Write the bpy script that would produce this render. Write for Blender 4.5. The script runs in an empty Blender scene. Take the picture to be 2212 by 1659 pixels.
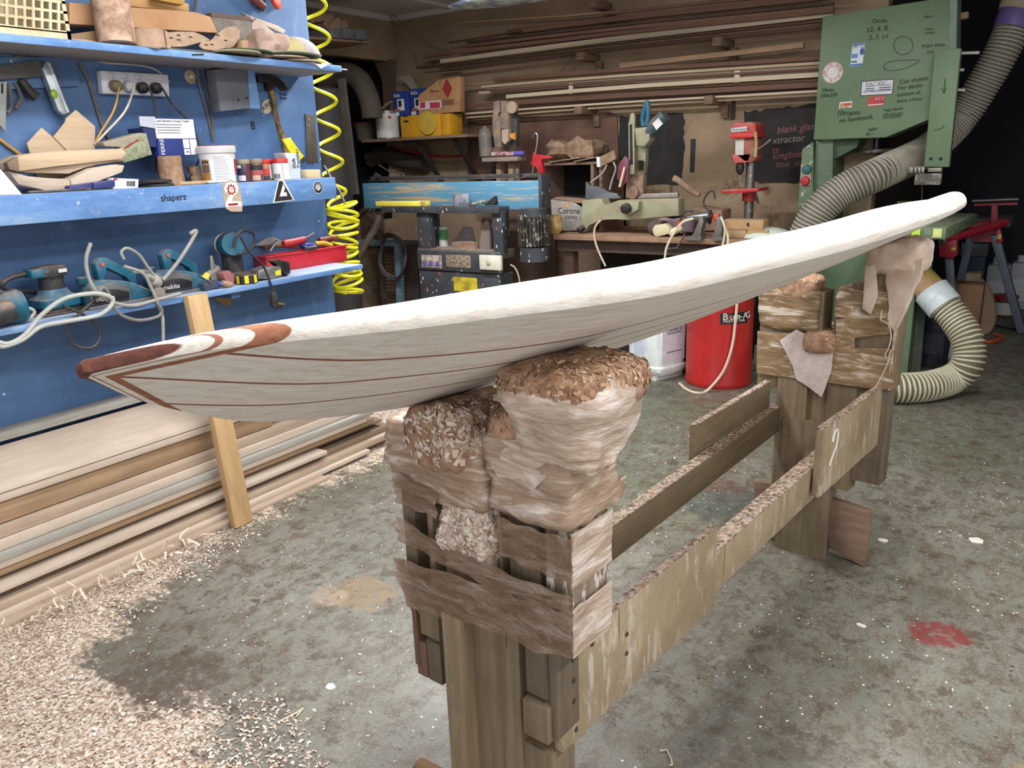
import bpy, bmesh, math, random
import numpy as np
from mathutils import Vector, Matrix, noise
random.seed(7)
SC = bpy.context.scene
COL = SC.collection
PI = math.pi

# ------------------------------------------------------------------ camera
IW, IH, FOC = 2212, 1659, 1707.0
YAW, PIT, ROL = math.radians(34.71), math.radians(16.0), math.radians(2.06)
CAM = Vector((0, 0, 1.4))
_f = Vector((-math.sin(YAW)*math.cos(PIT), math.cos(YAW)*math.cos(PIT), -math.sin(PIT)))
_r = Vector((math.cos(YAW), math.sin(YAW), 0))
_d = _f.cross(_r)
CF = _f
CR = math.cos(ROL)*_r + math.sin(ROL)*_d
CD = -math.sin(ROL)*_r + math.cos(ROL)*_d
cam_data = bpy.data.cameras.new('camera')
cam = bpy.data.objects.new('camera', cam_data)
COL.objects.link(cam)
cam_data.sensor_width = 36.0
cam_data.lens = 36.0*FOC/IW
cam_data.clip_start = 0.02
cam.matrix_world = Matrix((( CR.x, -CD.x, -CF.x, CAM.x), (CR.y, -CD.y, -CF.y, CAM.y), (CR.z, -CD.z, -CF.z, CAM.z), (0, 0, 0, 1)))
SC.camera = cam

def at(u, v, x=None, y=None, z=None, d=None):
    """the point of a wall, floor or depth plane seen at photo pixel (u, v)"""
    r = CR*((u-IW/2)/FOC) + CD*((v-IH/2)/FOC) + CF
    if d is not None: t = d
    elif x is not None: t = (x-CAM.x)/r.x
    elif y is not None: t = (y-CAM.y)/r.y
    else: t = (z-CAM.z)/r.z
    return CAM + r*t

# ------------------------------------------------------------------ materials
def lin(c):
    if isinstance(c, (int, float)): c = (c, c, c)
    return tuple(((x/255.0)/12.92 if x/255.0 <= .04045 else (((x/255.0)+.055)/1.055)**2.4) for x in c) + (1.0,)

class NT:
    def __init__(s, name):
        s.m = bpy.data.materials.new(name); s.m.use_nodes = True
        s.t = s.m.node_tree; s.n = s.t.nodes; s.l = s.t.links
        s.b = s.n['Principled BSDF']; s.out = s.n['Material Output']
        s.tc = s.n.new('ShaderNodeTexCoord')
    def link(s, a, b): s.l.new(a, b)
    def mapping(s, scale, rot=(0, 0, 0), loc=(0, 0, 0)):
        m = s.n.new('ShaderNodeMapping'); m.inputs['Scale'].default_value = scale; m.inputs['Rotation'].default_value = rot; m.inputs['Location'].default_value = loc
        s.link(s.tc.outputs['Object'], m.inputs['Vector']); return m.outputs[0]
    def noise(s, vec, scale, detail=4, rough=.55, dist=0.0):
        n = s.n.new('ShaderNodeTexNoise'); n.inputs['Scale'].default_value = scale; n.inputs['Detail'].default_value = detail
        n.inputs['Roughness'].default_value = rough; n.inputs['Distortion'].default_value = dist
        if vec is None: vec = s.tc.outputs['Object']
        s.link(vec, n.inputs['Vector']); return n.outputs['Fac']
    def vor(s, vec, scale, feat='F1', rnd=1.0):
        n = s.n.new('ShaderNodeTexVoronoi'); n.feature = feat; n.inputs['Scale'].default_value = scale; n.inputs['Randomness'].default_value = rnd
        if vec is None: vec = s.tc.outputs['Object']
        s.link(vec, n.inputs['Vector']); return n
    def ramp(s, fac, stops, interp='LINEAR'):
        r = s.n.new('ShaderNodeValToRGB'); r.color_ramp.interpolation = interp
        e = r.color_ramp.elements
        while len(e) < len(stops): e.new(0.5)
        for k, (p, c) in enumerate(stops): e[k].position = p; e[k].color = c if len(c) == 4 else (*c, 1)
        s.link(fac, r.inputs[0]); return r.outputs[0]
    def math(s, op, a, b=None, clamp=False):
        m = s.n.new('ShaderNodeMath'); m.operation = op; m.use_clamp = clamp
        for k, x in enumerate((a, b)):
            if x is None: continue
            if isinstance(x, (int, float)): m.inputs[k].default_value = x
            else: s.link(x, m.inputs[k])
        return m.outputs[0]
    def step(s, fac, a, b):
        m = s.n.new('ShaderNodeMapRange'); m.clamp = True
        s.link(fac, m.inputs['Value']); m.inputs['From Min'].default_value = a; m.inputs['From Max'].default_value = b
        return m.outputs[0]
    def mix(s, fac, a, b):
        m = s.n.new('ShaderNodeMix'); m.data_type = 'RGBA'; m.clamp_factor = True
        if isinstance(fac, (int, float)): m.inputs[0].default_value = fac
        else: s.link(fac, m.inputs[0])
        for i, x in ((6, a), (7, b)):
            if isinstance(x, tuple): m.inputs[i].default_value = x
            else: s.link(x, m.inputs[i])
        return m.outputs[2]
    def xyz(s, vec=None):
        n = s.n.new('ShaderNodeSeparateXYZ'); s.link(vec or s.tc.outputs['Object'], n.inputs[0]); return n.outputs
    def bump(s, h, strength=.3, dist=.01):
        b = s.n.new('ShaderNodeBump'); b.inputs['Strength'].default_value = strength; b.inputs['Distance'].default_value = dist
        s.link(h, b.inputs['Height']); s.link(b.outputs[0], s.b.inputs['Normal'])
    def color(s, c):
        if isinstance(c, tuple): s.b.inputs['Base Color'].default_value = c
        else: s.link(c, s.b.inputs['Base Color'])

MATS = {}
def mat(c, rough=.6, metal=0.0, c2=None, scale=14, var=.12, dust=0.0, spots=None, name=None, alpha=None, coat=0.0, trans=0.0, bump=0.0):
    """painted, moulded or metal surface: base colour with mild mottling, optional wear spots and settled dust"""
    key = ('m', c, rough, metal, c2, scale, var, dust, spots, alpha, coat, trans, bump)
    if key in MATS: return MATS[key]
    t = NT(name or 'surface'); base = lin(c)
    k = t.noise(None, scale, 5, .6)
    if c2 is None:
        dk = tuple(x*(1-var) for x in base[:3])+(1,); lt = tuple(min(1, x*(1+var)) for x in base[:3])+(1,)
        col = t.ramp(k, [(.3, dk), (.7, lt)])
    else:
        col = t.ramp(k, [(.40, base), (.62, lin(c2))])
    if spots:
        sc, amt, sp = spots
        k2 = t.noise(None, sc, 6, .7)
        col = t.mix(t.step(k2, 1-amt, 1-amt+.03), col, lin(sp))
    if dust:
        g = t.n.new('ShaderNodeNewGeometry'); up = t.xyz(g.outputs['Normal'])[2]
        k3 = t.noise(None, 23, 4, .6)
        f = t.math('MULTIPLY', t.step(up, .15, .9), t.step(k3, .25, .6))
        f = t.math('ADD', t.math('MULTIPLY', f, dust), t.math('MULTIPLY', t.step(k3, .52, .75), dust*.45), True)
        col = t.mix(f, col, lin((178, 152, 130)))
    t.color(col); t.b.inputs['Roughness'].default_value = rough; t.b.inputs['Metallic'].default_value = metal
    if coat: t.b.inputs['Coat Weight'].default_value = coat
    if trans: t.b.inputs['Transmission Weight'].default_value = trans
    if alpha is not None: t.b.inputs['Alpha'].default_value = alpha
    if bump: t.bump(t.noise(None, scale*4, 4), bump, .004)
    MATS[key] = t.m; return t.m

def wood(c, c2, axis='y', grain=1.0, rough=.7, dirt=0.0, dirtc=(120, 105, 88), seed=0.0, bump=.15, paint=None):
    """timber with grain along an axis"""
    key = ('w', c, c2, axis, grain, rough, dirt, dirtc, seed, paint)
    if key in MATS: return MATS[key]
    t = NT('timber')
    sc = {'x': (1.2, 26, 26), 'y': (26, 1.2, 26), 'z': (26, 26, 1.2)}[axis]
    vec = t.mapping(tuple(v*grain for v in sc), loc=(seed, seed*1.7, seed*.6))
    k = t.noise(vec, 2.2, 6, .6, .6)
    fine = t.noise(t.mapping(tuple(v*grain*5 for v in sc), loc=(seed, 0, 0)), 2.0, 3, .6)
    col = t.ramp(k, [(.3, lin(c)), (.7, lin(c2))])
    col = t.mix(t.math('MULTIPLY', t.step(fine, .5, .8), .35), col, tuple(x*.45 for x in lin(c2)[:3])+(1,))
    if dirt:
        d = t.noise(None, 6, 6, .65)
        col = t.mix(t.math('MULTIPLY', t.step(d, .42, .68), dirt), col, lin(dirtc))
    if paint:
        pc, amt = paint
        d = t.noise(t.mapping((30, 30, 9)), 1.6, 7, .75)
        col = t.mix(t.step(d, 1-amt, 1-amt+.04), col, lin(pc))
    t.color(col); t.b.inputs['Roughness'].default_value = rough
    if bump: t.bump(fine, bump, .003)
    MATS[key] = t.m; return t.m

# ------------------------------------------------------------------ mesh building
class MB:
    def __init__(s): s.bm = bmesh.new()
    def poly(s, vs, fs):
        b = [s.bm.verts.new(v) for v in vs]
        for f in fs:
            try: s.bm.faces.new([b[i] for i in f])
            except ValueError: pass
        return b
    def box(s, c, size, rot=None, bev=0.0):
        hx, hy, hz = size[0]/2, size[1]/2, size[2]/2
        vs = [Vector((x*hx, y*hy, z*hz)) for x in (-1, 1) for y in (-1, 1) for z in (-1, 1)]
        if rot is not None: vs = [rot @ v for v in vs]
        c = Vector(c); b = s.poly([v+c for v in vs], [(0, 1, 3, 2), (4, 6, 7, 5), (0, 4, 5, 1), (2, 3, 7, 6), (0, 2, 6, 4), (1, 5, 7, 3)])
        if bev: s._bev(b, bev)
        return s
    def _bev(s, verts, bev, seg=2):
        es = set(e for v in verts for e in v.link_edges)
        bmesh.ops.bevel(s.bm, geom=list(es), offset=bev, segments=seg, affect='EDGES', profile=.5)
    def bb(s, a, b, bev=0.0):
        a, b = Vector(a), Vector(b)
        return s.box((a+b)/2, [abs(q) for q in (b-a)], bev=bev)
    def bar(s, p, q, w, h, up=(0, 0, 1), bev=0.0):
        """rectangular bar from p to q; w across, h along up"""
        p, q = Vector(p), Vector(q); a = (q-p).normalized(); up = Vector(up)
        if abs(a.dot(up)) > .98: up = Vector((0, 1, 0)) if abs(a.y) < .9 else Vector((1, 0, 0))
        x = a.cross(up).normalized(); z = x.cross(a)
        return s.box((p+q)/2, (w, (q-p).length, h), Matrix((x, a, z)).transposed(), bev)
    def prism(s, pts, n, bev=0.0):
        """polygon pts (ordered, 3D) extruded by vector n"""
        n = Vector(n); k = len(pts); pts = [Vector(p) for p in pts]
        b = s.poly(pts+[p+n for p in pts], [tuple(range(k)), tuple(range(2*k-1, k-1, -1))]+[(i, (i+1) % k, k+(i+1) % k, k+i) for i in range(k)])
        if bev: s._bev(b, bev)
        return s
    def tube(s, pts, r, seg=8, caps=True, radii=None):
        pts = [Vector(p) for p in pts]; n = len(pts); rings = []
        t0 = (pts[1]-pts[0]).normalized(); ref = Vector((0, 0, 1)) if abs(t0.z) < .9 else Vector((1, 0, 0))
        x = t0.cross(ref).normalized()
        for i, p in enumerate(pts):
            t = (pts[min(i+1, n-1)]-pts[max(i-1, 0)])
            t = t.normalized() if t.length > 1e-9 else t0
            x = (x-t*x.dot(t)); x = x.normalized() if x.length > 1e-6 else t.orthogonal().normalized()
            y = t.cross(x); rr = radii[i] if radii else r
            rings.append([s.bm.verts.new(p+(x*math.cos(a)+y*math.sin(a))*rr) for a in [2*PI*k/seg for k in range(seg)]])
        for i in range(n-1):
            for k in range(seg):
                s.bm.faces.new((rings[i][k], rings[i][(k+1) % seg], rings[i+1][(k+1) % seg], rings[i+1][k]))
        if caps:
            s.bm.faces.new(rings[0][::-1]); s.bm.faces.new(rings[-1])
        return s
    def cyl(s, p, q, r, r2=None, seg=20):
        return s.tube([p, q], r, seg, radii=[r, r if r2 is None else r2])
    def lathe(s, prof, o, ax=(0, 0, 1), seg=28, closed=True):
        """prof: list of (radius, height along ax)"""
        o = Vector(o); ax = Vector(ax).normalized(); x = ax.orthogonal().normalized(); y = ax.cross(x); rings = []
        for r, h in prof:
            rings.append([s.bm.verts.new(o+ax*h+(x*math.cos(2*PI*k/seg)+y*math.sin(2*PI*k/seg))*max(r, 1e-4)) for k in range(seg)])
        for i in range(len(rings)-1):
            for k in range(seg): s.bm.faces.new((rings[i][k], rings[i][(k+1) % seg], rings[i+1][(k+1) % seg], rings[i+1][k]))
        if closed:
            s.bm.faces.new(rings[0][::-1]); s.bm.faces.new(rings[-1])
        return s
    def loft(s, rings, caps=True):
        R = [[s.bm.verts.new(v) for v in ring] for ring in rings]; k = len(R[0])
        for i in range(len(R)-1):
            for j in range(k): s.bm.faces.new((R[i][j], R[i][(j+1) % k], R[i+1][(j+1) % k], R[i+1][j]))
        if caps: s.bm.faces.new(R[0][::-1]); s.bm.faces.new(R[-1])
        return s
    def ball(s, c, r, scale=(1, 1, 1), rot=None, seg=18, rings=12):
        m = Matrix.Translation(Vector(c)) @ (rot.to_4x4() if rot is not None else Matrix()) @ Matrix.Diagonal((*[r*q for q in scale], 1))
        bmesh.ops.create_uvsphere(s.bm, u_segments=seg, v_segments=rings, radius=1, matrix=m); return s
    def lumpy(s, amt, sc, seed=0.0, aniso=(1, 1, 1)):
        s.bm.normal_update()
        mv = {}
        for v in s.bm.verts:
            q = Vector((v.co.x*aniso[0], v.co.y*aniso[1], v.co.z*aniso[2]))*sc+Vector((seed, seed*2, 0))
            mv[v] = v.normal*amt*(noise.fractal(q, 1.0, 2.0, 4))
        for v, o in mv.items(): v.co += o
        return s
    def subdiv(s, cuts=3):
        bmesh.ops.subdivide_edges(s.bm, edges=s.bm.edges[:], cuts=cuts, use_grid_fill=True); return s
    def smooth(s, n=2):
        for _ in range(n): bmesh.ops.smooth_vert(s.bm, verts=s.bm.verts[:], factor=.5, use_axis_x=True, use_axis_y=True, use_axis_z=True)
        return s

def origin(o):
    p = Vector((0, 0, 0))
    while o is not None: p += o.location; o = o.parent
    return p

def link(name, mb, m, parent=None, ang=35, smooth=True, kind=None):
    me = bpy.data.meshes.new(name)
    bmesh.ops.recalc_face_normals(mb.bm, faces=mb.bm.faces[:])
    o = bpy.data.objects.new(name, me); COL.objects.link(o)
    if parent is not None:
        o.parent = parent; off = origin(parent)
        for v in mb.bm.verts: v.co -= off
    else:
        vs = mb.bm.verts
        if len(vs):
            c = Vector((sum(v.co.x for v in vs)/len(vs), sum(v.co.y for v in vs)/len(vs), min(v.co.z for v in vs)))
            for v in vs: v.co -= c
            o.location = c
    mb.bm.to_mesh(me); mb.bm.free()
    if smooth:
        me.polygons.foreach_set('use_smooth', [True]*len(me.polygons))
        me.set_sharp_from_angle(angle=math.radians(ang))
    if m is not None: me.materials.append(m)
    if kind: o['kind'] = kind
    return o
def tag(o, label=None, cat=None, group=None, kind=None):
    if label: o['label'] = label
    if cat: o['category'] = cat
    if group: o['group'] = group
    if kind: o['kind'] = kind
    return o
def thing(name, loc, label, cat, group=None):
    o = bpy.data.objects.new(name, None); COL.objects.link(o); o.location = Vector(loc); o.empty_display_size = .05
    return tag(o, label, cat, group)
def one(name, mb, m, label, cat, group=None, **k): return tag(link(name, mb, m, **k), label, cat, group)
def struct(name, mb, m, **k): return link(name, mb, m, kind='structure', **k)

def px(pts, **k): return [at(u, v, **k) for u, v in pts]
def slab(mb, pts, th, bev=0.0, **k):
    """polygon seen at those photo pixels on a wall-parallel plane, given a thickness away from the viewer"""
    n = Vector((-th, 0, 0)) if 'x' in k else Vector((0, th, 0)) if 'y' in k else Vector((0, 0, -th))
    return mb.prism(px(pts, **k), n, bev)
def pbox(mb, u0, v0, u1, v1, depth, bev=0.0, **k):
    """axis-aligned box whose front face spans the pixels; depth goes away from the viewer"""
    a, b = at(u0, v0, **k), at(u1, v1, **k)
    if 'y' in k: b = b+Vector((0, depth, 0))
    else: b = b+Vector((-depth, 0, 0))
    return mb.bb(a, b, bev)
def curve(pts, n=6):
    """Catmull-Rom through points"""
    pts = [Vector(p) for p in pts]; P = [pts[0]*2-pts[1]]+pts+[pts[-1]*2-pts[-2]]; out = []
    for i in range(1, len(P)-2):
        for k in range(n):
            t = k/n; a, b, c, d = P[i-1:i+3]
            out.append(.5*((2*b)+(c-a)*t+(2*a-5*b+4*c-d)*t*t+(3*b-a-3*c+d)*t**3))
    return out+[pts[-1]]
def lettering(name, s, o, size, xd, yd, m, parent, depth=.0006, font_shear=0.0, center=False):
    """raised lettering on a surface; o = left end of the baseline"""
    cu = bpy.data.curves.new(name, 'FONT'); cu.body = s; cu.size = size; cu.extrude = depth; cu.shear = font_shear; cu.resolution_u = 3
    if center: cu.align_x = 'CENTER'; cu.align_y = 'CENTER'
    tmp = bpy.data.objects.new(name, cu); COL.objects.link(tmp)
    me = bpy.data.meshes.new_from_object(tmp); COL.objects.unlink(tmp); bpy.data.objects.remove(tmp)
    x = Vector(xd).normalized(); y = Vector(yd); y = (y-x*y.dot(x)).normalized(); z = x.cross(y)
    ob = bpy.data.objects.new(name, me); COL.objects.link(ob); ob.parent = parent
    me.transform(Matrix((( x.x, y.x, z.x, 0), (x.y, y.y, z.y, 0), (x.z, y.z, z.z, 0), (0, 0, 0, 1))))
    me.transform(Matrix.Translation(Vector(o)-origin(parent)))
    me.materials.clear(); me.materials.append(m)
    return ob

# common finishes
BLUE = None
BLACK = mat((28, 28, 30), .5, dust=.25)
RUBBER = mat((34, 34, 36), .75)
STEEL = mat((150, 150, 152), .35, .9, var=.1)
DSTEEL = mat((90, 88, 86), .45, .8, dust=.3)
WHITEP = mat((215, 215, 215), .5)
INK = mat((25, 25, 35), .8)
INKG = mat((38, 52, 44), .8)
# ================================================================== SETTING
def floor_mat():
    t = NT('workshop concrete'); N = t.noise
    g = t.tc.outputs['Object']; X = t.xyz()
    base = t.ramp(N(g, 1.1, 5, .6), [(.3, lin((94, 93, 82))), (.5, lin((115, 113, 102))), (.72, lin((134, 131, 121)))])
    green = t.step(N(g, .9, 3, .5), .45, .6)
    fargreen = t.math('MULTIPLY', green, t.step(X[1], 1.6, 3.6))
    base = t.mix(t.math('MULTIPLY', fargreen, .8), base, lin((92, 102, 80)))
    str_ = t.mapping((2.2, 1.4, 1), rot=(0, 0, .5))
    brown = t.math('MULTIPLY', t.step(N(str_, 8.5, 10, .78, .4), .475, .57), .68)
    base = t.mix(brown, base, lin((90, 76, 60)))
    brown2 = t.math('MULTIPLY', t.step(N(g, 13, 8, .75), .525, .60), .78)
    base = t.mix(brown2, base, lin((74, 62, 48)))
    grit = N(g, 130, 3, .7); base = t.mix(t.math('MULTIPLY', t.step(grit, .54, .66), .35), base, lin((160, 158, 150))); base = t.mix(t.math('MULTIPLY', t.step(N(t.mapping((1, 1, 1), loc=(4, 4, 0)), 95, 4, .75), .55, .66), .55), base, lin((66, 58, 48)))
    fine = t.math('MULTIPLY', t.step(N(t.mapping((1.5, 1, 1), rot=(0, 0, .9), loc=(2, 6, 0)), 24, 8, .8), .56, .63), .6); base = t.mix(fine, base, lin((84, 66, 50)))
    dark = t.math('MULTIPLY', t.step(N(g, 1.7, 6, .65, .3), .60, .74), .5)
    base = t.mix(dark, base, lin((78, 74, 66)))
    pale = t.step(N(t.mapping((1, 1, 1), loc=(7, 3, 0)), 3.4, 9, .75), .60, .66)
    base = t.mix(t.math('MULTIPLY', pale, .45), base, lin((150, 150, 146)))
    ochre = t.step(N(t.mapping((1, 1, 1), loc=(1, 9, 0)), 6.0, 5, .6), .70, .73)
    base = t.mix(t.math('MULTIPLY', ochre, .45), base, lin((150, 122, 70)))
    def blot(c, x, y, r, amt=.8, ax=1.0, ay=1.0):
        nonlocal base
        dx = t.math('MULTIPLY', t.math('SUBTRACT', X[0], x), 1/ax); dy = t.math('MULTIPLY', t.math('SUBTRACT', X[1], y), 1/ay)
        d = t.math('SQRT', t.math('ADD', t.math('MULTIPLY', dx, dx), t.math('MULTIPLY', dy, dy)))
        d = t.math('ADD', d, t.math('MULTIPLY', t.math('SUBTRACT', N(g, 14, 7, .7), .5), r*1.6))
        base = t.mix(t.math('MULTIPLY', t.math('MULTIPLY', t.step(d, r, r*.8), amt), t.step(N(g, 30, 8, .8), .40, .50)), base, lin(c))
    blot((140, 118, 84), -1.79, 1.66, .11, .75, 1.3, 1)
    blot((164, 146, 126), -1.88, 1.58, .07, .6)
    blot((118, 40, 42), -.14, 2.37, .075, .85, 1.2, 1)
    blot((82, 70, 58), -1.93, 1.0, .17, .8, 1, 1.1)
    blot((50, 52, 54), -1.95, 4.3, .18, .5); blot((46, 60, 62), -.95, 2.95, .22, .55); blot((96, 60, 52), -1.15, 3.1, .10, .45, 2, 1)
    blot((60, 58, 54), -.45, 1.55, .15, .4, 1, 2)
    # trodden sawdust that drifts out from the timber stack
    edge = t.math('ADD', t.math('MULTIPLY', t.math('SUBTRACT', N(t.mapping((1.4, 3.2, 1), rot=(0, 0, .5)), 2.6, 7, .66), .5), .62), t.math('MULTIPLY', t.math('SUBTRACT', N(g, 40, 3), .5), .25))
    d1 = t.math('ADD', t.math('ADD', X[0], t.math('MULTIPLY', X[1], .40)), 1.90)   # < 0 deep in the sawdust
    d2 = t.math('MAXIMUM', t.math('SUBTRACT', X[1], .94), t.math('ADD', X[0], 1.40))
    d3 = t.math('ADD', X[0], 2.62)
    dd = t.math('MINIMUM', t.math('MINIMUM', d1, d2), d3)
    # an open run where the floor shows
    saw = t.step(t.math('ADD', dd, edge), .03, -.04)
    sawc = t.ramp(t.vor(None, 120).outputs['Color'], [(.2, lin((140, 118, 100))), (.5, lin((186, 166, 148))), (.8, lin((218, 206, 192)))])
    base = t.mix(t.math('MULTIPLY', saw, .92), base, sawc)
    # specks
    sp = t.vor(None, 34); f = t.math('MULTIPLY', t.step(sp.outputs['Distance'], .13, .09), t.step(N(g, 6, 2), .5, .56))
    base = t.mix(f, base, lin((214, 210, 202)))
    sp2 = t.vor(t.mapping((1, 1, 1), loc=(3, 5, 0)), 22); f2 = t.math('MULTIPLY', t.step(sp2.outputs['Distance'], .15, .10), t.step(N(g, 4, 2), .52, .58))
    base = t.mix(t.math('MULTIPLY', f2, .8), base, lin((62, 56, 50)))
    t.color(base)
    t.link(t.ramp(N(g, 3, 4), [(.3, (.32,)*3+(1,)), (.7, (.6,)*3+(1,))]), t.b.inputs['Roughness'])
    t.bump(N(g, 60, 6, .7), .25, .003)
    return t.m

m = MB(); m.bb((-6.2, -3, -.1), (2.2, 8.6, 0)); FLO = struct('floor', m, floor_mat(), smooth=False)
FLO.location = (0, 0, 0)
for v in FLO.data.vertices: v.co = Vector((v.co.x, v.co.y, v.co.z))
# keep the floor's texture in room coordinates
off = Vector((-2.0, 2.8, 0))
me = FLO.data; cx_ = sum(v.co.x for v in me.vertices)/8; cy_ = sum(v.co.y for v in me.vertices)/8
for v in me.vertices: v.co += Vector((-2.0-cx_, 2.8-cy_, -max(w.co.z for w in me.vertices) if False else 0))
zt = max(v.co.z for v in me.vertices)
for v in me.vertices: v.co.z -= zt

def blue_ply():
    t = NT('blue painted plywood'); g = t.tc.outputs['Object']
    c = t.ramp(t.noise(g, 1.6, 6, .65), [(.32, lin((56, 84, 124))), (.55, lin((74, 107, 150))), (.75, lin((104, 136, 176)))])
    w = t.step(t.noise(t.mapping((1.5, 3.5, 1.2)), 2.4, 8, .7), .60, .74)
    c = t.mix(t.math('MULTIPLY', w, .5), c, lin((140, 160, 178)))
    d = t.step(t.noise(t.mapping((1, 1, 1), loc=(5, 2, 1)), 5, 8, .75), .64, .70)
    c = t.mix(t.math('MULTIPLY', d, .5), c, lin((52, 62, 78)))
    sp = t.vor(None, 17); f = t.step(sp.outputs['Distance'], .085, .06)
    f = t.math('MULTIPLY', f, t.step(t.noise(g, 3, 2), .54, .6))
    c = t.mix(f, c, lin((190, 205, 220)))
    t.color(c); t.b.inputs['Roughness'].default_value = .55; return t.m
BLUE = blue_ply()
def blue_edge():
    t = NT('dusty blue shelf paint'); g = t.tc.outputs['Object']
    c = t.ramp(t.noise(t.mapping((2, 1, 3)), 5, 7, .7), [(.35, lin((80, 118, 172))), (.55, lin((106, 146, 196))), (.72, lin((146, 172, 200)))])
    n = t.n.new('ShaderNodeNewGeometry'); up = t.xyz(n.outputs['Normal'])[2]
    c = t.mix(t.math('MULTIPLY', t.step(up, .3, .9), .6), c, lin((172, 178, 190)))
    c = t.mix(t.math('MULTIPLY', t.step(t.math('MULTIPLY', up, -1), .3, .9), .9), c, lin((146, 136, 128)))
    c = t.mix(t.math('MULTIPLY', t.step(t.noise(g, 30, 6, .7), .62, .68), .6), c, lin((214, 206, 196)))
    t.color(c); t.b.inputs['Roughness'].default_value = .6; return t.m
BLUE2 = blue_edge()

def render_mat():
    t = NT('dusty rendered wall'); g = t.tc.outputs['Object']; X = t.xyz()
    c = t.ramp(t.noise(g, 1.4, 6, .65), [(.3, lin((128, 108, 88))), (.55, lin((160, 138, 112))), (.78, lin((182, 162, 134)))])
    mort = t.n.new('ShaderNodeTexBrick'); mort.inputs['Scale'].default_value = 1.0
    st = t.math('MULTIPLY', t.step(t.noise(t.mapping((1, 1, 1), loc=(2, 4, 1)), 3.4, 8, .72), .54, .64), .7)
    low = t.step(X[2], 1.75, 1.05)
    c = t.mix(t.math('MULTIPLY', st, t.math('ADD', low, .2, True)), c, lin((92, 62, 42)))
    pal = t.math('MULTIPLY', t.step(t.noise(t.mapping((1, 1, 1), loc=(8, 1, 3)), 5, 9, .75), .56, .62), t.math('MULTIPLY', low, .7))
    c = t.mix(pal, c, lin((168, 158, 134)))
    t.color(c); t.b.inputs['Roughness'].default_value = .9; t.bump(t.noise(g, 40, 6, .7), .4, .006); return t.m
RENDER = render_mat()
YB = 5.6
def fix_world(o):
    """move a mesh's origin to the room origin so that its texture uses room coordinates"""
    l = o.location.copy(); o.data.transform(Matrix.Translation(l)); o.location = (0, 0, 0); return o
m = MB(); m.bb((-5.0, YB, 0), (-1.02, YB+.12, 2.6)); WB = fix_world(struct('wall_back', m, RENDER, smooth=False))
m = MB(); m.bb((-3.04, -2.6, 0), (-3.0, 2.775, 2.6)); fix_world(struct('wall_left', m, BLUE, smooth=False))
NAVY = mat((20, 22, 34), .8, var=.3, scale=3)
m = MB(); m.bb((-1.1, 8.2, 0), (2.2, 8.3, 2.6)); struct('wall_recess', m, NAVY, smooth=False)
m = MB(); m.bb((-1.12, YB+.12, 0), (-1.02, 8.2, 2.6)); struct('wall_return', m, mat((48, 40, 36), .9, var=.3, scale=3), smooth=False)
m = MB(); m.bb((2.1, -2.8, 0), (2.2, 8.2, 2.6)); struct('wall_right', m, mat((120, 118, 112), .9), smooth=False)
# corner wall beyond the blue partition with a ragged black opening
m = MB(); m.bb((-5.1, 2.4, 2.24), (-5.0, YB+.12, 2.6)); m.bb((-5.1, 2.4, 0), (-5.0, 4.2, 2.24)); m.bb((-5.1, 5.52, 0), (-5.0, YB+.12, 2.24)); m.bb((-5.1, 4.2, 0), (-5.0, 5.52, .9))
fix_world(struct('wall_corner', m, RENDER, smooth=False))
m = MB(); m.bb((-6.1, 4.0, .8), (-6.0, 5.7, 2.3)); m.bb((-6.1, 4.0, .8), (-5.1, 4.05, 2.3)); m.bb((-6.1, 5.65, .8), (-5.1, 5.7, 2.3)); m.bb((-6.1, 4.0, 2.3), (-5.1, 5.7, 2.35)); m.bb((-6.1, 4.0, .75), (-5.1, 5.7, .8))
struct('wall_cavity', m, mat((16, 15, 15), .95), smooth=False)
m = MB(); m.bb((-6.2, 2.30, 0), (-3.04, 2.40, 2.6)); struct('wall_alcove', m, mat((70, 62, 54), .9), smooth=False)
CEIL = mat((196, 190, 186), .9, var=.06, scale=3)
m = MB(); m.bb((-6.2, -3, 2.6), (2.2, 8.3, 2.7)); struct('ceiling', m, CEIL, smooth=False)
for k, (a, b) in enumerate((((-5.0, YB-.05, 2.555), (-1.0, YB, 2.6)), ((-5.0, 2.8, 2.555), (-4.95, YB, 2.6)), ((-4.35, 3.2, 2.575), (-4.29, YB, 2.6)), ((-4.3, 4.72, 2.575), (0.2, 4.78, 2.6)))):
    m = MB(); m.bb(a, b, .004); struct('trim_%d' % (k+1), m, CEIL, smooth=False)

# ------------------------------------------------------------------ light
def area(name, loc, rot, sx, sy, power, col=(1, 1, 1)):
    l = bpy.data.lights.new(name, 'AREA'); l.shape = 'RECTANGLE'; l.size = sx; l.size_y = sy; l.energy = power; l.color = col
    o = bpy.data.objects.new(name, l); COL.objects.link(o); o.location = loc; o.rotation_euler = rot; return o
TUBE = NT('lit tube'); TUBE.b.inputs['Emission Color'].default_value = (1, .98, .95, 1); TUBE.b.inputs['Emission Strength'].default_value = 4; TUBE = TUBE.m
def fixture(x, y, ang, label, power, L=1.5):
    o = thing('ceiling_light', (x, y, 2.6), label, 'light')
    a = Vector((math.cos(ang), math.sin(ang), 0)); b = Vector((-a.y, a.x, 0)); c = Vector((x, y, 2.56))
    m = MB(); m.bar(c-a*L/2, c+a*L/2, .14, .07); link('housing', m, WHITEP, o)
    for s in (-1, 1):
        m = MB(); m.tube([c-a*(L/2-.03)+b*.035*s+Vector((0, 0, -.06)), c+a*(L/2-.03)+b*.035*s+Vector((0, 0, -.06))], .014, 10); link('tube', m, TUBE, o)
    area('tube_light', (x, y, 2.47), (0, 0, ang), L, .18, power, (.98, .985, 1))
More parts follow.
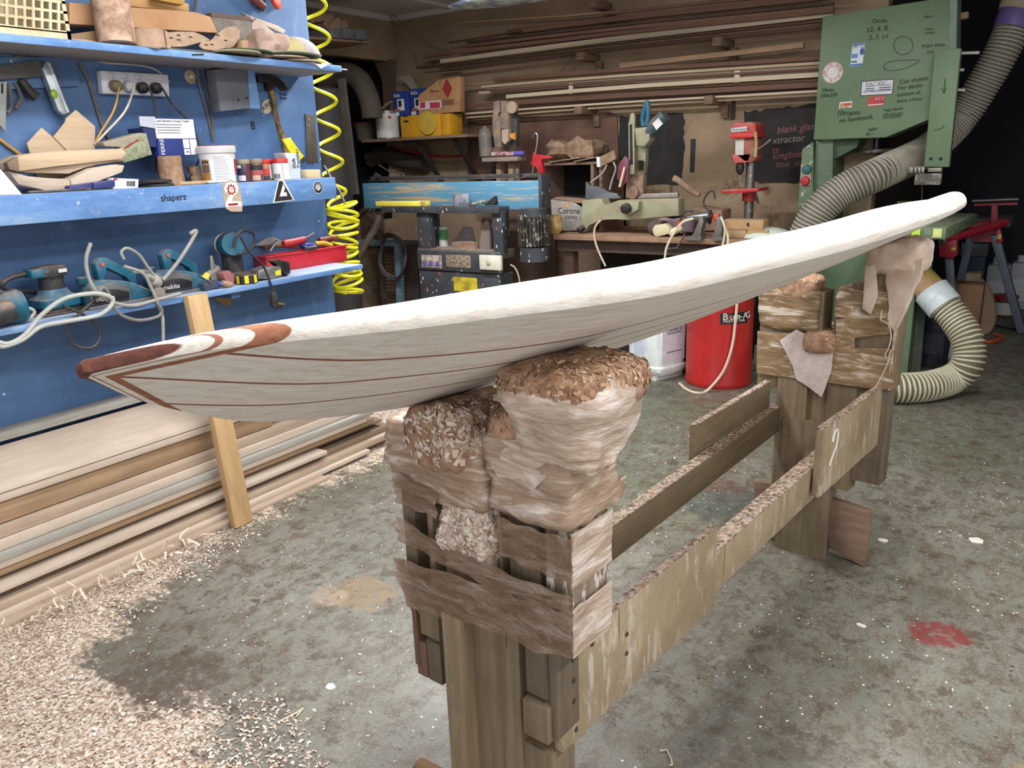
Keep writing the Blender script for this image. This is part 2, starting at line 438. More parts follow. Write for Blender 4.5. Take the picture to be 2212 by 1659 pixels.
fixture(-.35, 1.05, PI/2-.1, 'twin tube ceiling light over the near end of the board', 41)
fixture(-.15, 2.75, PI/2-.1, 'twin tube ceiling light over the far end of the board', 41)
fixture(-1.75, 1.5, PI/2, 'twin tube ceiling light in front of the blue shelves', 36)
fixture(-2.9, 3.4, 0, 'twin tube ceiling light between shelves and back bench', 78)
fixture(.9, .6, PI/2, 'twin tube ceiling light over the open floor', 46)
area('doorway_daylight', (-.2, -2.5, 1.5), (math.radians(80), 0, 0), 3.6, 2.0, 62, (.97, .98, 1))
area('side_fill_light', (2.0, 1.7, 1.15), (0, PI/2, 0), 1.7, 2.4, 30, (.99, .99, 1))  # added unseen fill from the right for the board's underside; wall_right has no door
W = bpy.data.worlds.new('world'); SC.world = W; W.use_nodes = True
W.node_tree.nodes['Background'].inputs[0].default_value = (.8, .85, .9, 1); W.node_tree.nodes['Background'].inputs[1].default_value = .25
SC.view_settings.view_transform = 'Standard'; SC.view_settings.look = 'None'; SC.view_settings.gamma = 1; SC.view_settings.exposure = 0.0
try: SC.view_settings.use_curve_mapping = False
except Exception: pass
SC.cycles.max_bounces = 6; SC.cycles.diffuse_bounces = 3; SC.cycles.glossy_bounces = 2; SC.cycles.transparent_max_bounces = 8
SC.cycles.sample_clamp_indirect = 4

# ================================================================== SURFBOARD
BP = [-0.5173, 1.7073, 1.0986, -0.1232, 0.0092, 0.4642, 2.7055, 0.0127, 0.0981, 0.2028, 0.2549, 0.2865, 0.2815, 0.2529, 0.2111, 0.185, 0.142, 0.08, 0.1423, 0.0672, 0.0177, -0.0, 0.0071, 0.0239, 0.0487, 0.0161, 0.0361, 0.0655, 0.0778, 0.0875, 0.0753, 0.066, 0.05]
KS = np.array([0, .03, .1, .2, .35, .5, .65, .8, .9, .96, 1.]); KR = np.array([0, .1, .25, .5, .75, .9, 1.]); KT = np.array([0, .06, .2, .4, .6, .8, .94, 1.])
def pchip(xk, yk, x):
    yk = np.array(yk); h = np.diff(xk); d = np.diff(yk)/h; mm = np.zeros(len(xk))
    for i in range(1, len(xk)-1):
        if d[i-1]*d[i] > 0:
            w1 = 2*h[i]+h[i-1]; w2 = h[i]+2*h[i-1]; mm[i] = (w1+w2)/(w1/d[i-1]+w2/d[i])
    mm[0] = d[0]; mm[-1] = d[-1]
    i = np.clip(np.searchsorted(xk, x)-1, 0, len(h)-1); t = (x-xk[i])/h[i]
    return (2*t**3-3*t**2+1)*yk[i]+(t**3-2*t**2+t)*h[i]*mm[i]+(-2*t**3+3*t**2)*yk[i+1]+(t**3-t**2)*h[i]*mm[i+1]
def board_mat():
    t = NT('bare balsa and cedar'); X = t.xyz(); w, s = X[0], X[1]
    vec = t.mapping((55, 1.6, 55)); k = t.noise(vec, 2.0, 7, .65, .4)
    c = t.ramp(k, [(.3, lin((206, 194, 180))), (.52, lin((230, 222, 212))), (.8, lin((242, 237, 232)))])
    flk = t.step(t.noise(t.mapping((170, 7, 170)), 1.5, 3, .5), .66, .72)
    flk = t.math('MULTIPLY', flk, t.step(t.noise(t.mapping((9, 2.2, 9)), 1.2, 3), .5, .62))
    c = t.mix(t.math('MULTIPLY', flk, .6), c, lin((166, 136, 110)))
    aw = t.math('ABSOLUTE', w)
    cedar = t.ramp(k, [(.3, lin((126, 74, 50))), (.7, lin((168, 112, 82)))])
    dk = t.ramp(k, [(.3, lin((74, 36, 28))), (.7, lin((112, 62, 48)))])
    # three thin cedar glue lines along the bottom
    cc = t.math('SUBTRACT', s, t.math('MULTIPLY', aw, .82))
    body = t.step(cc, .0245, .025)
    zlow = t.step(X[2], .085, .075)
    def line(off, half):
        d = t.math('ABSOLUTE', t.math('SUBTRACT', w, off))
        return t.math('MULTIPLY', t.step(d, half, half*.8), body)
    for off, half in ((0, .0032), (.086, .0032), (-.092, .0032)):
        c = t.mix(line(off, half), c, lin((132, 80, 54)))
    # nested tail bands
    def band(a, b):
        return t.math('MULTIPLY', t.step(cc, a, a+.0006), t.step(cc, b, b-.0006))
    c = t.mix(band(.0122, .0250), c, cedar)
    c = t.mix(band(.0006, .0036), c, cedar)
    c = t.mix(t.step(cc, -.0048, -.0054), c, dk)
    c = t.mix(t.step(s, .0006, .0001), c, dk)
    t.color(c); t.b.inputs['Roughness'].default_value = .75
    b = t.noise(t.mapping((220, 26, 220)), 1.6, 5, .7); t.bump(b, .6, .0022)
    return t.m
def build_board():
    L = BP[6]; S = np.concatenate([np.linspace(0, .12, 40), np.linspace(.13, .9, 60), np.linspace(.91, .985, 12), np.array([.99, .9945, .9975, .9993, 1.])])
    HW = pchip(KS, BP[7:18], S); RK = pchip(KR, BP[18:25], S); TH = pchip(KT, BP[25:33], S)
    e = np.sqrt(np.clip(1-((S-.96)/.04)**2, 0, 1)); nose = S > .96
    hb = pchip(KS, BP[7:18], np.array([.96]))[0]
    HW = np.where(nose, hb*np.maximum(e, .03), HW); TH = np.where(nose, np.maximum(TH*(.35+.65*e), .008), TH)
    sec = []
    RAIL = [(.972, .11), (.988, .19), (.998, .30), (1., .40), (.99, .53), (.967, .64), (.93, .73), (.87, .81)]
    for a in np.linspace(-.95, .95, 25): sec.append((a, .055*a*a))
    for a, b in RAIL: sec.append((a, b))
    for a in np.linspace(.80, -.80, 17): sec.append((a, .86+.14*(1-(a/.82)**2)))
    for a, b in RAIL[::-1]: sec.append((-a, b))
    rings = [[Vector((HW[i]*a, S[i]*L, RK[i]+b*TH[i]+(.0 if not nose[i] else (1-e[i])*.02))) for a, b in sec] for i in range(len(S))]
    r0 = rings[0]; mid = sum(r0, Vector())/len(r0)
    rings = [[mid+(v-mid)*k+Vector((0, -dy, 0)) for v in r0] for k, dy in ((.35, .0085), (.72, .0065), (.92, .003))]+rings
    m = MB(); m.loft(rings)
    yaw, pit, rol = BP[3:6]
    a = Vector((-math.sin(yaw)*math.cos(pit), math.cos(yaw)*math.cos(pit), math.sin(pit))); w0 = Vector((math.cos(yaw), math.sin(yaw), 0)); n0 = w0.cross(a)
    w = math.cos(rol)*w0+math.sin(rol)*n0; n = -math.sin(rol)*w0+math.cos(rol)*n0
    o0 = Vector(BP[0:3])-a*(L*.5)
    M = Matrix(((w.x, a.x, n.x, o0.x), (w.y, a.y, n.y, o0.y), (w.z, a.z, n.z, o0.z), (0, 0, 0, 1)))
    me = bpy.data.meshes.new('surfboard'); bmesh.ops.recalc_face_normals(m.bm, faces=m.bm.faces[:]); m.bm.to_mesh(me); m.bm.free()
    me.polygons.foreach_set('use_smooth', [True]*len(me.polygons)); me.set_sharp_from_angle(angle=math.radians(24))
    ob = bpy.data.objects.new('surfboard', me); COL.objects.link(ob); ob.matrix_world = M; me.materials.append(board_mat())
    tag(ob, 'long pale wooden surfboard with cedar pinlines and banded tail resting on the padded stands', 'surfboard')
    return ob
SURF = build_board()
# ================================================================== SHAPING STAND (one trestle: two posts joined by rails)
OLDW = wood((136, 119, 93), (106, 90, 69), 'z', 1, .8, .5, (84, 74, 62))
OLDW2 = wood((150, 130, 102), (116, 98, 74), 'z', 1, .8, .45, (92, 82, 70), seed=3)
OLDW3 = wood((124, 108, 86), (94, 80, 64), 'z', 1.3, .8, .5, (70, 62, 54), seed=6)
REDW = wood((122, 90, 70), (98, 70, 54), 'z', 1, .8, .3, (92, 80, 66), seed=2)
DRIP = wood((150, 132, 112), (104, 90, 74), 'z', 1, .7, .3, (90, 80, 70), seed=5, paint=((214, 206, 196), .47))
RAILW = wood((130, 112, 86), (106, 90, 68), 'y', 1, .8, .4, (84, 76, 62), seed=4)
def ply_mat():
    t = NT('glue streaked plywood'); g = t.tc.outputs['Object']
    c = t.ramp(t.noise(g, 5, 6, .65), [(.3, lin((132, 114, 86))), (.6, lin((160, 142, 114))), (.8, lin((182, 168, 146)))])
    d = t.step(t.noise(t.mapping((30, 22, 5)), 1.5, 7, .75), .54, .62); c = t.mix(t.math('MULTIPLY', d, .55), c, lin((206, 198, 186)))
    e = t.step(t.noise(t.mapping((60, 40, 2.5), loc=(3, 3, 3)), 1.2, 4, .6), .68, .72); c = t.mix(t.math('MULTIPLY', e, .6), c, lin((98, 66, 44)))
    t.color(c); t.b.inputs['Roughness'].default_value = .6; return t.m
PLY = ply_mat()
def crust_mat():
    t = NT('dripped resin crust'); c = t.ramp(t.vor(None, 140).outputs['Color'], [(.15, lin((86, 70, 58))), (.4, lin((150, 130, 112))), (.6, lin((190, 174, 158))), (.9, lin((150, 108, 78)))])
    t.color(c); t.b.inputs['Roughness'].default_value = .55; t.bump(t.vor(None, 140).outputs['Distance'], .6, .004); return t.m
CRUST = crust_mat()
def film_mat(c1, c2, c3, alpha, seed=0.0, rough=.32):
    """wrapped packing film and tape: streaky, glossy, a little see-through"""
    t = NT('wrapping film'); 
    k = t.noise(t.mapping((7, 7, 34), loc=(seed, seed, 0)), 1.4, 8, .7, .9)
    c = t.ramp(k, [(.3, lin(c1)), (.52, lin(c2)), (.68, lin(c3))])
    t.color(c); t.b.inputs['Roughness'].default_value = rough
    if alpha < 1:
        a = t.ramp(k, [(.35, (alpha,)*3+(1,)), (.7, (min(1, alpha+.3),)*3+(1,))]); t.link(a, t.b.inputs['Alpha'])
    t.bump(t.noise(t.mapping((16, 16, 70), loc=(seed, 0, 0)), 1.5, 5, .65, 1.2), .55, .006); return t.m
FILM = film_mat((136, 108, 84), (172, 146, 124), (226, 214, 204), .93)
FILM2 = film_mat((146, 118, 96), (196, 174, 156), (236, 228, 222), .96, 3)
TAPE = film_mat((140, 110, 88), (172, 142, 118), (212, 196, 182), .52, 6, .26)
TAPEF = film_mat((132, 104, 72), (158, 130, 96), (226, 214, 198), .66, 9, .16)  # palest streaks: white film, with its glossy highlights painted into the colour
CLOTH = mat((190, 166, 148), .85, c2=(214, 196, 182), scale=9)
PAPER = mat((206, 190, 182), .85, c2=(188, 172, 164), scale=30, bump=.4)
from mathutils.bvhtree import BVHTree
_bv = BVHTree.FromPolygons([SURF.matrix_world @ v.co for v in SURF.data.vertices], [tuple(p.vertices) for p in SURF.data.polygons])
def yield_to_board(ob, gap=.0012):
    """soft padding gives way where the board rests on it"""
    o = origin(ob)
    for v in ob.data.vertices:
        p = v.co+o; loc, nn, i, d = _bv.find_nearest(p)
        if (p-loc).dot(nn) < gap: v.co = loc+nn*gap-o
FOAM = mat((140, 106, 82), .95, c2=(176, 142, 116), scale=40, bump=.5)
def chip_mat(cols, name):
    t = NT(name); oi = t.n.new('ShaderNodeNewGeometry')
    c = t.ramp(oi.outputs['Random Per Island'], [(i/(len(cols)-1) if len(cols) > 1 else 0, lin(x)) for i, x in enumerate(cols)])
    t.color(c); t.b.inputs['Roughness'].default_value = .85; return t.m
CHIPB = chip_mat([(120, 86, 62), (160, 120, 90), (188, 152, 122), (138, 104, 78), (206, 178, 152)], 'tan shavings')
CHIPW = chip_mat([(184, 160, 138), (206, 188, 170), (228, 216, 204), (158, 124, 100), (216, 202, 186)], 'pale shavings')
def flakes(points, size, m_=None, curl=.4):
    """little torn shavings lying on points [(pos, normal)]"""
    b = MB()
    for p, n in points:
        n = Vector(n).normalized(); a = n.orthogonal().normalized(); a = Matrix.Rotation(random.random()*6.28, 3, n) @ a; c = n.cross(a)
        L = size*random.uniform(.5, 1.5); w = L*random.uniform(.25, .6); h = random.uniform(.0, .35)*L; tilt = random.uniform(-.4, .4)
        p = Vector(p)+n*.0008
        q = [p-a*L/2-c*w/2, p-c*w/2*1.1+n*h*curl, p+a*L/2-c*w/2+n*L*tilt*.5*max(0, tilt), p+a*L/2+c*w/2+n*h*.5, p+c*w/2*1.1+n*h*(curl+.4), p-a*L/2+c*w/2+n*h*.2]
        b.poly(q, [(0, 1, 4, 5), (1, 2, 3, 4)])
    return b
def scatter_on(ob, count, keep=lambda p, n: n.z > .1):
    """random points over the faces of a built mesh, in room coordinates"""
    o = origin(ob); me = ob.data; fs = [f for f in me.polygons if keep(f.center+o, f.normal)]
    if not fs: return []
    wts = [f.area for f in fs]; out = []
    for f in random.choices(fs, wts, k=count):
        vs = [me.vertices[i].co for i in f.vertices]; w = [random.random() for _ in vs]; s = sum(w)
        out.append((sum((v*(q/s) for v, q in zip(vs, w)), Vector())+o, f.normal.copy()))
    return out

class Frame:
    """stand coordinates: s across, t away along the trestle, z up"""
    def __init__(f, ox, oy, ang):
        f.o = Vector((ox, oy, 0)); f.a = Vector((math.sin(ang), math.cos(ang), 0)); f.p = Vector((math.cos(ang), -math.sin(ang), 0)); f.ang = ang
        f.R = Matrix.Rotation(-ang, 3, 'Z')
    def P(f, s, t, z): return f.o+f.p*s+f.a*t+Vector((0, 0, z))
    def on(f, u, v, t=0.0):
        r = at(u, v, d=1)-CAM; q = f.o+f.a*t-CAM; k = q.dot(f.a)/r.dot(f.a); return CAM+r*k
    def box(f, m, s0, s1, t0, t1, z0, z1, bev=.002):
        return m.box(f.P((s0+s1)/2, (t0+t1)/2, (z0+z1)/2), (abs(s1-s0), abs(t1-t0), abs(z1-z0)), f.R, bev)
    def sz(f, u, v, t=0.0):
        q = f.on(u, v, t)-f.o; return q.dot(f.p), q.z
TR = thing('shaping_trestle', (-.66, 1.8, 0), 'weathered timber trestle of two padded forked posts joined by two long rails, tape wrapped', 'trestle')
NEAR = Frame(-.725, .935, .08); FARF = Frame(-.60, 2.68, .12)
def fboard(fr, name, u0, v0, u1, v1, t, th, m_, z0=None, bev=.002, parent=TR):
    """an upright board of the stand, front face over the pixels"""
    s0, za = fr.sz(u0, v0, t); s1, zb = fr.sz(u1, v1, t)
    if z0 is not None: zb = z0
    m = MB(); fr.box(m, s0, s1, t, t+th, za, zb, bev); return link(name, m, m_, parent)
def fpoly(fr, name, pts, t, th, m_, parent=TR, bev=0.0):
    m = MB(); m.prism([fr.on(u, v, t) for u, v in pts], fr.a*th, bev); o = link(name, m, m_, parent); yield_to_board(o); return o
def sleeve(fr, name, s0, s1, t0, t1, z0, z1, m_, amt=.010, seed=0.0, flare=0.0, parent=TR, cuts=9, lean=(0, 0)):
    """film wound round a post: rounded box, rumpled"""
    m = MB(); fr.box(m, s0, s1, t0, t1, z0, z1, 0); m.subdiv(cuts)
    c = fr.P((s0+s1)/2, (t0+t1)/2, 0)
    for v in m.bm.verts:
        k = (v.co.z-z0)/(z1-z0); d = v.co-c; d.z = 0
        v.co += d*(flare*k)+fr.p*(lean[0]*k)+fr.a*(lean[1]*k)
    m.smooth(2); m.lumpy(amt, 9, seed, (1, 1, 2.6)); m.lumpy(amt*.45, 26, seed+4, (1, 1, 3.5))
    o = link(name, m, m_, parent, ang=70); yield_to_board(o); return o
def pad(fr, name, s, t, z, rs, rt, rz, m_, amt, seed, parent=TR, tilt=0.0, flat=.55):
    m = MB(); bmesh.ops.create_icosphere(m.bm, subdivisions=5, radius=1)
    for v in m.bm.verts:
        p = v.co.copy()
        e = Vector([math.copysign(abs(q)**flat, q) for q in p]); k = e.length
        p = e
        x, y, zz = p.x*rs, p.y*rt, p.z*rz; zz += x*tilt
        v.co = fr.P(s+x, t+y, z+zz)
    m.lumpy(amt, 11, seed); m.lumpy(amt*.4, 34, seed+3); o = link(name, m, m_, parent, ang=80); yield_to_board(o, .0045); return o

# ---- near post
n = NEAR
fboard(n, 'post_board', 952, 1322, 1012, 1659, -.028, .10, OLDW2, z0=0)
fboard(n, 'post_board', 1010, 1240, 1130, 1659, .004, .07, OLDW, z0=0)
fboard(n, 'post_board', 1130, 1300, 1182, 1515, .002, .07, OLDW3)
fboard(n, 'post_board', 1128, 1508, 1184, 1612, -.006, .07, OLDW2)
fboard(n, 'post_board', 1130, 1600, 1192, 1659, .010, .07, OLDW, z0=0)
fboard(n, 'post_board', 1182, 1390, 1206, 1602, .006, .08, OLDW3)
fboard(n, 'post_lath', 886, 1290, 908, 1440, -.004, .03, REDW); fboard(n, 'post_lath', 897, 1380, 925, 1466, -.002, .03, REDW)
fboard(n, 'packing_block', 903, 1290, 950, 1388, -.010, .07, OLDW); fboard(n, 'packing_block', 920, 1380, 956, 1482, .0, .07, OLDW3)
for u0, u1, v0, m_ in ((860, 912, 985, OLDW3), (912, 948, 985, OLDW2), (948, 1056, 985, OLDW)):
    fboard(n, 'fork_board', u0, v0, u1, 1330, .0, .09, m_)
for u0, u1, m_ in ((1068, 1092, OLDW2), (1092, 1172, OLDW3)):
    fboard(n, 'fork_board', u0, 985, u1, 1400, .0, .09, m_)
fboard(n, 'fork_board', 1172, 985, 1239, 1412, -.002, .10, DRIP)
sleeve(n, 'film_wrap', n.sz(846, 900)[0], n.sz(1050, 900)[0], -.016, .11, n.sz(950, 1075)[1], n.sz(950, 915)[1], FILM, .012, 1.0, .05)
sleeve(n, 'film_wrap', n.sz(1066, 1000)[0], n.sz(1243, 1000)[0], -.018, .125, n.sz(1150, 1115)[1], n.sz(1150, 945)[1], FILM, .013, 5.0, .06)
L_pad = pad(n, 'fork_pad', n.sz(960, 900)[0], .035, n.sz(960, 930)[1]-.005, .076, .075, .062, FOAM, .012, 2.0)
R_low = pad(n, 'fork_pad', n.sz(1098, 940)[0], .03, n.sz(1098, 955)[1], .04, .05, .05, FOAM, .010, 8.0)
sR, zR = n.sz(1240, 900, .03)
m = MB()
ring = []
for k, (zz, sa, sb, ta, tb) in enumerate(((.965, -.072, .062, -.02, .10), (1.0, -.084, .068, -.03, .12), (1.04, -.096, .078, -.04, .14), (1.075, -.108, .088, -.045, .15), (1.098, -.102, .082, -.03, .145), (1.112, -.07, .06, .01, .12))):
    c0 = (sa+sb)/2; c1 = (ta+tb)/2; ring.append([n.P(sR-.005+c0+(sb-sa)/2*math.copysign(abs(math.cos(q))**.55, math.cos(q)), c1+(tb-ta)/2*math.copysign(abs(math.sin(q))**.55, math.sin(q)), zz) for q in [2*PI*j/40 for j in range(40)]])
m.loft(ring); bmesh.ops.subdivide_edges(m.bm, edges=m.bm.edges[:], cuts=1, use_grid_fill=True); m.lumpy(.010, 10, 3.0, (1, 1, 2)); m.lumpy(.006, 30, 6.0, (1, 1, 3))
R_pad = link('support_pad', m, FILM2, TR, ang=75); yield_to_board(R_pad, .003)
m = MB(); m.loft([[n.P(sR-.017+.101*k*math.copysign(abs(math.cos(q))**.6, math.cos(q)), .054+.096*k*math.copysign(abs(math.sin(q))**.6, math.sin(q)), zz) for q in [2*PI*j/40 for j in range(40)]] for k, zz in ((.96, 1.06), (1.0, 1.085), (.95, 1.105), (.75, 1.116), (.4, 1.121))])
bmesh.ops.subdivide_edges(m.bm, edges=m.bm.edges[:], cuts=1, use_grid_fill=True); m.lumpy(.005, 16, 2.0); m.lumpy(.004, 50, 2.0); R_top = link('pad_top', m, FOAM, R_pad, ang=80); yield_to_board(R_top)
M_pad = pad(n, 'slot_pad', n.sz(1010, 1140)[0], .016, n.sz(1010, 1150)[1], .058, .04, .078, PAPER, .010, 4.0, flat=.7)
def shav(ob, cnt, size, m_, keep, parent):
    pts = [(p, q) for p, q in scatter_on(ob, cnt, keep) if (_bv.find_nearest(p)[3] or 1) > size*1.6]
    o = link('shavings', flakes(pts, size), m_, parent, smooth=False); o['kind'] = 'stuff'
shav(R_top, 1500, .0085, CHIPB, lambda p, q: q.z > -.2, R_pad)
shav(L_pad, 1100, .0095, CHIPW, lambda p, q: q.z > -.1, L_pad)
shav(M_pad, 1300, .009, CHIPW, lambda p, q: p.z > .775 and q.dot(NEAR.a) < .3, M_pad)
shav(R_low, 200, .007, CHIPB, lambda p, q: q.z > 0, R_low)
# tape bands across the near post and round its side
def band(fr, pts, m_=TAPE, t=-.024, name='tape_band'):
    k = len(pts)//2; top = [fr.on(u, v, t) for u, v in pts[:k]]; bot = [fr.on(u, v, t) for u, v in pts[k:]][::-1]
    top = curve(top, 5); bot = curve(bot, 5); m = MB(); nn = 5
    rows = []
    for i in range(len(top)):
        rows.append([top[i].lerp(bot[i], j/nn)+fr.a*(.004*math.sin(i*1.3+j*2.1)-.003*math.sin(j*PI/nn)) for j in range(nn+1)])
    V = [[m.bm.verts.new(v) for v in r] for r in rows]
    for i in range(len(V)-1):
        for j in range(nn): m.bm.faces.new((V[i][j], V[i+1][j], V[i+1][j+1], V[i][j+1]))
    bmesh.ops.solidify(m.bm, geom=m.bm.faces[:], thickness=.0012)
    return link(name, m, m_, TR, ang=60)
band(n, [(848, 1203), (945, 1232), (1060, 1268), (1150, 1300), (1238, 1328), (1238, 1420), (1160, 1408), (1060, 1362), (960, 1335), (880, 1308)])
band(n, [(855, 1115), (950, 1170), (1050, 1218), (1150, 1260), (1238, 1290), (1238, 1330), (1150, 1306), (1050, 1264), (950, 1214), (860, 1165)])
band(n, [(1072, 1116), (1130, 1136), (1190, 1154), (1238, 1166), (1238, 1262), (1190, 1246), (1130, 1222), (1080, 1196)])
band(n, [(853, 1020), (900, 1046), (945, 1068), (945, 1120), (900, 1102), (855, 1084)])
def side_band(z0, z1, m_=TAPE):
    s = n.sz(1243, 1200)[0]; m = MB(); n.box(m, s, s+.002, -.012, .10, z0, z1, 0); m.subdiv(4); m.lumpy(.003, 30, 1.0); return link('tape_band', m, m_, TR, ang=60)
side_band(.655, .74, FILM2); side_band(.775, .865, FILM2)
fpoly(n, 'torn_film', [(1030, 952), (1180, 948), (1180, 1030), (1150, 1060), (1125, 1035), (1075, 1030)], -.022, .002, FILM2)
fpoly(n, 'torn_film', [(852, 1205), (872, 1210), (905, 1320), (880, 1310)], -.014, .002, TAPE)
# foot of the near post
m = MB(); n.box(m, -.30, .32, -.09, -.045, .0, .10, .006); link('foot_board', m, REDW, TR)

# ---- rails and side boards
def sidebar(name, p, q, z0, z1, th, m_, top=True, parent=TR):
    m = MB(); p = Vector((*p, (z0+z1)/2)); q = Vector((*q, (z0+z1)/2)); m.bar(p, q, th, z1-z0, bev=.002); o = link(name, m, m_, parent)
    if top:
        m = MB(); d = Vector((0, 0, (z1-z0)/2+.0015)); m.bar(p+d, q+d, th-.002, .004); m.subdiv(5); m.lumpy(.003, 60, z0); link('resin_crust', m, CRUST, o)
    return o
RB = sidebar('rail', (-.855, 1.02), (-.742, 2.70), .44, .53, .035, RAILW)
RF = sidebar('rail', (-.618, 1.02), (-.458, 2.70), .43, .53, .045, PLY)
KN = sidebar('skirt_board', (-.585, .945), (-.530, 1.505), .435, .625, .018, PLY)
KF = sidebar('skirt_board', (-.470, 2.15), (-.405, 2.72), .455, .655, .022, PLY)
KB = sidebar('skirt_board', (-.815, 2.10), (-.765, 2.66), .47, .625, .02, RAILW)
for (y_, z_) in ((.975, .60), (.975, .56), (.975, .52), (.98, .46), (1.14, .56), (1.14, .52), (1.03, .60)):
    x_ = -.585+(y_-.945)*(.055/.56)+.0095
    m = MB(); m.cyl((x_, y_, z_), (x_+.002, y_, z_), .0045, seg=12); link('screw', m, DSTEEL, KN)
m = MB(); m.tube(curve([(-.452, 2.22, .60), (-.452, 2.235, .625), (-.449, 2.265, .62), (-.45, 2.26, .58), (-.453, 2.235, .555), (-.455, 2.215, .53)], 5), .006, 6); link('paint_drip', m, mat((214, 212, 206), .5), KF)
for p in ([(-.862, 1.52, .53), (-.85, 1.53, .60), (-.83, 1.57, .61), (-.815, 1.66, .625)], [(-.44, 2.67, .655), (-.415, 2.70, .68), (-.402, 2.72, .62), (-.400, 2.715, .54)]):
    m = MB(); m.tube(curve(p, 5), .0025, 5); link('fibre_strand', m, mat((196, 176, 150), .8), TR)

# ---- far post
f = FARF
fboard(f, 'post_board', 1683, 760, 1722, 1140, -.01, .09, OLDW2); fboard(f, 'post_board', 1690, 900, 1776, 1209, -.022, .06, OLDW, z0=0)
fboard(f, 'post_board', 1722, 800, 1792, 1090, .012, .06, OLDW2); fboard(f, 'post_board', 1790, 800, 1832, 1062, -.004, .07, OLDW); fboard(f, 'post_board', 1832, 800, 1900, 1050, .002, .07, OLDW3)
for u0, u1, v0, m_ in ((1645, 1690, 635, OLDW2), (1690, 1766, 625, OLDW)):
    fboard(f, 'fork_board', u0, v0, u1, 838, .0, .09, m_)
for u0, u1, v0, m_ in ((1806, 1842, 630, OLDW3), (1842, 1885, 610, OLDW), (1885, 1926, 590, OLDW2)):
    fboard(f, 'fork_board', u0, v0, u1, 845, .0, .09, m_)
fboard(f, 'fork_board', 1766, 722, 1806, 845, .0, .09, OLDW)
s0, s1 = f.sz(1638, 700)[0], f.sz(1768, 700)[0]
sleeve(f, 'film_wrap', s0, s1, -.014, .10, f.sz(1700, 712)[1], f.sz(1700, 622)[1], TAPEF, .008, 2.0)
F_l = pad(f, 'fork_pad', f.sz(1722, 620)[0], .04, f.sz(1722, 622)[1], .066, .06, .045, FOAM, .008, 6.0)
shav(F_l, 500, .006, CHIPB, lambda p, q: q.z > 0, F_l)
sleeve(f, 'film_wrap', f.sz(1803, 700)[0], f.sz(1934, 700)[0], -.014, .10, f.sz(1850, 690)[1], f.sz(1850, 622)[1], TAPEF, .008, 12.0)
F_s = pad(f, 'slot_pad', f.sz(1775, 735)[0], .02, f.sz(1775, 735)[1]-.004, .055, .06, .04, FOAM, .008, 9.0); shav(F_s, 400, .006, CHIPB, lambda p, q: q.z > 0, F_s)
fpoly(f, 'film_wrap', [(1636, 715), (1770, 724), (1806, 730), (1806, 690), (1925, 676), (1925, 720), (1846, 730), (1846, 752), (1922, 752), (1930, 838), (1905, 842), (1770, 824), (1634, 806)], -.016, .003, TAPEF)
F_b = pad(f, 'support_pad', f.sz(1932, 560)[0], .05, f.sz(1930, 556)[1], .088, .08, .055, CLOTH, .012, 7.0, tilt=.05)
fpoly(f, 'cloth_tail', [(1868, 575), (1890, 570), (1895, 640), (1880, 680), (1862, 668), (1866, 620)], -.03, .012, CLOTH, bev=.003)
m = MB(); P = [f.on(u, v, -.02) for u, v in ((1905, 575), (1995, 560), (1985, 610), (1958, 660), (1930, 720), (1918, 690), (1922, 640))]; m.prism(P, f.a*.03, .004); m.subdiv(3); m.lumpy(.008, 14, 3.0); yield_to_board(link('cloth_tail', m, CLOTH, TR, ang=70))
fpoly(f, 'paper_scrap', [(1684, 735), (1720, 712), (1745, 725), (1800, 752), (1796, 800), (1780, 845), (1775, 858), (1740, 832), (1720, 820), (1712, 790)], -.021, .003, PAPER)
m = MB(); f.box(m, f.sz(1927, 780)[0], f.sz(1927, 780)[0]+.004, -.015, .095, f.sz(1927, 842)[1], f.sz(1927, 650)[1], 0); m.subdiv(6); m.lumpy(.004, 22, 2.0); link('film_wrap', m, FILM2, TR, ang=60)
m = MB(); m.tube(curve([f.on(u, v, -.03) for u, v in ((1905, 670), (1902, 690), (1918, 700), (1925, 725), (1920, 750), (1912, 765), (1918, 775), (1925, 755), (1915, 790), (1895, 830), (1885, 842))], 5), .0022, 5); link('fibre_strand', m, mat((206, 190, 168), .8), TR)
FOOTW = wood((142, 116, 96), (118, 92, 74), 'x', 1, .8, .55, (78, 64, 56), seed=8)
P = [f.on(u, v, .02) for u, v in ((1782, 1075), (1880, 1106), (1866, 1236), (1790, 1185))]; P2 = [Vector((p.x, p.y, max(p.z, 0))) for p in P]
m = MB(); m.prism(P2, f.a*.03, .002); link('foot_board', m, FOOTW, TR)
P = [f.on(u, v, .03) for u, v in ((1626, 1040), (1690, 1050), (1690, 1170), (1640, 1166))]; m = MB(); m.prism([Vector((p.x, p.y, max(p.z, 0))) for p in P], f.a*.03, .002); link('foot_board', m, FOOTW, TR)
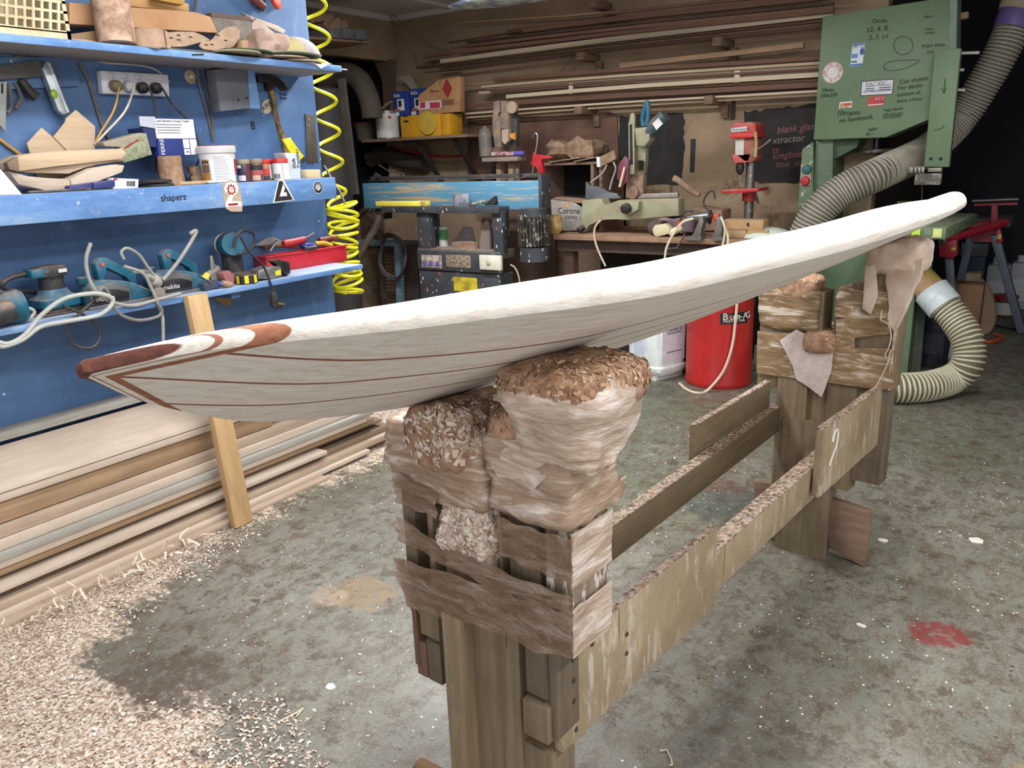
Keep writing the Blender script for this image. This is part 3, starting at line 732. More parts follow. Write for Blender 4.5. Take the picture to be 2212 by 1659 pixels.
# ================================================================== LEFT SIDE: timber stack, shelves, tools
TOPZ, MIDZ, LOWZ = 1.815, 1.34, .935
def meshes(o):
    out = [o] if o.type == 'MESH' else []
    for c in o.children: out += meshes(c)
    return out
def rest(o, z):
    """set a finished thing down so that its lowest point lies on height z"""
    lo = min((origin(q).z+v.co.z) for q in meshes(o) for v in q.data.vertices)
    o.location.z += z-lo+.0006; return o
def stretch(o, z):
    """carry a standing thing down to the shelf it stands on, keeping its top where it is"""
    ms_ = meshes(o); zs = [origin(q).z+v.co.z for q in ms_ for v in q.data.vertices]; lo, hi = min(zs), max(zs); k = (hi-z-.0006)/(hi-lo)
    for q in ms_:
        oz = origin(q).z
        for v in q.data.vertices: v.co.z = hi-(hi-(oz+v.co.z))*k-oz
    return o
def wire(name, pts, r, m_, label, cat='cable', group=None, n=6, parent=None, seg=8):
    b = MB(); b.tube(curve(pts, n), r, seg)
    return link(name, b, m_, parent) if parent else one(name, b, m_, label, cat, group)
def sl(name, pts, th, m_, parent, bev=0.0, **k):
    b = MB(); slab(b, pts, th, bev, **k); return link(name, b, m_, parent)
PALE = [wood((204, 188, 172), (186, 168, 150), 'y', .6, .75, .2, (150, 132, 112), seed=s) for s in (1, 2, 3)]
TAN = [wood((190, 170, 150), (166, 144, 124), 'y', .6, .75, .25, (130, 112, 94), seed=s) for s in (4, 5)]
GREYP = wood((176, 172, 162), (154, 150, 142), 'y', .6, .75, .2, seed=6)
BROWN = wood((172, 144, 112), (146, 116, 86), 'y', .6, .75, .3, (110, 90, 72), seed=7)
DARKP = wood((140, 118, 98), (112, 92, 76), 'y', .6, .8, .3, (96, 82, 70), seed=8)
# --- planks lying along the wall: (front x, low z, high z, depth, far end y, rise of the far end, slew of the far end, finish, what it looks like)
PL = [
 (-2.640, .000, .014, .16, 2.30, 0, .00, TAN[0], 'thin bark-edged plank at the very bottom front of the timber stack'),
 (-2.675, .014, .034, .20, 2.62, 0, -.01, PALE[0], 'pale plank second from the floor in the timber stack'),
 (-2.690, .034, .062, .22, 2.80, .0, -.02, TAN[1], 'tan plank third from the floor in the timber stack'),
 (-2.735, .062, .090, .22, 2.84, .0, -.01, DARKP, 'dull brown recessed plank under the dark gap of the stack'),
 (-2.700, .0925, .1115, .20, 2.36, .0, .0, PALE[1], 'pale plank with a loose far end, just below the gap of the stack'),
 (-2.765, .114, .128, .20, 2.80, .0, .0, DARKP, 'dark set-back plank that leaves a black gap in the stack'),
 (-2.735, .132, .158, .22, 2.72, 0, -.01, BROWN, 'brown rough-edged plank just above the dark gap of the stack'),
 (-2.728, .160, .184, .20, 2.66, 0, .0, PALE[2], 'cream plank with a thin shadow line in the middle of the stack'),
 (-2.722, .186, .212, .20, 2.70, 0, .0, GREYP, 'grey-edged plank in the middle of the timber stack'),
 (-2.738, .214, .248, .20, 2.60, 0, -.01, PALE[0], 'broad cream plank below the wide tan one in the stack'),
 (-2.752, .250, .292, .20, 2.45, .0, -.01, TAN[0], 'dusty tan plank directly under the heavy brown beam'),
 (-2.765, .296, .368, .10, 2.12, .0, .0, BROWN, 'heavy honey-brown beam high on the timber stack'),
 (-2.875, .294, .366, .10, 2.50, .0, .0, TAN[1], 'tan plank lying behind the heavy brown beam')]
for xf, z0, z1, dp, ye, dz, dx, m_, lab in PL:
    b = MB(); a = Vector((xf-dp/2, -.1, (z0+z1)/2)); e = Vector((xf-dp/2+dx, ye, (z0+z1)/2+dz)); b.bar(a, e, dp, z1-z0, bev=.002)
    one('timber_plank', b, m_, lab, 'plank', 'planks stacked along the blue wall')
def tilted(y0, y1, pts, m_, lab):
    b = MB(); b.prism([(x, y0, z) for x, z in pts], (0, y1-y0, 0), .0015); one('timber_plank', b, m_, lab, 'plank', 'planks stacked along the blue wall')
tilted(-.1, 2.2, [(-2.752, .372), (-2.752, .398), (-2.93, .425), (-2.93, .372)], PALE[1], 'thick pale plank whose edge shows above the brown beam')
tilted(-.1, 2.35, [(-2.750, .402), (-2.755, .418), (-2.935, .503), (-2.94, .484)], PALE[2], 'wide cream plank lying tilted on top of the stack')
tilted(-.1, 2.5, [(-2.932, .516), (-2.99, .522), (-2.995, .548), (-2.935, .545)], GREYP, 'narrow grey plank against the blue wall at the top of the stack')
# --- prop
PROPW = wood((204, 170, 124), (180, 144, 100), 'z', .5, .65, .1, seed=11)
b = MB(); lo, hi = Vector((-2.598, 1.785, .0)), Vector((-2.688, 1.785, .93)); ax = (hi-lo).normalized()
b.bar(lo+Vector((0, 0, .012)), hi+ax*.02, .085, .036, (1, 0, .1), .003)
rest(one('prop_post', b, PROPW, 'honey-coloured timber prop leaning from the floor against the lower blue shelf', 'post'), 0)
# --- shavings on the floor
def floor_flakes(name, n, size, region, m_, lab, z=.0015):
    pts = []
    while len(pts) < n:
        p = region()
        if p: pts.append((Vector((p[0], p[1], z)), Vector((random.gauss(0, .4), random.gauss(0, .4), 1))))
    b = flakes(pts, size); o = one(name, b, m_, lab, 'shavings', smooth=False); o['kind'] = 'stuff'; return o
def reg_main():
    x = random.uniform(-2.62, -1.3); y = random.uniform(.45, 2.3)
    e = (noise.noise(Vector((x*2.2, y*4.5, 3)))*.30)+random.gauss(0, .05)
    d = min(x+.40*y+1.90, max(y-.94, x+1.40))+e
    return (x, y) if d < 0 else None
def reg_loose():
    x = random.uniform(-1.6, 1.0); y = random.uniform(1.05, 4.0)
    if -1.05 < x < -.25 and (.8 < y < 1.2 or 2.5 < y < 2.9): return None
    return (x, y) if random.random() < .25+.75*max(0, (-x-.6)/1) else None
def reg_pile():
    y = random.uniform(.5, 2.9); return (-2.60+abs(random.gauss(0, .05)), y)
floor_flakes('sawdust_drift', 7000, .0085, reg_main, CHIPW, 'drift of pale wood shavings spread over the floor beside the timber stack')
floor_flakes('floor_litter', 600, .007, reg_loose, CHIPW, 'single pale chips strewn over the open concrete floor', .001)
floor_flakes('sawdust_edge', 1500, .006, reg_pile, CHIPW, 'line of sawdust along the foot of the timber stack')
b = MB()
for k in range(120):
    y = random.uniform(.85, 1.55) if k < 95 else random.uniform(2.5, 2.85); p = Vector((-2.575+random.gauss(0, .035), y, random.uniform(.006, .05 if k < 95 else .02))); a = Vector((random.gauss(0, 1), random.gauss(0, 1), random.gauss(0, .3))).normalized()
    L = random.uniform(.02, .05); q = curve([p, p+a*L*.5+Vector((0, 0, random.uniform(0, .02))), p+a*L+Vector((random.gauss(0, .012), random.gauss(0, .012), random.uniform(-.004, .02)))], 4); w = random.uniform(.002, .0045); s_ = a.cross(Vector((0, 0, 1))).normalized()
    q = [Vector((v.x, v.y, max(v.z, .003))) for v in q]
    V = [(b.bm.verts.new(v+s_*w), b.bm.verts.new(v-s_*w+Vector((0, 0, w*.8)))) for v in q]
    for i in range(len(V)-1): b.bm.faces.new((V[i][0], V[i+1][0], V[i+1][1], V[i][1]))
o = one('shaving_curls', b, mat((214, 198, 176), .7), 'tangle of long curled wood shavings along the foot of the timber stack', 'shavings'); o['kind'] = 'stuff'
# --- the three blue shelves
sh = thing('wall_shelf', (-2.86, 1.3, TOPZ-.025), 'upper blue shelf crowded with sanding pads, tubes and boards', 'shelf')
b = MB(); b.bb((-3, -.6, TOPZ-.025), (-2.72, 2.69, TOPZ), .002); link('shelf_board', b, BLUE2, sh)
b = MB(); b.cyl((-2.74, 2.69, TOPZ-.012), (-2.74, 2.74, TOPZ-.013), .004); link('bolt', b, STEEL, sh)
b = MB(); b.cyl(at(415, 118, x=-2.719), at(440, 117, x=-2.715), .003, seg=8); link('nail', b, DSTEEL, sh)
sh = thing('wall_shelf', (-2.86, 1.3, 1.25), 'middle blue shelf with a deep stickered front board', 'shelf')
b = MB(); b.bb((-3, -.6, MIDZ-.022), (-2.742, 2.588, MIDZ), .001); link('shelf_board', b, BLUE2, sh)
b = MB(); b.bb((-2.742, -.6, 1.249), (-2.72, 2.59, MIDZ+.001), .002); FASC = link('front_board', b, BLUE2, sh)
sh3 = thing('wall_shelf', (-2.86, 1.3, LOWZ-.022), 'lower blue shelf holding the power tools', 'shelf')
b = MB(); b.bb((-3, -.6, LOWZ-.022), (-2.72, 2.715, LOWZ), .002); link('shelf_board', b, BLUE2, sh3)
b = MB(); b.bb((-2.985, 1.99, .885), (-2.75, 2.03, LOWZ-.022)); link('shelf_bracket', b, BLUE, sh3)
b = MB(); slab(b, [(462, 624), (510, 612), (498, 660), (490, 662), (466, 646)], .012, x=-2.93); link('gusset', b, wood((150, 118, 78), (126, 98, 64), 'z'), sh3)
b = MB(); b.bb((-3.0, -.6, 1.20), (-2.985, 2.4, 1.249)); link('shelf_cleat', b, BLUE, sh3)
# stickers and writing on the front board
XF = -2.7195
st = one('sticker', slab(MB(), [(480, 400), (486, 392), (500, 389), (515, 394), (519, 410), (524, 440), (523, 457), (500, 457), (488, 450), (484, 430), (481, 415)], .0008, x=XF+.0006), mat((176, 158, 136), .8), 'tan cut-out sticker of a figure two with a red cog, hung over the shelf front', 'sticker')
TAG = st
sl('figure_two', [(484, 408), (488, 396), (498, 393), (510, 395), (515, 404), (514, 414), (504, 424), (500, 434), (520, 435), (522, 446), (488, 447), (487, 440), (494, 424), (500, 418), (498, 416), (488, 417)], .0004, mat((226, 218, 212), .8), st, x=XF+.0014)
c = at(500, 409.5, x=XF+.002); CRIM = mat((150, 32, 44), .6)
b = MB(); gp = []
for k in range(36):
    r = .0215 if (k % 4) in (0, 1) else .0165; a = 2*PI*k/36; gp.append(c+Vector((0, math.cos(a)*r, math.sin(a)*r)))
b.prism(gp, (-.0006, 0, 0)); link('cog', b, CRIM, st)
b = MB(); b.cyl(c+Vector((.0008, 0, 0)), c, .012, seg=24); link('cog_centre', b, mat((226, 218, 212), .8), st)
b = MB(); b.tube([c+Vector((.0012, math.cos(a)*(.0095-.0011*a), math.sin(a)*(.0095-.0011*a))) for a in [k*.35 for k in range(22)]], .0008, 5); link('spiral', b, CRIM, st)
b = MB(); b.bb(at(493, 440, x=XF+.0022), at(514, 443, x=XF+.0016)); link('printed_bar', b, CRIM, st)
st = one('sticker', slab(MB(), [(589.5, 438.5), (601, 389), (613, 388), (636, 432)], .0008, x=XF+.0006), mat((226, 220, 208), .7), 'black triangle sticker with a white angular mark on the shelf front', 'sticker')
sl('triangle', [(593, 436), (603, 391), (610, 391), (633, 431)], .0004, mat((34, 32, 34), .6), st, x=XF+.0014)
sl('angle_mark', [(604, 424.5), (612, 396), (615, 404), (616, 405), (613, 416), (619, 415), (620.5, 423.5)], .0004, WHITEP, st, x=XF+.002)
cc_ = at(687, 405, x=XF+.0006); st = one('sticker', MB().cyl(cc_+Vector((-.0006, 0, 0)), cc_, .0265, seg=36), WHITEP, 'round black badge with a red swirl at the right end of the shelf front', 'sticker')
b = MB(); b.cyl(cc_, cc_+Vector((.0006, 0, 0)), .024, seg=36); link('black_ring', b, mat((30, 30, 32), .6), st)
b = MB(); b.cyl(cc_+Vector((.0006, 0, 0)), cc_+Vector((.0011, 0, 0)), .0125, seg=28); link('badge_centre', b, WHITEP, st)
b = MB(); b.tube([cc_+Vector((.0016, math.cos(a)*(.010-.0013*a), math.sin(a)*(.010-.0013*a))) for a in [k*.35 for k in range(20)]], .001, 5); link('spiral', b, CRIM, st)
for k, ch in enumerate('HAMMERHEAD'[::-1]):
    pass
for k, a in enumerate((math.radians(q) for q in range(200, -21, -26))):
    p = cc_+Vector((.0008, math.cos(a)*.0168, math.sin(a)*.0168)); b = MB(); b.box(p, (.0006, .0028, .0045), Matrix.Rotation(a-PI/2, 3, 'X')); link('badge_tick', b, WHITEP, st)
tx = thing('stencilled_word', at(347, 436, x=XF+.0008), 'black stencilled word on the blue shelf front', 'lettering')
lettering('letters', 'shaperz', at(348, 435, x=XF+.0008), .034, (0, 1, 0), (0, 0, 1), INK, tx)

def vc(u0, u1, vt, vb, x, z=None):
    c = at((u0+u1)/2, vb, x=x); dep = (c-CAM).dot(CF); r = (u1-u0)/2*dep/FOC; h = at((u0+u1)/2, vt, x=x).z-c.z
    if z is not None: c.z = z
    return c, r, h
def wrap(c, r, z0, z1, a0, a1, k=10, th=.0008):
    b = MB(); ang = math.atan2(CAM.y-c.y, CAM.x-c.x); o = []
    P = [[], [], [], []]
    for i in range(k+1):
        a = ang+math.radians(a0+(a1-a0)*i/k); d = Vector((math.cos(a), math.sin(a), 0))
        for j, (rr, zz) in enumerate(((r+th, z0), (r+th, z1), (r, z1), (r, z0))): P[j].append(b.bm.verts.new(Vector((c.x, c.y, c.z+zz))+d*rr))
    for i in range(k):
        for j in range(4): b.bm.faces.new((P[j][i], P[j][i+1], P[(j+1) % 4][i+1], P[(j+1) % 4][i]))
    return b
def lines(b, c, r, z0, z1, n, a0, a1, hgt=.0012):
    for i in range(n):
        z = z1-(z1-z0)*(i+.5)/n; e = a1-(a1-a0)*random.uniform(0, .4); q = wrap(c, r+.0009, z-hgt/2, z+hgt/2, a0, e, 6, .0004)
        me = bpy.data.meshes.new('t'); q.bm.to_mesh(me); q.bm.free(); b.bm.from_mesh(me); bpy.data.meshes.remove(me)
    return b
GREYT = mat((96, 100, 106), .7)
# bucket
c, r, h = vc(436, 514, 305, 388, -2.80, MIDZ)
t = thing('plastic_tub', c, 'white printed tub with a dished red lid on the middle shelf', 'tub')
m = MB(); m.lathe([(r*.84, 0), (r*.86, .003), (r*.96, h*.80), (r*.96, h*.8+.001)], c); link('tub_body', m, WHITEP, t)
m = MB(); m.lathe([(r*1.02, h*.79), (r*1.04, h*.82), (r*1.04, h*.955), (r*1.0, h*.97), (r*.97, h*.955)], c); link('rim', m, mat((206, 204, 202), .5), t)
m = MB(); m.lathe([(r*.985, h*.955), (r*1.0, h*.985), (r*.96, h*.975), (r*.9, h*.935), (.0001, h*.925)], c, closed=False); link('lid', m, mat((196, 40, 50), .45), t)
lb = link('label', wrap(c, r*.925, h*.04, h*.74, -25, 62), mat((232, 232, 232), .6), t)
link('printed_lines', lines(MB(), c, r*.93, h*.08, h*.72, 15, -14, 44), GREYT, lb)
for k, cl in enumerate(((104, 66, 46), (120, 86, 70), (176, 120, 50))): link('printed_picture', wrap(c, r*.922, h*(.52-.22*k), h*(.72-.22*k), -62, -30), mat(cl, .6, var=.4, scale=60), t)
link('red_panel', wrap(c, r*.925, h*.22, h*.62, 64, 84), mat((190, 38, 46), .5), t)
# jars
def jar(u0, u1, vt, vb, x, lid, bodyc, bands, lab):
    c, r, h = vc(u0, u1, vt, vb, x, MIDZ); t = thing('jar', c, lab, 'jar', 'jars of stain beside the printed tub')
    m = MB(); m.lathe([(r*.95, 0), (r, .004), (r, h*.74), (r*.92, h*.80), (r*.92, h*.82)], c, seg=24); link('jar_body', m, mat(bodyc, .35, dust=.2), t)
    m = MB(); m.lathe([(r*.98, h*.80), (r*1.0, h*.81), (r*1.0, h*.97), (r*.96, h)], c, seg=24); link('lid', m, mat(lid, .5, dust=.3), t)
    for a0, a1, z0, z1, cl in bands: link('label', wrap(c, r, h*z0, h*z1, a0, a1), mat(cl, .6, var=.2, scale=90), t)
    return c, r, h, t
jar(514, 543, 336, 385, -2.79, (150, 138, 112), (44, 40, 62), [(-80, 10, .06, .30, (196, 194, 196)), (20, 80, .05, .72, (96, 40, 44)), (-70, -20, .62, .76, (214, 206, 196))], 'jar with a dusty khaki lid and navy label next to the tub')
jar(541, 570, 335, 384, -2.78, (138, 126, 100), (108, 70, 60), [(-70, 70, .52, .72, (40, 36, 42)), (-50, 60, .30, .48, (170, 80, 76)), (-40, 30, .06, .28, (186, 160, 140))], 'jar with a khaki lid and brown and black label')
jar(560, 590, 334, 380, -2.85, (206, 36, 40), (168, 112, 72), [(-50, 30, .25, .55, (206, 60, 62)), (34, 70, .1, .75, (220, 218, 214)), (-50, 30, .03, .22, (56, 60, 74))], 'red-lidded jar half hidden behind its neighbours')
c, r, h, t = jar(591, 625, 334, 381, -2.79, (204, 44, 46), (150, 60, 56), [(-75, 10, .03, .78, (224, 224, 224)), (14, 80, .03, .78, (228, 228, 228))], 'red-lidded jar with a white barcode label')
b = MB()
for k in range(9):
    q = wrap(c, r+.001, h*.08, h*.30, -60+k*6, -60+k*6+random.choice((2, 3.5)), 2, .0004); me = bpy.data.meshes.new('t'); q.bm.to_mesh(me); q.bm.free(); b.bm.from_mesh(me); bpy.data.meshes.remove(me)
link('barcode', b, INK, t)
# plastic sleeve with handwriting
t = thing('plastic_container', at(632, 380, x=-2.81), 'milky plastic container with handwriting on its side, right of the jars', 'container')
sl('container_body', [(613, 323), (647, 324), (649, 379), (624, 381), (622, 345)], .07, mat((196, 204, 210), .35), t, .002, x=-2.79)
m = lettering('handwriting', 'Slub\nTwister', at(639, 357, x=-2.7885), .026, (0, -.05, 1), (0, -1, .05), INK, t); rest(t, MIDZ)
t = one('wood_offcut', slab(MB(), [(660, 360), (691, 360), (693, 378), (664, 379)], .04, .002, x=-2.79), wood((210, 188, 150), (190, 166, 128), 'y'), 'small pale wood offcut at the right end of the middle shelf', 'offcut'); rest(t, MIDZ)
t = one('bottle_cap', MB().cyl((-2.83, 2.44, MIDZ), (-2.83, 2.44, MIDZ+.022), .011), mat((190, 40, 44), .5), 'small red cap behind the pale offcut', 'cap')
# printed tool box resting on the worn roll, with its flap
c, r, h = vc(345, 397, 318, 382, -2.84, MIDZ)
t = thing('sanding_roll', c, 'dusty brown roll standing under the blue and white carton', 'roll'); m = MB(); m.lathe([(r, 0), (r*1.02, .01), (r*.98, .02), (r*.96, h*.6), (r*.93, h), (.004, h)], c); m.lumpy(.003, 30); link('roll_body', m, mat((140, 108, 84), .9, c2=(168, 138, 112), scale=40), t)
bz = MIDZ+h+.001
t = thing('carton', (-2.88, 1.93, bz), 'blue and white printed tool carton balanced on the brown roll', 'box')
P = px([(340, 318), (427, 316), (420, 257), (337, 254)], x=-2.845); P = [Vector((-2.845, p.y, max(p.z, bz) if i > 1 else bz)) for i, p in enumerate(P)]
m = MB(); m.prism(P, (-.11, 0, 0), .001); link('carton_body', m, mat((34, 52, 118), .55), t)
y0, y1, zt = P[0].y, P[1].y, P[2].z; zm = bz+(zt-bz)*.47
def plate(name, ya, yb, za, zb, cl, par=None, dx=.0006, th=.0006):
    m = MB(); m.bb((-2.845+dx, ya, za), (-2.845+dx-th, yb, zb)); return link(name, m, mat(cl, .6), par or t)
wl = plate('white_panel', y0+.002, y1-.004, zm, zt-.002, (226, 226, 228)); L = y1-y0
lettering('printed_heading', 'Load Specime Group 7-table', Vector((-2.844, y0+L*.03, zt-.013)), .0125, (0, 1, 0), (0, 0, 1), INK, wl)
for k in range(4): m = MB(); m.bb((-2.8438, y0+.01, zt-.021-k*.010), (-2.8444, y0+L*random.uniform(.55, .8), zt-.024-k*.010)); link('printed_line', m, GREYT, wl)
lettering('brand_lettering', 'FERREX', Vector((-2.844, y0+.028, bz+.004)), .022, (0, 0, 1), (0, -1, 0), WHITEP, t)
plate('pictogram', y1-L*.36, y1-L*.21, bz+.028, zm-.003, (222, 222, 224)); p3 = plate('number_panel', y1-L*.36, y1-L*.21, bz+.003, bz+.025, (222, 222, 224)); plate('data_panel', y1-L*.19, y1-L*.02, bz+.003, zm-.003, (222, 222, 224))
lettering('numeral', '3', Vector((-2.8438, y1-L*.24, bz+.009)), .018, (0, 0, 1), (0, -1, 0), INK, p3)
m = MB(); slab(m, [(301, 251), (335, 252), (338, 278), (303, 272)], .004, x=-2.842); link('open_flap', m, mat((176, 178, 190), .6), t)
m = MB(); slab(m, [(308, 276), (337, 279), (338, 318), (318, 316)], .1, x=-2.846); link('carton_side', m, mat((30, 42, 92), .6), t)
# folded timber fins, templates and small things on the left half of the middle shelf
FIN = wood((206, 182, 152), (186, 160, 130), 'y', .5, .8, .25, (170, 148, 124), seed=21)
t = thing('plywood_template', at(150, 330, x=-2.95), 'pale plywood template shaped like two leaning tabs, standing against the wall', 'template')
sl('left_tab', [(56, 298), (88, 264), (143, 312), (140, 400), (90, 402)], .006, FIN, t, .001, x=-2.95); sl('right_tab', [(113, 284), (140, 252), (140, 245), (162, 226), (204, 262), (202, 398), (150, 400), (142, 312)], .006, FIN, t, .001, x=-2.945); rest(t, MIDZ)
def finblock(name, pts, th, x, lab, m_=FIN, z=MIDZ):
    return rest(one(name, slab(MB(), pts, th, .003, x=x), m_, lab, 'fin blank', 'wooden fin blanks on the middle shelf'), z)
finblock('fin_blank', [(18, 366), (60, 380), (150, 384), (153, 411), (100, 408), (40, 396)], .10, -2.765, 'lower left fin blank of the heap, with a pale sawn end', PALE[0])
finblock('fin_blank', [(152, 384), (200, 360), (250, 352), (269, 354), (264, 369), (155, 411)], .10, -2.765, 'lower right fin blank of the heap, its broad cream edge facing out', PALE[1])
finblock('fin_blank', [(42, 372), (130, 360), (230, 349), (268, 346), (267, 354), (200, 360), (152, 381), (60, 379)], .08, -2.80, 'thin split fin blank sandwiched in the heap', TAN[1], z=at(60, 379, x=-2.80).z)
finblock('fin_blank', [(14, 352), (40, 337), (72, 331), (130, 326), (200, 323), (262, 321), (275, 330), (262, 345), (230, 347), (130, 358), (42, 371), (18, 366)], .09, -2.785, 'broad curved fin blank lying across the top of the heap', FIN, z=at(42, 371, x=-2.785).z)
m = MB(); slab(m, [(15, 351), (40, 338), (43, 371), (20, 366)], .03, .003, x=-2.75); one('wood_offcut', m, DARKP, 'end-grain offcut at the left end of the fin heap', 'offcut')
t = rest(one('plastic_fin', slab(MB(), [(-40, 412), (-40, 330), (0, 356), (46, 410)], .006, .001, x=-2.735), mat((226, 222, 218), .6), 'white pointed plastic sheet leaning at the left end of the middle shelf', 'sheet'), MIDZ)
t = thing('battery_pack', at(190, 404, x=-2.735), 'pair of dark blue flat blocks at the front of the middle shelf', 'block')
sl('left_block', [(149, 400), (199, 393), (200, 408), (151, 413)], .03, mat((44, 52, 110), .5, dust=.2), t, .002, x=-2.735); sl('right_block', [(201, 393), (248, 387), (249, 402), (202, 407)], .03, mat((44, 52, 110), .5, dust=.2), t, .002, x=-2.735); rest(t, MIDZ)
t = thing('staple_box', at(268, 385, x=-2.745), 'small white barcode box in front of the fin heap', 'box')
sl('box_body', [(240, 374), (298, 377), (297, 396), (243, 398)], .06, mat((216, 214, 212), .6), t, .001, x=-2.745); sl('red_mark', [(243, 375), (252, 375), (252, 379), (244, 379)], .0008, CRIM, t, x=-2.744)
b = MB()
for k in range(8): slab(b, [(272+k*2.4, 381), (273+k*2.4+random.random(), 381), (273+k*2.4+.5, 392), (272+k*2.4, 392)], .0006, x=-2.7442)
link('barcode', b, INK, t); rest(t, MIDZ)
t = thing('picture_box', at(270, 320, x=-2.86), 'tilted box with a green leafy picture behind the fin heap', 'box')
sl('box_body', [(262, 318), (316, 288), (329, 334), (268, 352), (255, 330)], .05, mat((120, 124, 92), .6, c2=(160, 164, 140), scale=50), t, .002, x=-2.84); sl('box_lid', [(222, 308), (300, 287), (318, 288), (262, 318), (228, 316)], .05, mat((156, 146, 128), .8), t, .002, x=-2.845); sl('red_stripe', [(268, 318), (300, 300), (301, 303), (270, 322)], .0008, CRIM, t, x=-2.839)
for k, (u, v, lab) in enumerate(((335, 384, 'black rubber sanding pad lying lowest under the cables'), (330, 377, 'black rubber sanding pad on top of another'))):
    p = at(u, v, x=-2.80); m = MB(); m.lathe([(.062, 0), (.064, .004), (.060, .011), (.02, .014), (.001, .014)], (p.x, p.y, MIDZ+k*.0145), seg=28); one('sanding_pad', m, RUBBER, lab, 'sanding pad', 'rubber pads on the middle shelf')
m = MB(); m.bar((-2.745, 1.28, MIDZ+.006), (-2.742, 1.47, MIDZ+.006), .016, .008, bev=.002); m.cyl((-2.742, 1.475, MIDZ+.002), (-2.742, 1.475, MIDZ+.011), .016); one('spanner', m, DSTEEL, 'grey steel spanner lying along the front edge of the middle shelf', 'spanner')
m = MB(); m.bar((-2.80, 1.86, MIDZ+.008), (-2.79, 2.02, MIDZ+.008), .018, .012, bev=.003); one('wood_stick', m, PROPW, 'short yellow wood stick behind the brown roll', 'stick')
m = MB(); m.box((-2.90, 2.03, MIDZ+.03), (.05, .08, .05)); m.subdiv(4); m.lumpy(.02, 25, 3); rest(one('crumpled_sandpaper', m, mat((172, 140, 116), .9), 'crumpled brown sandpaper beside the tub', 'sandpaper'), MIDZ)
m = MB(); m.ball((-2.76, 1.98, MIDZ+.008), .02, (1, 1.2, .35)); rest(one('paper_scrap', m, WHITEP, 'small white scrap in front of the brown roll', 'scrap'), MIDZ)
# --- on the blue panel
XW = -2.999
t = thing('power_outlet', at(290, 180, x=XW), 'white four-way power outlet on the blue wall', 'power outlet')
sl('face_plate', [(217, 152), (364, 161), (367, 209), (222, 202)], .032, mat((206, 206, 214), .45), t, .004, x=XW+.032)
plugs = [((246, 186), (118, 104, 78), 'yellowed brown'), ((275, 188), (186, 188, 190), 'white'), ((304, 190), (26, 26, 28), 'black'), ((333, 191), (24, 24, 26), 'black rightmost')]
for (u, v), cl, nm in plugs:
    p = at(u-8, v-24, x=XW+.0325); m = MB(); m.bb(p+Vector((0, -.010, -.010)), p+Vector((.006, .010, .010)), .002); link('switch', m, mat((196, 196, 202), .4), t)
ends = [[(246, 186), (256, 196), (245, 240), (215, 290), (207, 310)], [(275, 188), (290, 186), (270, 240), (225, 290), (205, 312)], [(304, 190), (322, 190), (334, 230), (337, 300), (337, 360), (333, 370)], [(333, 191), (350, 190), (372, 225), (410, 265), (428, 300), (432, 340), (415, 370), (405, 384)]]
for ((u, v), cl, nm), path in zip(plugs, ends):
    p = at(u, v, x=XW+.033); m_ = mat(cl, .4, dust=.2)
    pt = thing('power_plug', p, nm+' plug with its lead in the four-way outlet', 'plug')
    m = MB(); m.lathe([(.021, 0), (.0215, .012), (.019, .026), (.012, .032), (.001, .033)], p, (1, 0, 0), 22); link('plug_body', m, m_, pt)
    pts = [p+Vector((.025, 0, 0))]+[at(a, b_, x=XW+(.07 if i < 2 else .06 if i < 4 else .09)) for i, (a, b_) in enumerate(path[1:])]
    lead = {'yellowed brown': (186, 148, 74), 'white': (210, 200, 184)}.get(nm, (40, 40, 42))
    b = MB(); b.tube(curve(pts, 7), .0042, 8); link('lead', b, mat(lead, .5, dust=.5), pt)
DUSTC = mat((98, 92, 88), .8, dust=.6); GREYC = mat((150, 148, 142), .7, dust=.2); BLKC = mat((40, 40, 44), .6, dust=.2)
wire('conduit_cable', px([(0, 142), (60, 118), (150, 125), (185, 160), (205, 220), (222, 275), (238, 305)], x=XW+.006), .006, DUSTC, 'grey dusty cable curving down the wall left of the outlet')
wire('wall_cable', px([(205, 128), (230, 136), (290, 140), (330, 148), (355, 165), (366, 178)], x=XW+.005), .004, mat((176, 176, 176), .6), 'pale cable running over the top of the power outlet')
wire('wall_cable', px([(425, 0), (420, 30), (418, 60), (428, 66)], x=XW+.006), .005, DUSTC, 'dark cable dropping down the wall above the upper shelf')
for k, du in enumerate((0, 14)):
    wire('wall_cable', px([(424+du, 146), (432+du, 190), (445+du*.6, 235), (452+du*.5, 265), (460, 304)], x=XW+.006), .0048, DUSTC, ('left' if k == 0 else 'right')+' one of the twin dusty cables dropping to the printed tub')
wire('wall_cable', px([(-20, 290), (0, 302), (30, 324), (44, 334)], x=XW+.01), .006, mat((186, 140, 70), .6), 'yellow-brown lead crossing the wall at the far left')
t = thing('cord_hole', at(410, 166, x=XW), 'round brass-coloured wall socket right of the outlet', 'socket'); p = at(410, 166, x=XW)
m = MB(); m.lathe([(.026, 0), (.027, .006), (.02, .01), (.018, .004), (.001, .004)], p, (1, 0, 0), 24); link('socket_ring', m, mat((170, 150, 120), .5, dust=.3), t); m = MB(); m.bb(p+Vector((.004, -.008, -.006)), p+Vector((.012, .008, .004))); link('socket_latch', m, WHITEP, t)
t = thing('wall_box', at(520, 190, x=XW), 'grey wooden block bracket fixed under the upper shelf', 'bracket')
sl('block', [(463, 150), (534, 146), (540, 234), (476, 241)], .06, mat((96, 98, 106), .8, dust=.15), t, .002, x=XW+.09); m = MB(); slab(m, [(534, 146), (548, 146), (563, 235), (540, 234)], .05, x=XW+.085); link('block_side', m, BLUE2, t)
for u, v in ((514, 216), (532, 212)): m = MB(); m.cyl(at(u, v, x=XW+.091), at(u, v, x=XW+.088), .006); link('hole', m, INK, t)
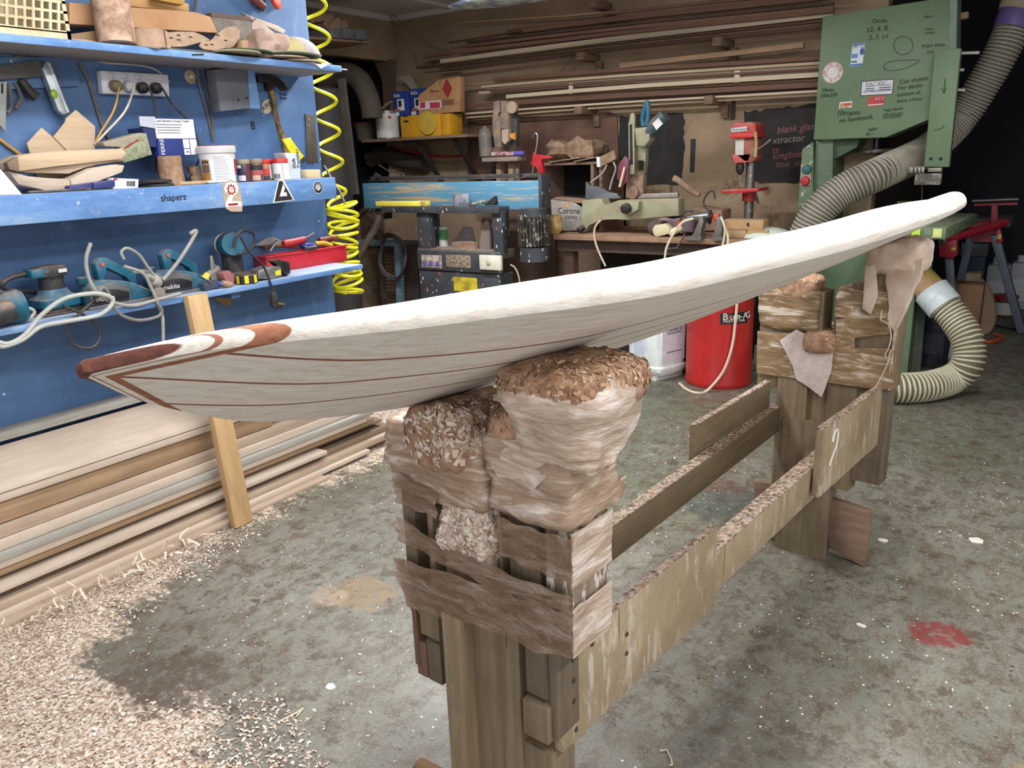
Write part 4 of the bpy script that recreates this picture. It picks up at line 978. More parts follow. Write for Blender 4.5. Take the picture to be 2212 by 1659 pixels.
# hammer
def hang(t):
    p = origin(t)+Vector((0, 0, .02)); m = MB(); m.cyl(p+Vector((-.002, 0, 0)), p+Vector((.012, 0, 0)), .002, seg=8); link('hanging_nail', m, DSTEEL, t)
t = thing('claw_hammer', at(590, 200, x=XW), 'claw hammer hanging head-up on the wall, handle worn to yellow', 'hammer'); hang(t); XH = XW+.03
sl('hammer_head', [(557, 163), (580, 162), (600, 166), (614, 178), (623, 194), (616, 196), (604, 184), (592, 180), (590, 196), (580, 195), (579, 178), (560, 177)], .03, mat((44, 42, 42), .5, .4, dust=.2), t, .003, x=XH)
b = MB(); b.tube(px([(585, 190), (592, 230), (601, 270), (611, 300), (620, 330)], x=XH-.012), .012, 10, radii=[.010, .011, .012, .014, .015]); link('handle', b, mat((70, 54, 36), .6, c2=(186, 140, 60), scale=18), t)
sl('yellow_scraper', [(611, 301), (628, 297), (632, 306), (657, 338), (650, 345), (638, 348), (622, 320)], .012, mat((226, 206, 40), .5), t, .002, x=XH+.012); sl('scraper_blade', [(650, 345), (657, 338), (663, 346), (654, 354)], .003, DSTEEL, t, x=XH+.008)
ov = thing('oval_badge', at(577, 230, x=XW), 'cream oval badge behind the hammer handle', 'badge'); p = at(577, 230, x=XW)
m = MB(); R_ = Matrix.Rotation(math.radians(38), 3, 'X'); m.prism([p+R_ @ Vector((.002, math.cos(a)*.038, math.sin(a)*.026)) for a in [2*PI*k/30 for k in range(30)]], (-.002, 0, 0)); link('badge_plate', m, mat((206, 190, 158), .7), ov)
lettering('badge_lettering', 'Riley', p+Vector((.0028, -.026, -.024)), .032, R_ @ Vector((0, 1, 0)), R_ @ Vector((0, 0, 1)), mat((26, 40, 90), .6), ov)
hw = thing('pencil_note', at(600, 205, x=XW), 'small pencilled sizes on the blue wall right of the hammer', 'writing'); lettering('note', '10 mm\n18 mm', at(603, 206, x=XW+.001), .016, (0, 1, 0), (0, 0, 1), INK, hw)
hw = thing('pencil_note', at(545, 270, x=XW), 'pencilled squiggle on the blue wall below the grey block', 'writing'); lettering('note', '8', at(543, 280, x=XW+.001), .05, (0, 1, .1), (0, -.1, 1), INK, hw)
t = thing('steel_plate', at(673, 300, x=XW), 'narrow dark steel plate screwed to the end of the blue wall', 'plate'); hang(t); sl('plate_body', [(660, 246), (680, 249), (688, 352), (664, 351)], .006, mat((86, 80, 72), .6, .5, dust=.2), t, .001, x=XW+.006)
for u, v in ((668, 258), (667, 270)): m = MB(); m.cyl(at(u, v, x=XW+.0065), at(u, v, x=XW+.008), .004); link('screw', m, STEEL, t)
# tools hanging at the left end
t = thing('spirit_level', at(120, 190, x=XW), 'short aluminium spirit level hanging at a slant on the wall', 'level'); hang(t); sl('level_body', [(92, 148), (100, 133), (110, 134), (152, 243), (136, 248), (126, 238)], .03, mat((168, 176, 178), .35, .6), t, .002, x=XW+.05); p = at(117, 203, x=XW+.051)
m = MB(); m.ball(p, .012, (.5, 1, 1.3)); link('vial', m, mat((150, 190, 60), .2), t); sl('level_edge', [(104, 136), (107, 136), (149, 242), (146, 243)], .002, mat((220, 224, 226), .3, .6), t, x=XW+.052)
t = thing('blue_board', at(60, 150, x=XW), 'blue painted backing board at the left end of the wall', 'board'); sl('board_panel', [(-60, 125), (165, 122), (173, 186), (-60, 196)], .015, BLUE, t, x=XW+.015)
t = thing('grey_bar', at(40, 150, x=XW), 'broad dark grey bar fixed over the blue backing board', 'bar'); sl('bar_body', [(-60, 150), (88, 129), (94, 165), (-60, 178)], .02, mat((84, 82, 80), .7, dust=.2), t, .002, x=XW+.036)
t = thing('sliding_bevel', at(8, 220, x=XW), 'steel blade with a pointed tip hanging at the far left of the wall', 'bevel'); hang(t); sl('blade', [(-6, 178), (15, 176), (12, 284), (0, 270), (-10, 262)], .004, mat((140, 146, 140), .4, .7), t, x=XW+.03); sl('slot', [(3, 180), (7, 180), (7, 202), (3, 202)], .0008, INK, t, x=XW+.031)
t = thing('chisel_handle', at(60, 190, x=XW), 'black handle hanging below the grey bar', 'tool'); b = MB(); b.tube(px([(45, 172), (62, 195), (78, 210)], x=XW+.03), .018, 8, radii=[.014, .017, .02]); link('grip', b, BLACK, t)
t = thing('rope_tassel', at(30, 200, x=XW), 'frayed grey cord hanging under the grey bar', 'cord'); hang(t); 
for pts in ([(18, 180), (22, 205), (24, 232), (16, 245)], [(32, 178), (42, 198), (46, 215), (34, 235)]): b = MB(); b.tube(curve(px(pts, x=XW+.02), 5), .006, 6); link('strand', b, DUSTC, t)
# ================================================================== upper shelf
CARD = mat((176, 132, 94), .85, c2=(190, 148, 110), scale=6); SANDP = mat((176, 150, 128), .95, c2=(160, 132, 108), scale=30); GREENP = mat((52, 74, 46), .9, dust=.3); PADG = mat((150, 138, 112), .9, dust=.3)
t = thing('plastic_crate', at(70, 80, x=-2.80), 'cream plastic crate with slotted sides at the left end of the upper shelf', 'crate')
a, b_ = at(-60, 72, x=-2.735), at(153, 80, x=-2.735); y0, y1 = a.y-.2, b_.y; CR_ = mat((206, 194, 160), .5, c2=(186, 168, 128), scale=12)
z0, z1 = TOPZ+.001, TOPZ+.20
m = MB()
m.bb((-2.74, y0, z0), (-2.732, y1, z0+.022)); m.bb((-2.74, y1-.012, z0), (-2.732, y1, z1)); m.bb((-2.745, y0, z0), (-2.735, y1, z0+.012))
nx = 16; wz = (z1-z0-.022)/6
for i in range(nx+1):
    y = y1-.012-(i+.5)*.026
    m.bar((-2.736, y-.012, z0+.022), (-2.736, y+.020, z1), .008, .009, (1, 0, 0)); 
for k in range(7): m.bb((-2.74, y0, z0+.022+k*wz-.004), (-2.732, y1, z0+.022+k*wz+.004))
link('slotted_side', m, CR_, t)
m = MB(); m.bb((-2.99, y1-.006, z0), (-2.74, y1, z1)); link('end_side', m, CR_, t); m = MB(); m.bb((-2.99, y0, z0), (-2.74, y1, z0+.006)); link('base', m, CR_, t); m = MB(); m.bb((-2.99, y0, z0), (-2.985, y1, z1)); link('back_side', m, CR_, t)
def plank(name, pts, th, x, m_, lab, cat, z=None, bev=.002, group=None):
    o = one(name, slab(MB(), pts, th, bev, x=x), m_, lab, cat, group)
    return stretch(o, z) if z is not None else o
plank('timber_offcut', [(150, 64), (210, 66), (215, 76), (150, 72)], .05, -2.85, BROWN, 'dark timber strip under the left end of the long tan beam on the upper shelf', 'offcut', TOPZ)
t = plank('carton_tube', [(150, 5), (420, 26), (455, 36), (471, 72), (330, 62), (150, 52)], .08, -2.87, CARD, 'long tan cardboard carton lying behind the dusty tube on the upper shelf', 'box')
plank('timber_offcut', [(275, -12), (408, 8), (409, 27), (275, 13)], .06, -2.92, wood((204, 164, 108), (180, 138, 84), 'y'), 'golden timber batten lying on top of the tan carton', 'offcut')
plank('timber_offcut', [(335, -14), (400, 0), (398, 11), (335, -1)], .04, -2.86, wood((196, 156, 80), (170, 130, 60), 'y'), 'rough yellow batten end highest on the upper shelf', 'offcut')
# dusty tube
p0, p1 = at(252, 83, x=-2.78), at(232, -30, x=-2.80); p0.z = TOPZ+.003
t = thing('abrasive_tube', p0, 'large dusty brown tube leaning upright beside the crate', 'tube')
m = MB(); m.tube([p0, p0.lerp(p1, .5), p1], .062, 28); link('tube_body', m, mat((150, 118, 100), .9, c2=(196, 166, 142), scale=26, bump=.4), t); rest(t, TOPZ)
# roll of abrasive
p = at(322, 81, x=-2.775); t = thing('abrasive_roll', p, 'wide tan roll of sandpaper lying end-up in front of the carton', 'roll')
m = MB(); m.lathe([(.066, 0), (.068, .003), (.066, .058), (.060, .062), (.03, .060), (.001, .06)], (p.x, p.y, TOPZ+.001), seg=30); link('roll_body', m, SANDP, t); m = MB(); m.bb((p.x+.058, p.y+.018, TOPZ+.004), (p.x+.0665, p.y+.022, TOPZ+.06)); link('cut_edge', m, mat((110, 80, 62), .8), t)
def sheet(name, pts, x, m_, lab, sag=.0, holes=(), th=.004, dz=0.0, slope=0.0, group='sanding sheets on the upper shelf'):
    """a thin oval sanding sheet lying near flat: outline given as (depth, along) pairs"""
    t = thing(name, (x, pts[0][1], TOPZ+dz), lab, 'sanding sheet', group)
    m = MB(); m.prism([(q[0], q[1], TOPZ+dz+slope*(q[0]+2.86)+sag*math.sin(i*1.1)) for i, q in enumerate(pts)], (0, 0, th), 0); link('sheet_body', m, m_, t)
    for hx, hy in holes:
        m = MB(); z = TOPZ+dz+slope*(hx+2.86)+th; m.cyl((hx, hy, z-.0002), (hx, hy, z+.0009), .007, seg=14); link('dust_hole', m, INK, t)
    return t
def ov(cx_, cy_, rx, ry, k=26, rot=0.0):
    return [(cx_+rx*math.cos(a)*math.cos(rot)-ry*math.sin(a)*math.sin(rot), cy_+rx*math.cos(a)*math.sin(rot)+ry*math.sin(a)*math.cos(rot)) for a in [2*PI*i/k for i in range(k)]]
# stiff sheets propped against one another: faces turned to the front
def leaf(name, pts, x0, m_, lab, lean=.25, th=.003, holes=(), z=TOPZ):
    """a sheet seen from the front, leaning back; pixels on its own tilted plane"""
    t = thing(name, at(*pts[0], x=x0), lab, 'sanding sheet', 'sanding sheets on the upper shelf')
    P = []
    for u, v in pts:
        q = at(u, v, x=x0); k = (q.z-z)*lean; P.append(at(u, v, x=x0-k))
    n = Vector((-th, 0, -th*lean)); m = MB(); m.prism(P, n); link('sheet_body', m, m_, t)
    for u, v in holes:
        q = at(u, v, x=x0); q = at(u, v, x=x0-(q.z-z)*lean+.0006); m = MB(); d = .006
        m.prism([q+Vector((0, math.cos(a)*d*1.5, math.sin(a)*d*.7)) for a in [2*PI*i/12 for i in range(12)]], (-.0008, 0, 0)); link('dust_hole', m, INK, t)
    return t
leaf('sanding_sheet', [(357, 98), (360, 70), (385, 68), (420, 69), (437, 76), (454, 86), (430, 92), (400, 100), (375, 101)], -2.79, SANDP, 'pointed tan sanding sheet with holes, left of the round ones', .6, holes=((386, 77), (370, 83), (412, 81), (386, 87)))
leaf('sanding_sheet', [(470, 72), (490, 58), (508, 57), (518, 66), (518, 82), (505, 100), (480, 110), (452, 104), (456, 86)], -2.80, SANDP, 'large rounded tan sanding sheet leaning on the grey block', .5, holes=((471, 77), (488, 88)))
leaf('sanding_sheet', [(430, 98), (436, 89), (466, 87), (488, 92), (489, 102), (470, 110), (440, 106)], -2.765, mat((170, 140, 114), .95), 'small round brown sanding sheet in front of the large one', .8, holes=((458, 97), (446, 98)))
sheet('sanding_sheet', [(-2.73, 1.80), (-2.735, 1.98), (-2.76, 2.09), (-2.82, 2.10), (-2.84, 1.95), (-2.82, 1.82)], -2.78, mat((96, 104, 92), .9), 'dark green-edged sheet lying flat under the tan ones', .004, dz=.001)
m = MB(); m.prism([(-2.725, 1.74, TOPZ+.002), (-2.705, 1.79, TOPZ-.004), (-2.735, 1.86, TOPZ+.006), (-2.80, 1.84, TOPZ+.008), (-2.80, 1.72, TOPZ+.006)], (0, 0, .003)); one('sandpaper_scrap', m, SANDP, 'torn tan sandpaper corner hanging over the front of the upper shelf', 'sandpaper')
m = MB(); m.prism([(x, y, TOPZ+.001) for x, y in ov(-2.80, 1.52, .05, .10)], (0, 0, .006)); m.subdiv(1); m.lumpy(.004, 20, 2); rest(one('sandpaper_scrap', m, SANDP, 'crumpled tan sandpaper beneath the dusty tube', 'sandpaper'), TOPZ)
for k, (cy_, ry, rx, dz, m_, lab) in enumerate(((2.16, .10, .075, .010, PADG, 'pale oval sanding pad overhanging the front of the upper shelf'), (2.22, .12, .08, .020, GREENP, 'dark green oval sanding pad left of the two'), (2.46, .13, .085, .024, GREENP, 'dark green oval sanding pad at the right, under the domed pad'), (2.42, .11, .075, .012, SANDP, 'tan oval pad beneath the right green one'), (2.50, .10, .07, .003, mat((170, 156, 132), .9), 'pale curled pad lowest at the right end of the upper shelf'))):
    x_ = -2.765 if k else -2.745
    m = MB(); m.prism([(x, y, TOPZ+dz+.03*abs((x+2.76))) for x, y in ov(x_, cy_, rx, ry)], (0, 0, .006), .001); one('sanding_pad', m, m_, lab, 'sanding pad', 'oval sanding pads on the upper shelf')
m = MB(); m.ball((-2.79, 2.50, TOPZ+.034), .12, (.62, 1, .62), seg=26, rings=16)
for v in m.bm.verts:
    if v.co.z < TOPZ+.034: v.co.z = TOPZ+.033
t = thing('domed_pad', (-2.79, 2.5, TOPZ+.033), 'domed grey and yellow pad lying at the right end of the upper shelf', 'pad'); link('dome', m, mat((150, 140, 146), .7, c2=(196, 180, 120), scale=7), t); m = MB(); m.tube([(x, y, TOPZ+.037) for x, y in ov(-2.79, 2.50, .076, .121)]+[( -2.79+.076, 2.50, TOPZ+.037)], .004, 6); link('rim', m, mat((110, 100, 108), .8), t)
t = thing('grey_block', at(500, 60, x=-2.93), 'flat grey board block standing behind the round sheets', 'board'); sl('board_face', [(455, 25), (541, 36), (542, 84), (508, 82), (470, 70)], .03, mat((140, 130, 120), .8, c2=(116, 108, 100), scale=20), t, .002, x=-2.90); sl('board_top', [(455, 25), (541, 36), (541, 40), (456, 29)], .035, mat((104, 84, 72), .8), t, x=-2.897); stretch(t, TOPZ)
plank('timber_offcut', [(520, 92), (522, 83), (544, 84), (545, 96)], .06, -2.83, mat((196, 160, 126), .85), 'small tan block under the grey board', 'offcut', TOPZ)
t = plank('timber_offcut', [(524, 27), (540, 34), (600, 55), (618, 66), (612, 74), (570, 52), (548, 46)], .02, -2.955, PALE[2], 'pale plank leaning down against the blue wall behind the rag', 'offcut')
t = plank('carton_flap', [(543, 44), (556, 38), (600, 62), (612, 80), (600, 96), (570, 62), (545, 58)], .02, -2.90, mat((190, 172, 156), .8), 'folded beige card strip above the crumpled rag', 'card', TOPZ)
m = MB(); m.box(at(577, 82, x=-2.80), (.10, .15, .09)); m.subdiv(7); m.smooth(3); m.lumpy(.018, 14, 1.0); m.lumpy(.008, 34, 3.0); rest(one('crumpled_rag', m, mat((178, 152, 138), .95), 'crumpled beige rag between the grey board and the domed pad', 'rag'), TOPZ+.001)
m = MB(); m.prism([(-2.735, 2.47, TOPZ+.002), (-2.705, 2.52, TOPZ-.002), (-2.712, 2.56, TOPZ-.02), (-2.718, 2.60, TOPZ-.004), (-2.73, 2.63, TOPZ+.004), (-2.77, 2.58, TOPZ+.002)], (0, 0, .0015)); one('torn_paper', m, WHITEP, 'torn white paper drooping over the right end of the upper shelf', 'paper')
m = MB(); m.box((-2.75, 2.635, TOPZ+.005), (.02, .04, .008), bev=.002); one('blue_clip', m, mat((50, 56, 160), .5), 'small blue clip at the right tip of the upper shelf', 'clip')
# handles hanging above
t = thing('red_tool', at(555, 5, x=-2.99), 'dark red tool handle hanging high on the blue wall', 'tool'); b = MB(); b.tube(px([(535, -14), (552, 0), (570, 15)], x=-2.965), .02, 10, radii=[.016, .02, .016]); link('grip', b, mat((104, 44, 36), .6), t); sl('backing', [(548, -10), (575, -10), (571, 24), (560, 18)], .01, INK, t, x=-2.985)
t = thing('orange_tool', at(600, 5, x=-2.99), 'orange handle hanging at the top right of the blue wall', 'tool'); sl('grip', [(584, -14), (604, -14), (609, 16), (602, 20), (594, 6)], .02, mat((224, 72, 40), .5), t, .003, x=-2.97)
# ================================================================== lower shelf power tools
TEAL = mat((22, 92, 116), .5, dust=.45); TEALD = mat((18, 74, 92), .5, dust=.4); GRIP = mat((46, 46, 50), .7, dust=.5); ALU = mat((150, 150, 148), .4, .7, dust=.4)
LAB = mat((206, 200, 196), .6)
# random orbit sander
p = at(118, 648, x=-2.86); p.z = LOWZ; t = thing('orbital_sander', p, 'teal palm sander with a dark waist and square base, left of the planers', 'sander')
def rr(c, hx, hy, z, k=28, e=.45): return [Vector((c.x+hx*math.copysign(abs(math.cos(a))**e, math.cos(a)), c.y+hy*math.copysign(abs(math.sin(a))**e, math.sin(a)), z)) for a in [2*PI*i/k for i in range(k)]]
c = Vector((p.x, p.y, 0)); Z = LOWZ+.0008
m = MB(); m.loft([rr(c, .062, .066, Z+.002), rr(c, .062, .066, Z+.014)]); m.bb((p.x-.075, p.y-.09, Z), (p.x+.075, p.y+.10, Z+.004)); link('base_pad', m, GRIP, t)
m = MB(); m.loft([rr(c, .055, .058, Z+.016), rr(c, .066, .070, Z+.026), rr(c, .066, .070, Z+.05), rr(c, .046, .05, Z+.066, e=.7), rr(c, .042, .044, Z+.082, e=.9)]); link('housing', m, TEAL, t)
m = MB(); m.loft([rr(c, .038, .040, Z+.082, e=.9), rr(c, .036, .038, Z+.115, e=.9), rr(c, .042, .045, Z+.128, e=.9)]); link('waist', m, GRIP, t)
m = MB(); m.loft([rr(c, .044, .05, Z+.126, e=.8), rr(c, .048, .056, Z+.142, e=.8), rr(c, .042, .052, Z+.158, e=.8), rr(c, .02, .03, Z+.163, e=1)]); link('palm_grip', m, GRIP, t)
m = MB(); m.box((p.x+.01, p.y-.052, Z+.142), (.06, .05, .03), bev=.006); link('switch_end', m, TEAL, t); m = MB(); m.bb((p.x+.044, p.y+.008, Z+.138), (p.x+.05, p.y+.036, Z+.15)); link('rating_label', m, LAB, t)
b = MB(); b.tube(curve([(p.x, p.y-.07, Z+.143), (p.x, p.y-.12, Z+.138), (p.x, p.y-.155, Z+.12), (p.x-.01, p.y-.13, Z+.095), (p.x-.05, p.y-.03, Z+.07)], 6), .009, 8, radii=None); link('cable_sleeve', b, BLKC, t)
# planers
def planer(u, v, x, lab, logo):
    p = at(u, v, x=x); p.z = LOWZ; t = thing('electric_planer', p, lab, 'planer', 'teal electric planers on the lower shelf'); Y, X, Z = p.y, p.x, LOWZ+.0008
    m = MB(); m.bb((X-.045, Y-.12, Z), (X+.045, Y+.125, Z+.012), .002); link('sole', m, ALU, t)
    m = MB(); prof = [(-.115, .012), (.125, .012), (.125, .02), (.07, .066), (.03, .082), (-.05, .098), (-.10, .088), (-.115, .06)]; m.prism([(X+.042, Y+a, Z+h) for a, h in prof], (-.084, 0, 0), .006); link('housing', m, TEAL, t)
    m = MB(); m.prism([(X+.056, Y+a, Z+h) for a, h in [(-.12, .016), (.03, .016), (.035, .066), (-.03, .088), (-.11, .078)]], (-.016, 0, 0), .006); link('belt_cover', m, mat((92, 92, 94), .5, dust=.4), t)
    m = MB(); m.prism([(X+.0585, Y+a, Z+h) for a, h in [(-.112, .02), (.022, .02), (.026, .045), (-.02, .062), (-.06, .064), (-.105, .055)]], (-.004, 0, 0), .002); cv = link('cover_badge', m, mat((24, 24, 28), .5), t)
    lettering('logo', logo, Vector((X+.0592, Y-.10, Z+.028)), .026, (0, 1, 0), (0, 0, 1), LAB, cv)
    m = MB(); m.prism([(X+.02, Y+a, Z+h) for a, h in [(-.055, .09), (-.06, .155), (-.04, .172), (-.015, .172), (.085, .105), (.085, .062), (.055, .066), (.052, .098), (-.02, .144), (-.03, .144), (-.028, .092)]], (-.04, 0, 0), .007); link('handle', m, TEAL, t)
    m = MB(); m.cyl((X+.021, Y-.037, Z+.15), (X+.026, Y-.037, Z+.15), .007); link('lock_button', m, mat((190, 90, 70), .5), t)
    R_ = Matrix.Rotation(-math.atan2(.046, .075), 3, 'X'); m = MB(); m.box((X+.004, Y+.1, Z+.045), (.062, .058, .002), R_); lb = link('spec_plate', m, LAB, t); m = MB(); m.box((X+.004, Y+.084, Z+.0575), (.05, .01, .0024), R_); link('red_print', m, mat((190, 60, 50), .6), lb)
    m = MB(); m.lathe([(.018, 0), (.02, .004), (.02, .022), (.015, .026), (.001, .026)], (X, Y-.105, Z+.088)); link('front_knob', m, TEALD, t)
    return X, Y, Z, t
X1, Y1, Z1, t = planer(246, 632, -2.81, 'teal planer nearest the sander, with a large looped grey lead', 'makita')
b = MB(); b.tube(curve([(X1, Y1+.085, Z1+.105), (X1+.02, Y1+.13, Z1+.10), (X1+.05, Y1+.17, Z1+.06)], 5), .008, 8); link('cable_sleeve', b, GREYC, t)
b = MB(); b.tube(curve(px([(268, 575), (308, 590), (325, 618), (340, 652), (350, 680)], x=-2.712)+px([(352, 700), (353, 745)], x=-2.705), 6), .006, 8); link('cable', b, GREYC, t)
X2, Y2, Z2, t = planer(383, 606, -2.82, 'teal planer nearer the prop post, lead standing up', 'makita')
b = MB(); b.tube(curve(px([(410, 505), (424, 498), (415, 518), (385, 565), (352, 605)], x=-2.74), 6), .007, 8); link('cable', b, GREYC, t)
p = at(335, 600, x=-2.765); t = thing('power_plug', p, 'grey plug with round flange lying between the two planers', 'plug'); b = MB(); b.lathe([(.02, 0), (.022, .01), (.018, .025), (.011, .03), (.010, .06)], at(340, 612, x=-2.75), (.3, -.6, .5)); link('plug_body', b, GREYC, t)
b = MB(); b.tube(curve(px([(332, 594), (318, 575), (300, 550), (275, 536), (262, 545), (268, 560)], x=-2.77), 6), .0055, 8); link('cable', b, GREYC, t)
b = MB(); b.lathe([(.022, 0), (.024, .008), (.020, .020), (.001, .021)], Vector((-2.745, at(340, 625, x=-2.745).y, LOWZ+.024)), (1, -.2, 0)); one('power_plug', b, mat((130, 120, 112), .6, dust=.5), 'round dusty three-pin plug lying flat on the lower shelf edge', 'plug')
wire('looped_cable', [*px([(196, 525), (186, 560), (192, 600), (212, 635), (250, 655), (290, 660), (330, 650), (390, 634)], x=-2.712)], .0065, GREYC, 'grey lead looping from the first planer over the shelf edge'); 
wire('looped_cable', px([(205, 640), (222, 622), (236, 636), (243, 660), (265, 682), (300, 692), (338, 685), (350, 672), (340, 655)], x=-2.700), .006, mat((110, 110, 112), .6, dust=.3), 'dark grey lead hanging in a shallow loop below the lower shelf')
wire('looped_cable', px([(-10, 738), (20, 742), (55, 722), (90, 680), (140, 645), (200, 634), (235, 640), (243, 655), (215, 680), (150, 693), (90, 705), (50, 733), (10, 748), (-10, 745)], x=-2.690), .0075, mat((170, 172, 166), .6), 'thick pale grey cable in a long double loop over the shelf edge')
wire('looped_cable', px([(210, 642), (175, 675), (150, 695), (146, 715), (160, 745), (195, 752), (214, 735), (210, 705), (180, 680), (135, 660)], x=-2.703), .005, BLKC, 'thin black cable hanging in a teardrop loop below the shelf')
wire('looped_cable', px([(-10, 692), (30, 694), (62, 688), (74, 674), (60, 666), (25, 668)], x=-2.745), .006, mat((170, 172, 166), .6), 'short pale cable end curled at the left end of the lower shelf')
# grinder at the left end
p = at(15, 655, x=-2.76); p.z = LOWZ; t = thing('power_drill', p, 'teal and black power tool lying at the left end of the lower shelf', 'power tool')
m = MB(); m.lathe([(.02, -.16), (.036, -.15), (.04, -.03), (.045, 0), (.052, .02), (.054, .055), (.042, .07), (.001, .072)], (p.x, p.y-.02, LOWZ+.056), (.25, 1, .12), 22); link('motor_housing', m, TEAL, t); m = MB(); m.lathe([(.034, 0), (.04, .06), (.034, .12)], (p.x+.05, p.y-.13, LOWZ+.046), (0, 1, .1), 18); link('grip', m, GRIP, t); m = MB(); m.bb((p.x-.02, p.y-.03, LOWZ+.104), (p.x+.01, p.y+.0, LOWZ+.114), .003); link('switch', m, GRIP, t); rest(t, LOWZ)
# right half
t = thing('glue_gun', at(428, 560, x=-2.86), 'grey and yellow handled brush lying behind the planers', 'brush'); b = MB(); b.tube(px([(422, 570), (432, 552), (442, 542)], x=-2.80), .014, 10); link('yellow_ferrule', b, mat((216, 196, 50), .5), t); b = MB(); b.tube(px([(440, 544), (452, 536), (464, 528)], x=-2.80), .014, 10); link('handle', b, mat((130, 126, 118), .7), t); rest(t, LOWZ)
t = thing('blue_router', at(498, 560, x=-2.83), 'round teal trim router standing on a metal guide with a black lead', 'router'); c_ = at(497, 528, x=-2.84); XR, YR = c_.x, c_.y
m = MB(); m.lathe([(.002, -.055), (.03, -.055), (.045, -.045), (.05, -.02), (.05, .03), (.046, .05)], c_, (.9, -.35, .1), 28); link('motor_housing', m, TEAL, t); m = MB(); m.bb((c_.x-.035, c_.y-.03, LOWZ+.001), (c_.x+.02, c_.y+.04, c_.z-.02), .006); link('base', m, GRIP, t); m = MB(); m.lathe([(.044, .048), (.044, .06), (.05, .062), (.05, .07), (.02, .075)], c_-Vector((.9, -.35, .1))*.0, (-.9, .35, -.1), 24); link('collar', m, ALU, t)
b = MB(); b.tube(curve(px([(505, 535), (508, 515), (524, 498), (545, 503), (550, 520), (540, 540), (515, 550)], x=-2.77), 6), .006, 8); link('cable_loop', b, BLKC, t)
b = MB(); b.tube(curve(px([(520, 512), (535, 540), (565, 570), (576, 590), (585, 615), (593, 634)], x=-2.712), 6), .005, 8); link('cable', b, BLKC, t)
m = MB(); slab(m, [(588, 632), (597, 632), (600, 648), (611, 650), (612, 664), (600, 668), (590, 662)], .022, .003, x=-2.69); link('plug', m, BLKC, t); m = MB(); slab(m, [(602, 653), (615, 655), (615, 659), (602, 658)], .006, x=-2.687); link('plug_pin', m, mat((200, 180, 120), .3, .8), t)
t = thing('metal_guide', at(520, 570, x=-2.78), 'grey metal router guide bracket with a triangular end', 'guide'); sl('triangle_arm', [(450, 518), (455, 518), (458, 536), (470, 545), (482, 562), (568, 556), (568, 566), (490, 570), (474, 584), (456, 588), (453, 585)], .01, ALU, t, .001, x=-2.79); sl('rail', [(480, 558), (569, 552), (569, 556), (480, 563)], .05, ALU, t, x=-2.80); rest(t, LOWZ)
t = thing('tape_measure', at(531, 583, x=-2.75), 'round black tape measure with yellow bars at the shelf edge', 'tape measure'); c_ = at(531, 590, x=-2.765); m = MB(); m.lathe([(.044, 0), (.047, .004), (.047, .034), (.042, .04), (.001, .041)], (c_.x, c_.y, LOWZ), seg=30); link('case', m, BLACK, t)
for k in (-48, 0, 48): link('yellow_bar', wrap(Vector((c_.x, c_.y, LOWZ)), .047, .004, .036, k-10, k+10, th=.0012), mat((228, 206, 40), .5), t)
t = thing('tape_measure', at(585, 573, x=-2.76), 'flat silver tape measure with a yellow tag, lying beside the round black one', 'tape measure'); m = MB(); slab(m, [(556, 568), (585, 558), (606, 560), (606, 580), (590, 587), (556, 587)], .07, .006, x=-2.745); link('case', m, ALU, t); sl('yellow_tag', [(592, 570), (605, 566), (606, 578), (594, 579)], .001, mat((220, 204, 60), .5), t, x=-2.744); rest(t, LOWZ)
RED = mat((190, 36, 50), .45, dust=.2)
t = thing('tool_tray', at(668, 560, x=-2.8), 'red plastic tray full of hand tools at the right end of the lower shelf', 'tray')
y0, y1 = at(574, 556, x=-2.91).y, at(748, 545, x=-2.91).y; TH_ = at(690, 538, x=-2.91).z-LOWZ
m = MB(); m.bb((-2.995, y0, LOWZ), (-2.91, y1, LOWZ+.03)); link('tray_base', m, RED, t)
for n_, a, b__ in (('front_wall', (-2.914, y0, LOWZ), (-2.909, y1, LOWZ+TH_)), ('back_wall', (-2.997, y0, LOWZ), (-2.993, y1, LOWZ+TH_)), ('end_wall', (-2.995, y0, LOWZ), (-2.91, y0+.004, LOWZ+TH_)), ('end_wall', (-2.995, y1-.004, LOWZ), (-2.91, y1, LOWZ+TH_)), ('rim', (-2.914, y0-.006, LOWZ+TH_-.005), (-2.901, y1+.008, LOWZ+TH_+.002))): m = MB(); m.bb(a, b__, .001); link(n_, m, RED, t)
def tool(name, pts, r, m_, lab, cat, x=-2.95, radii=None): b = MB(); b.tube(px(pts, x=x), r, 10, radii=radii); return one(name, b, m_, lab, cat, 'hand tools in the red tray')
t = thing('screwdriver', at(640, 530, x=-2.82), 'screwdriver with a thick ribbed red handle across the tray', 'screwdriver', 'hand tools in the red tray'); b = MB(); b.tube(px([(612, 527), (618, 526), (636, 523), (658, 517)], x=-2.95), .017, 10, radii=[.014, .018, .018, .015]); link('handle', b, RED, t); b = MB(); b.tube(px([(658, 516), (678, 504)], x=-2.955), .006, 8); link('shaft', b, STEEL, t)
sl('blade_guard', [(550, 530), (575, 514), (592, 512), (612, 522), (612, 532), (580, 532)], .004, mat((170, 160, 160), .2, alpha=.7), thing('safety_goggles', at(580, 525, x=-2.97), 'dusty clear goggles lying behind the tray', 'goggles'), x=-2.97)
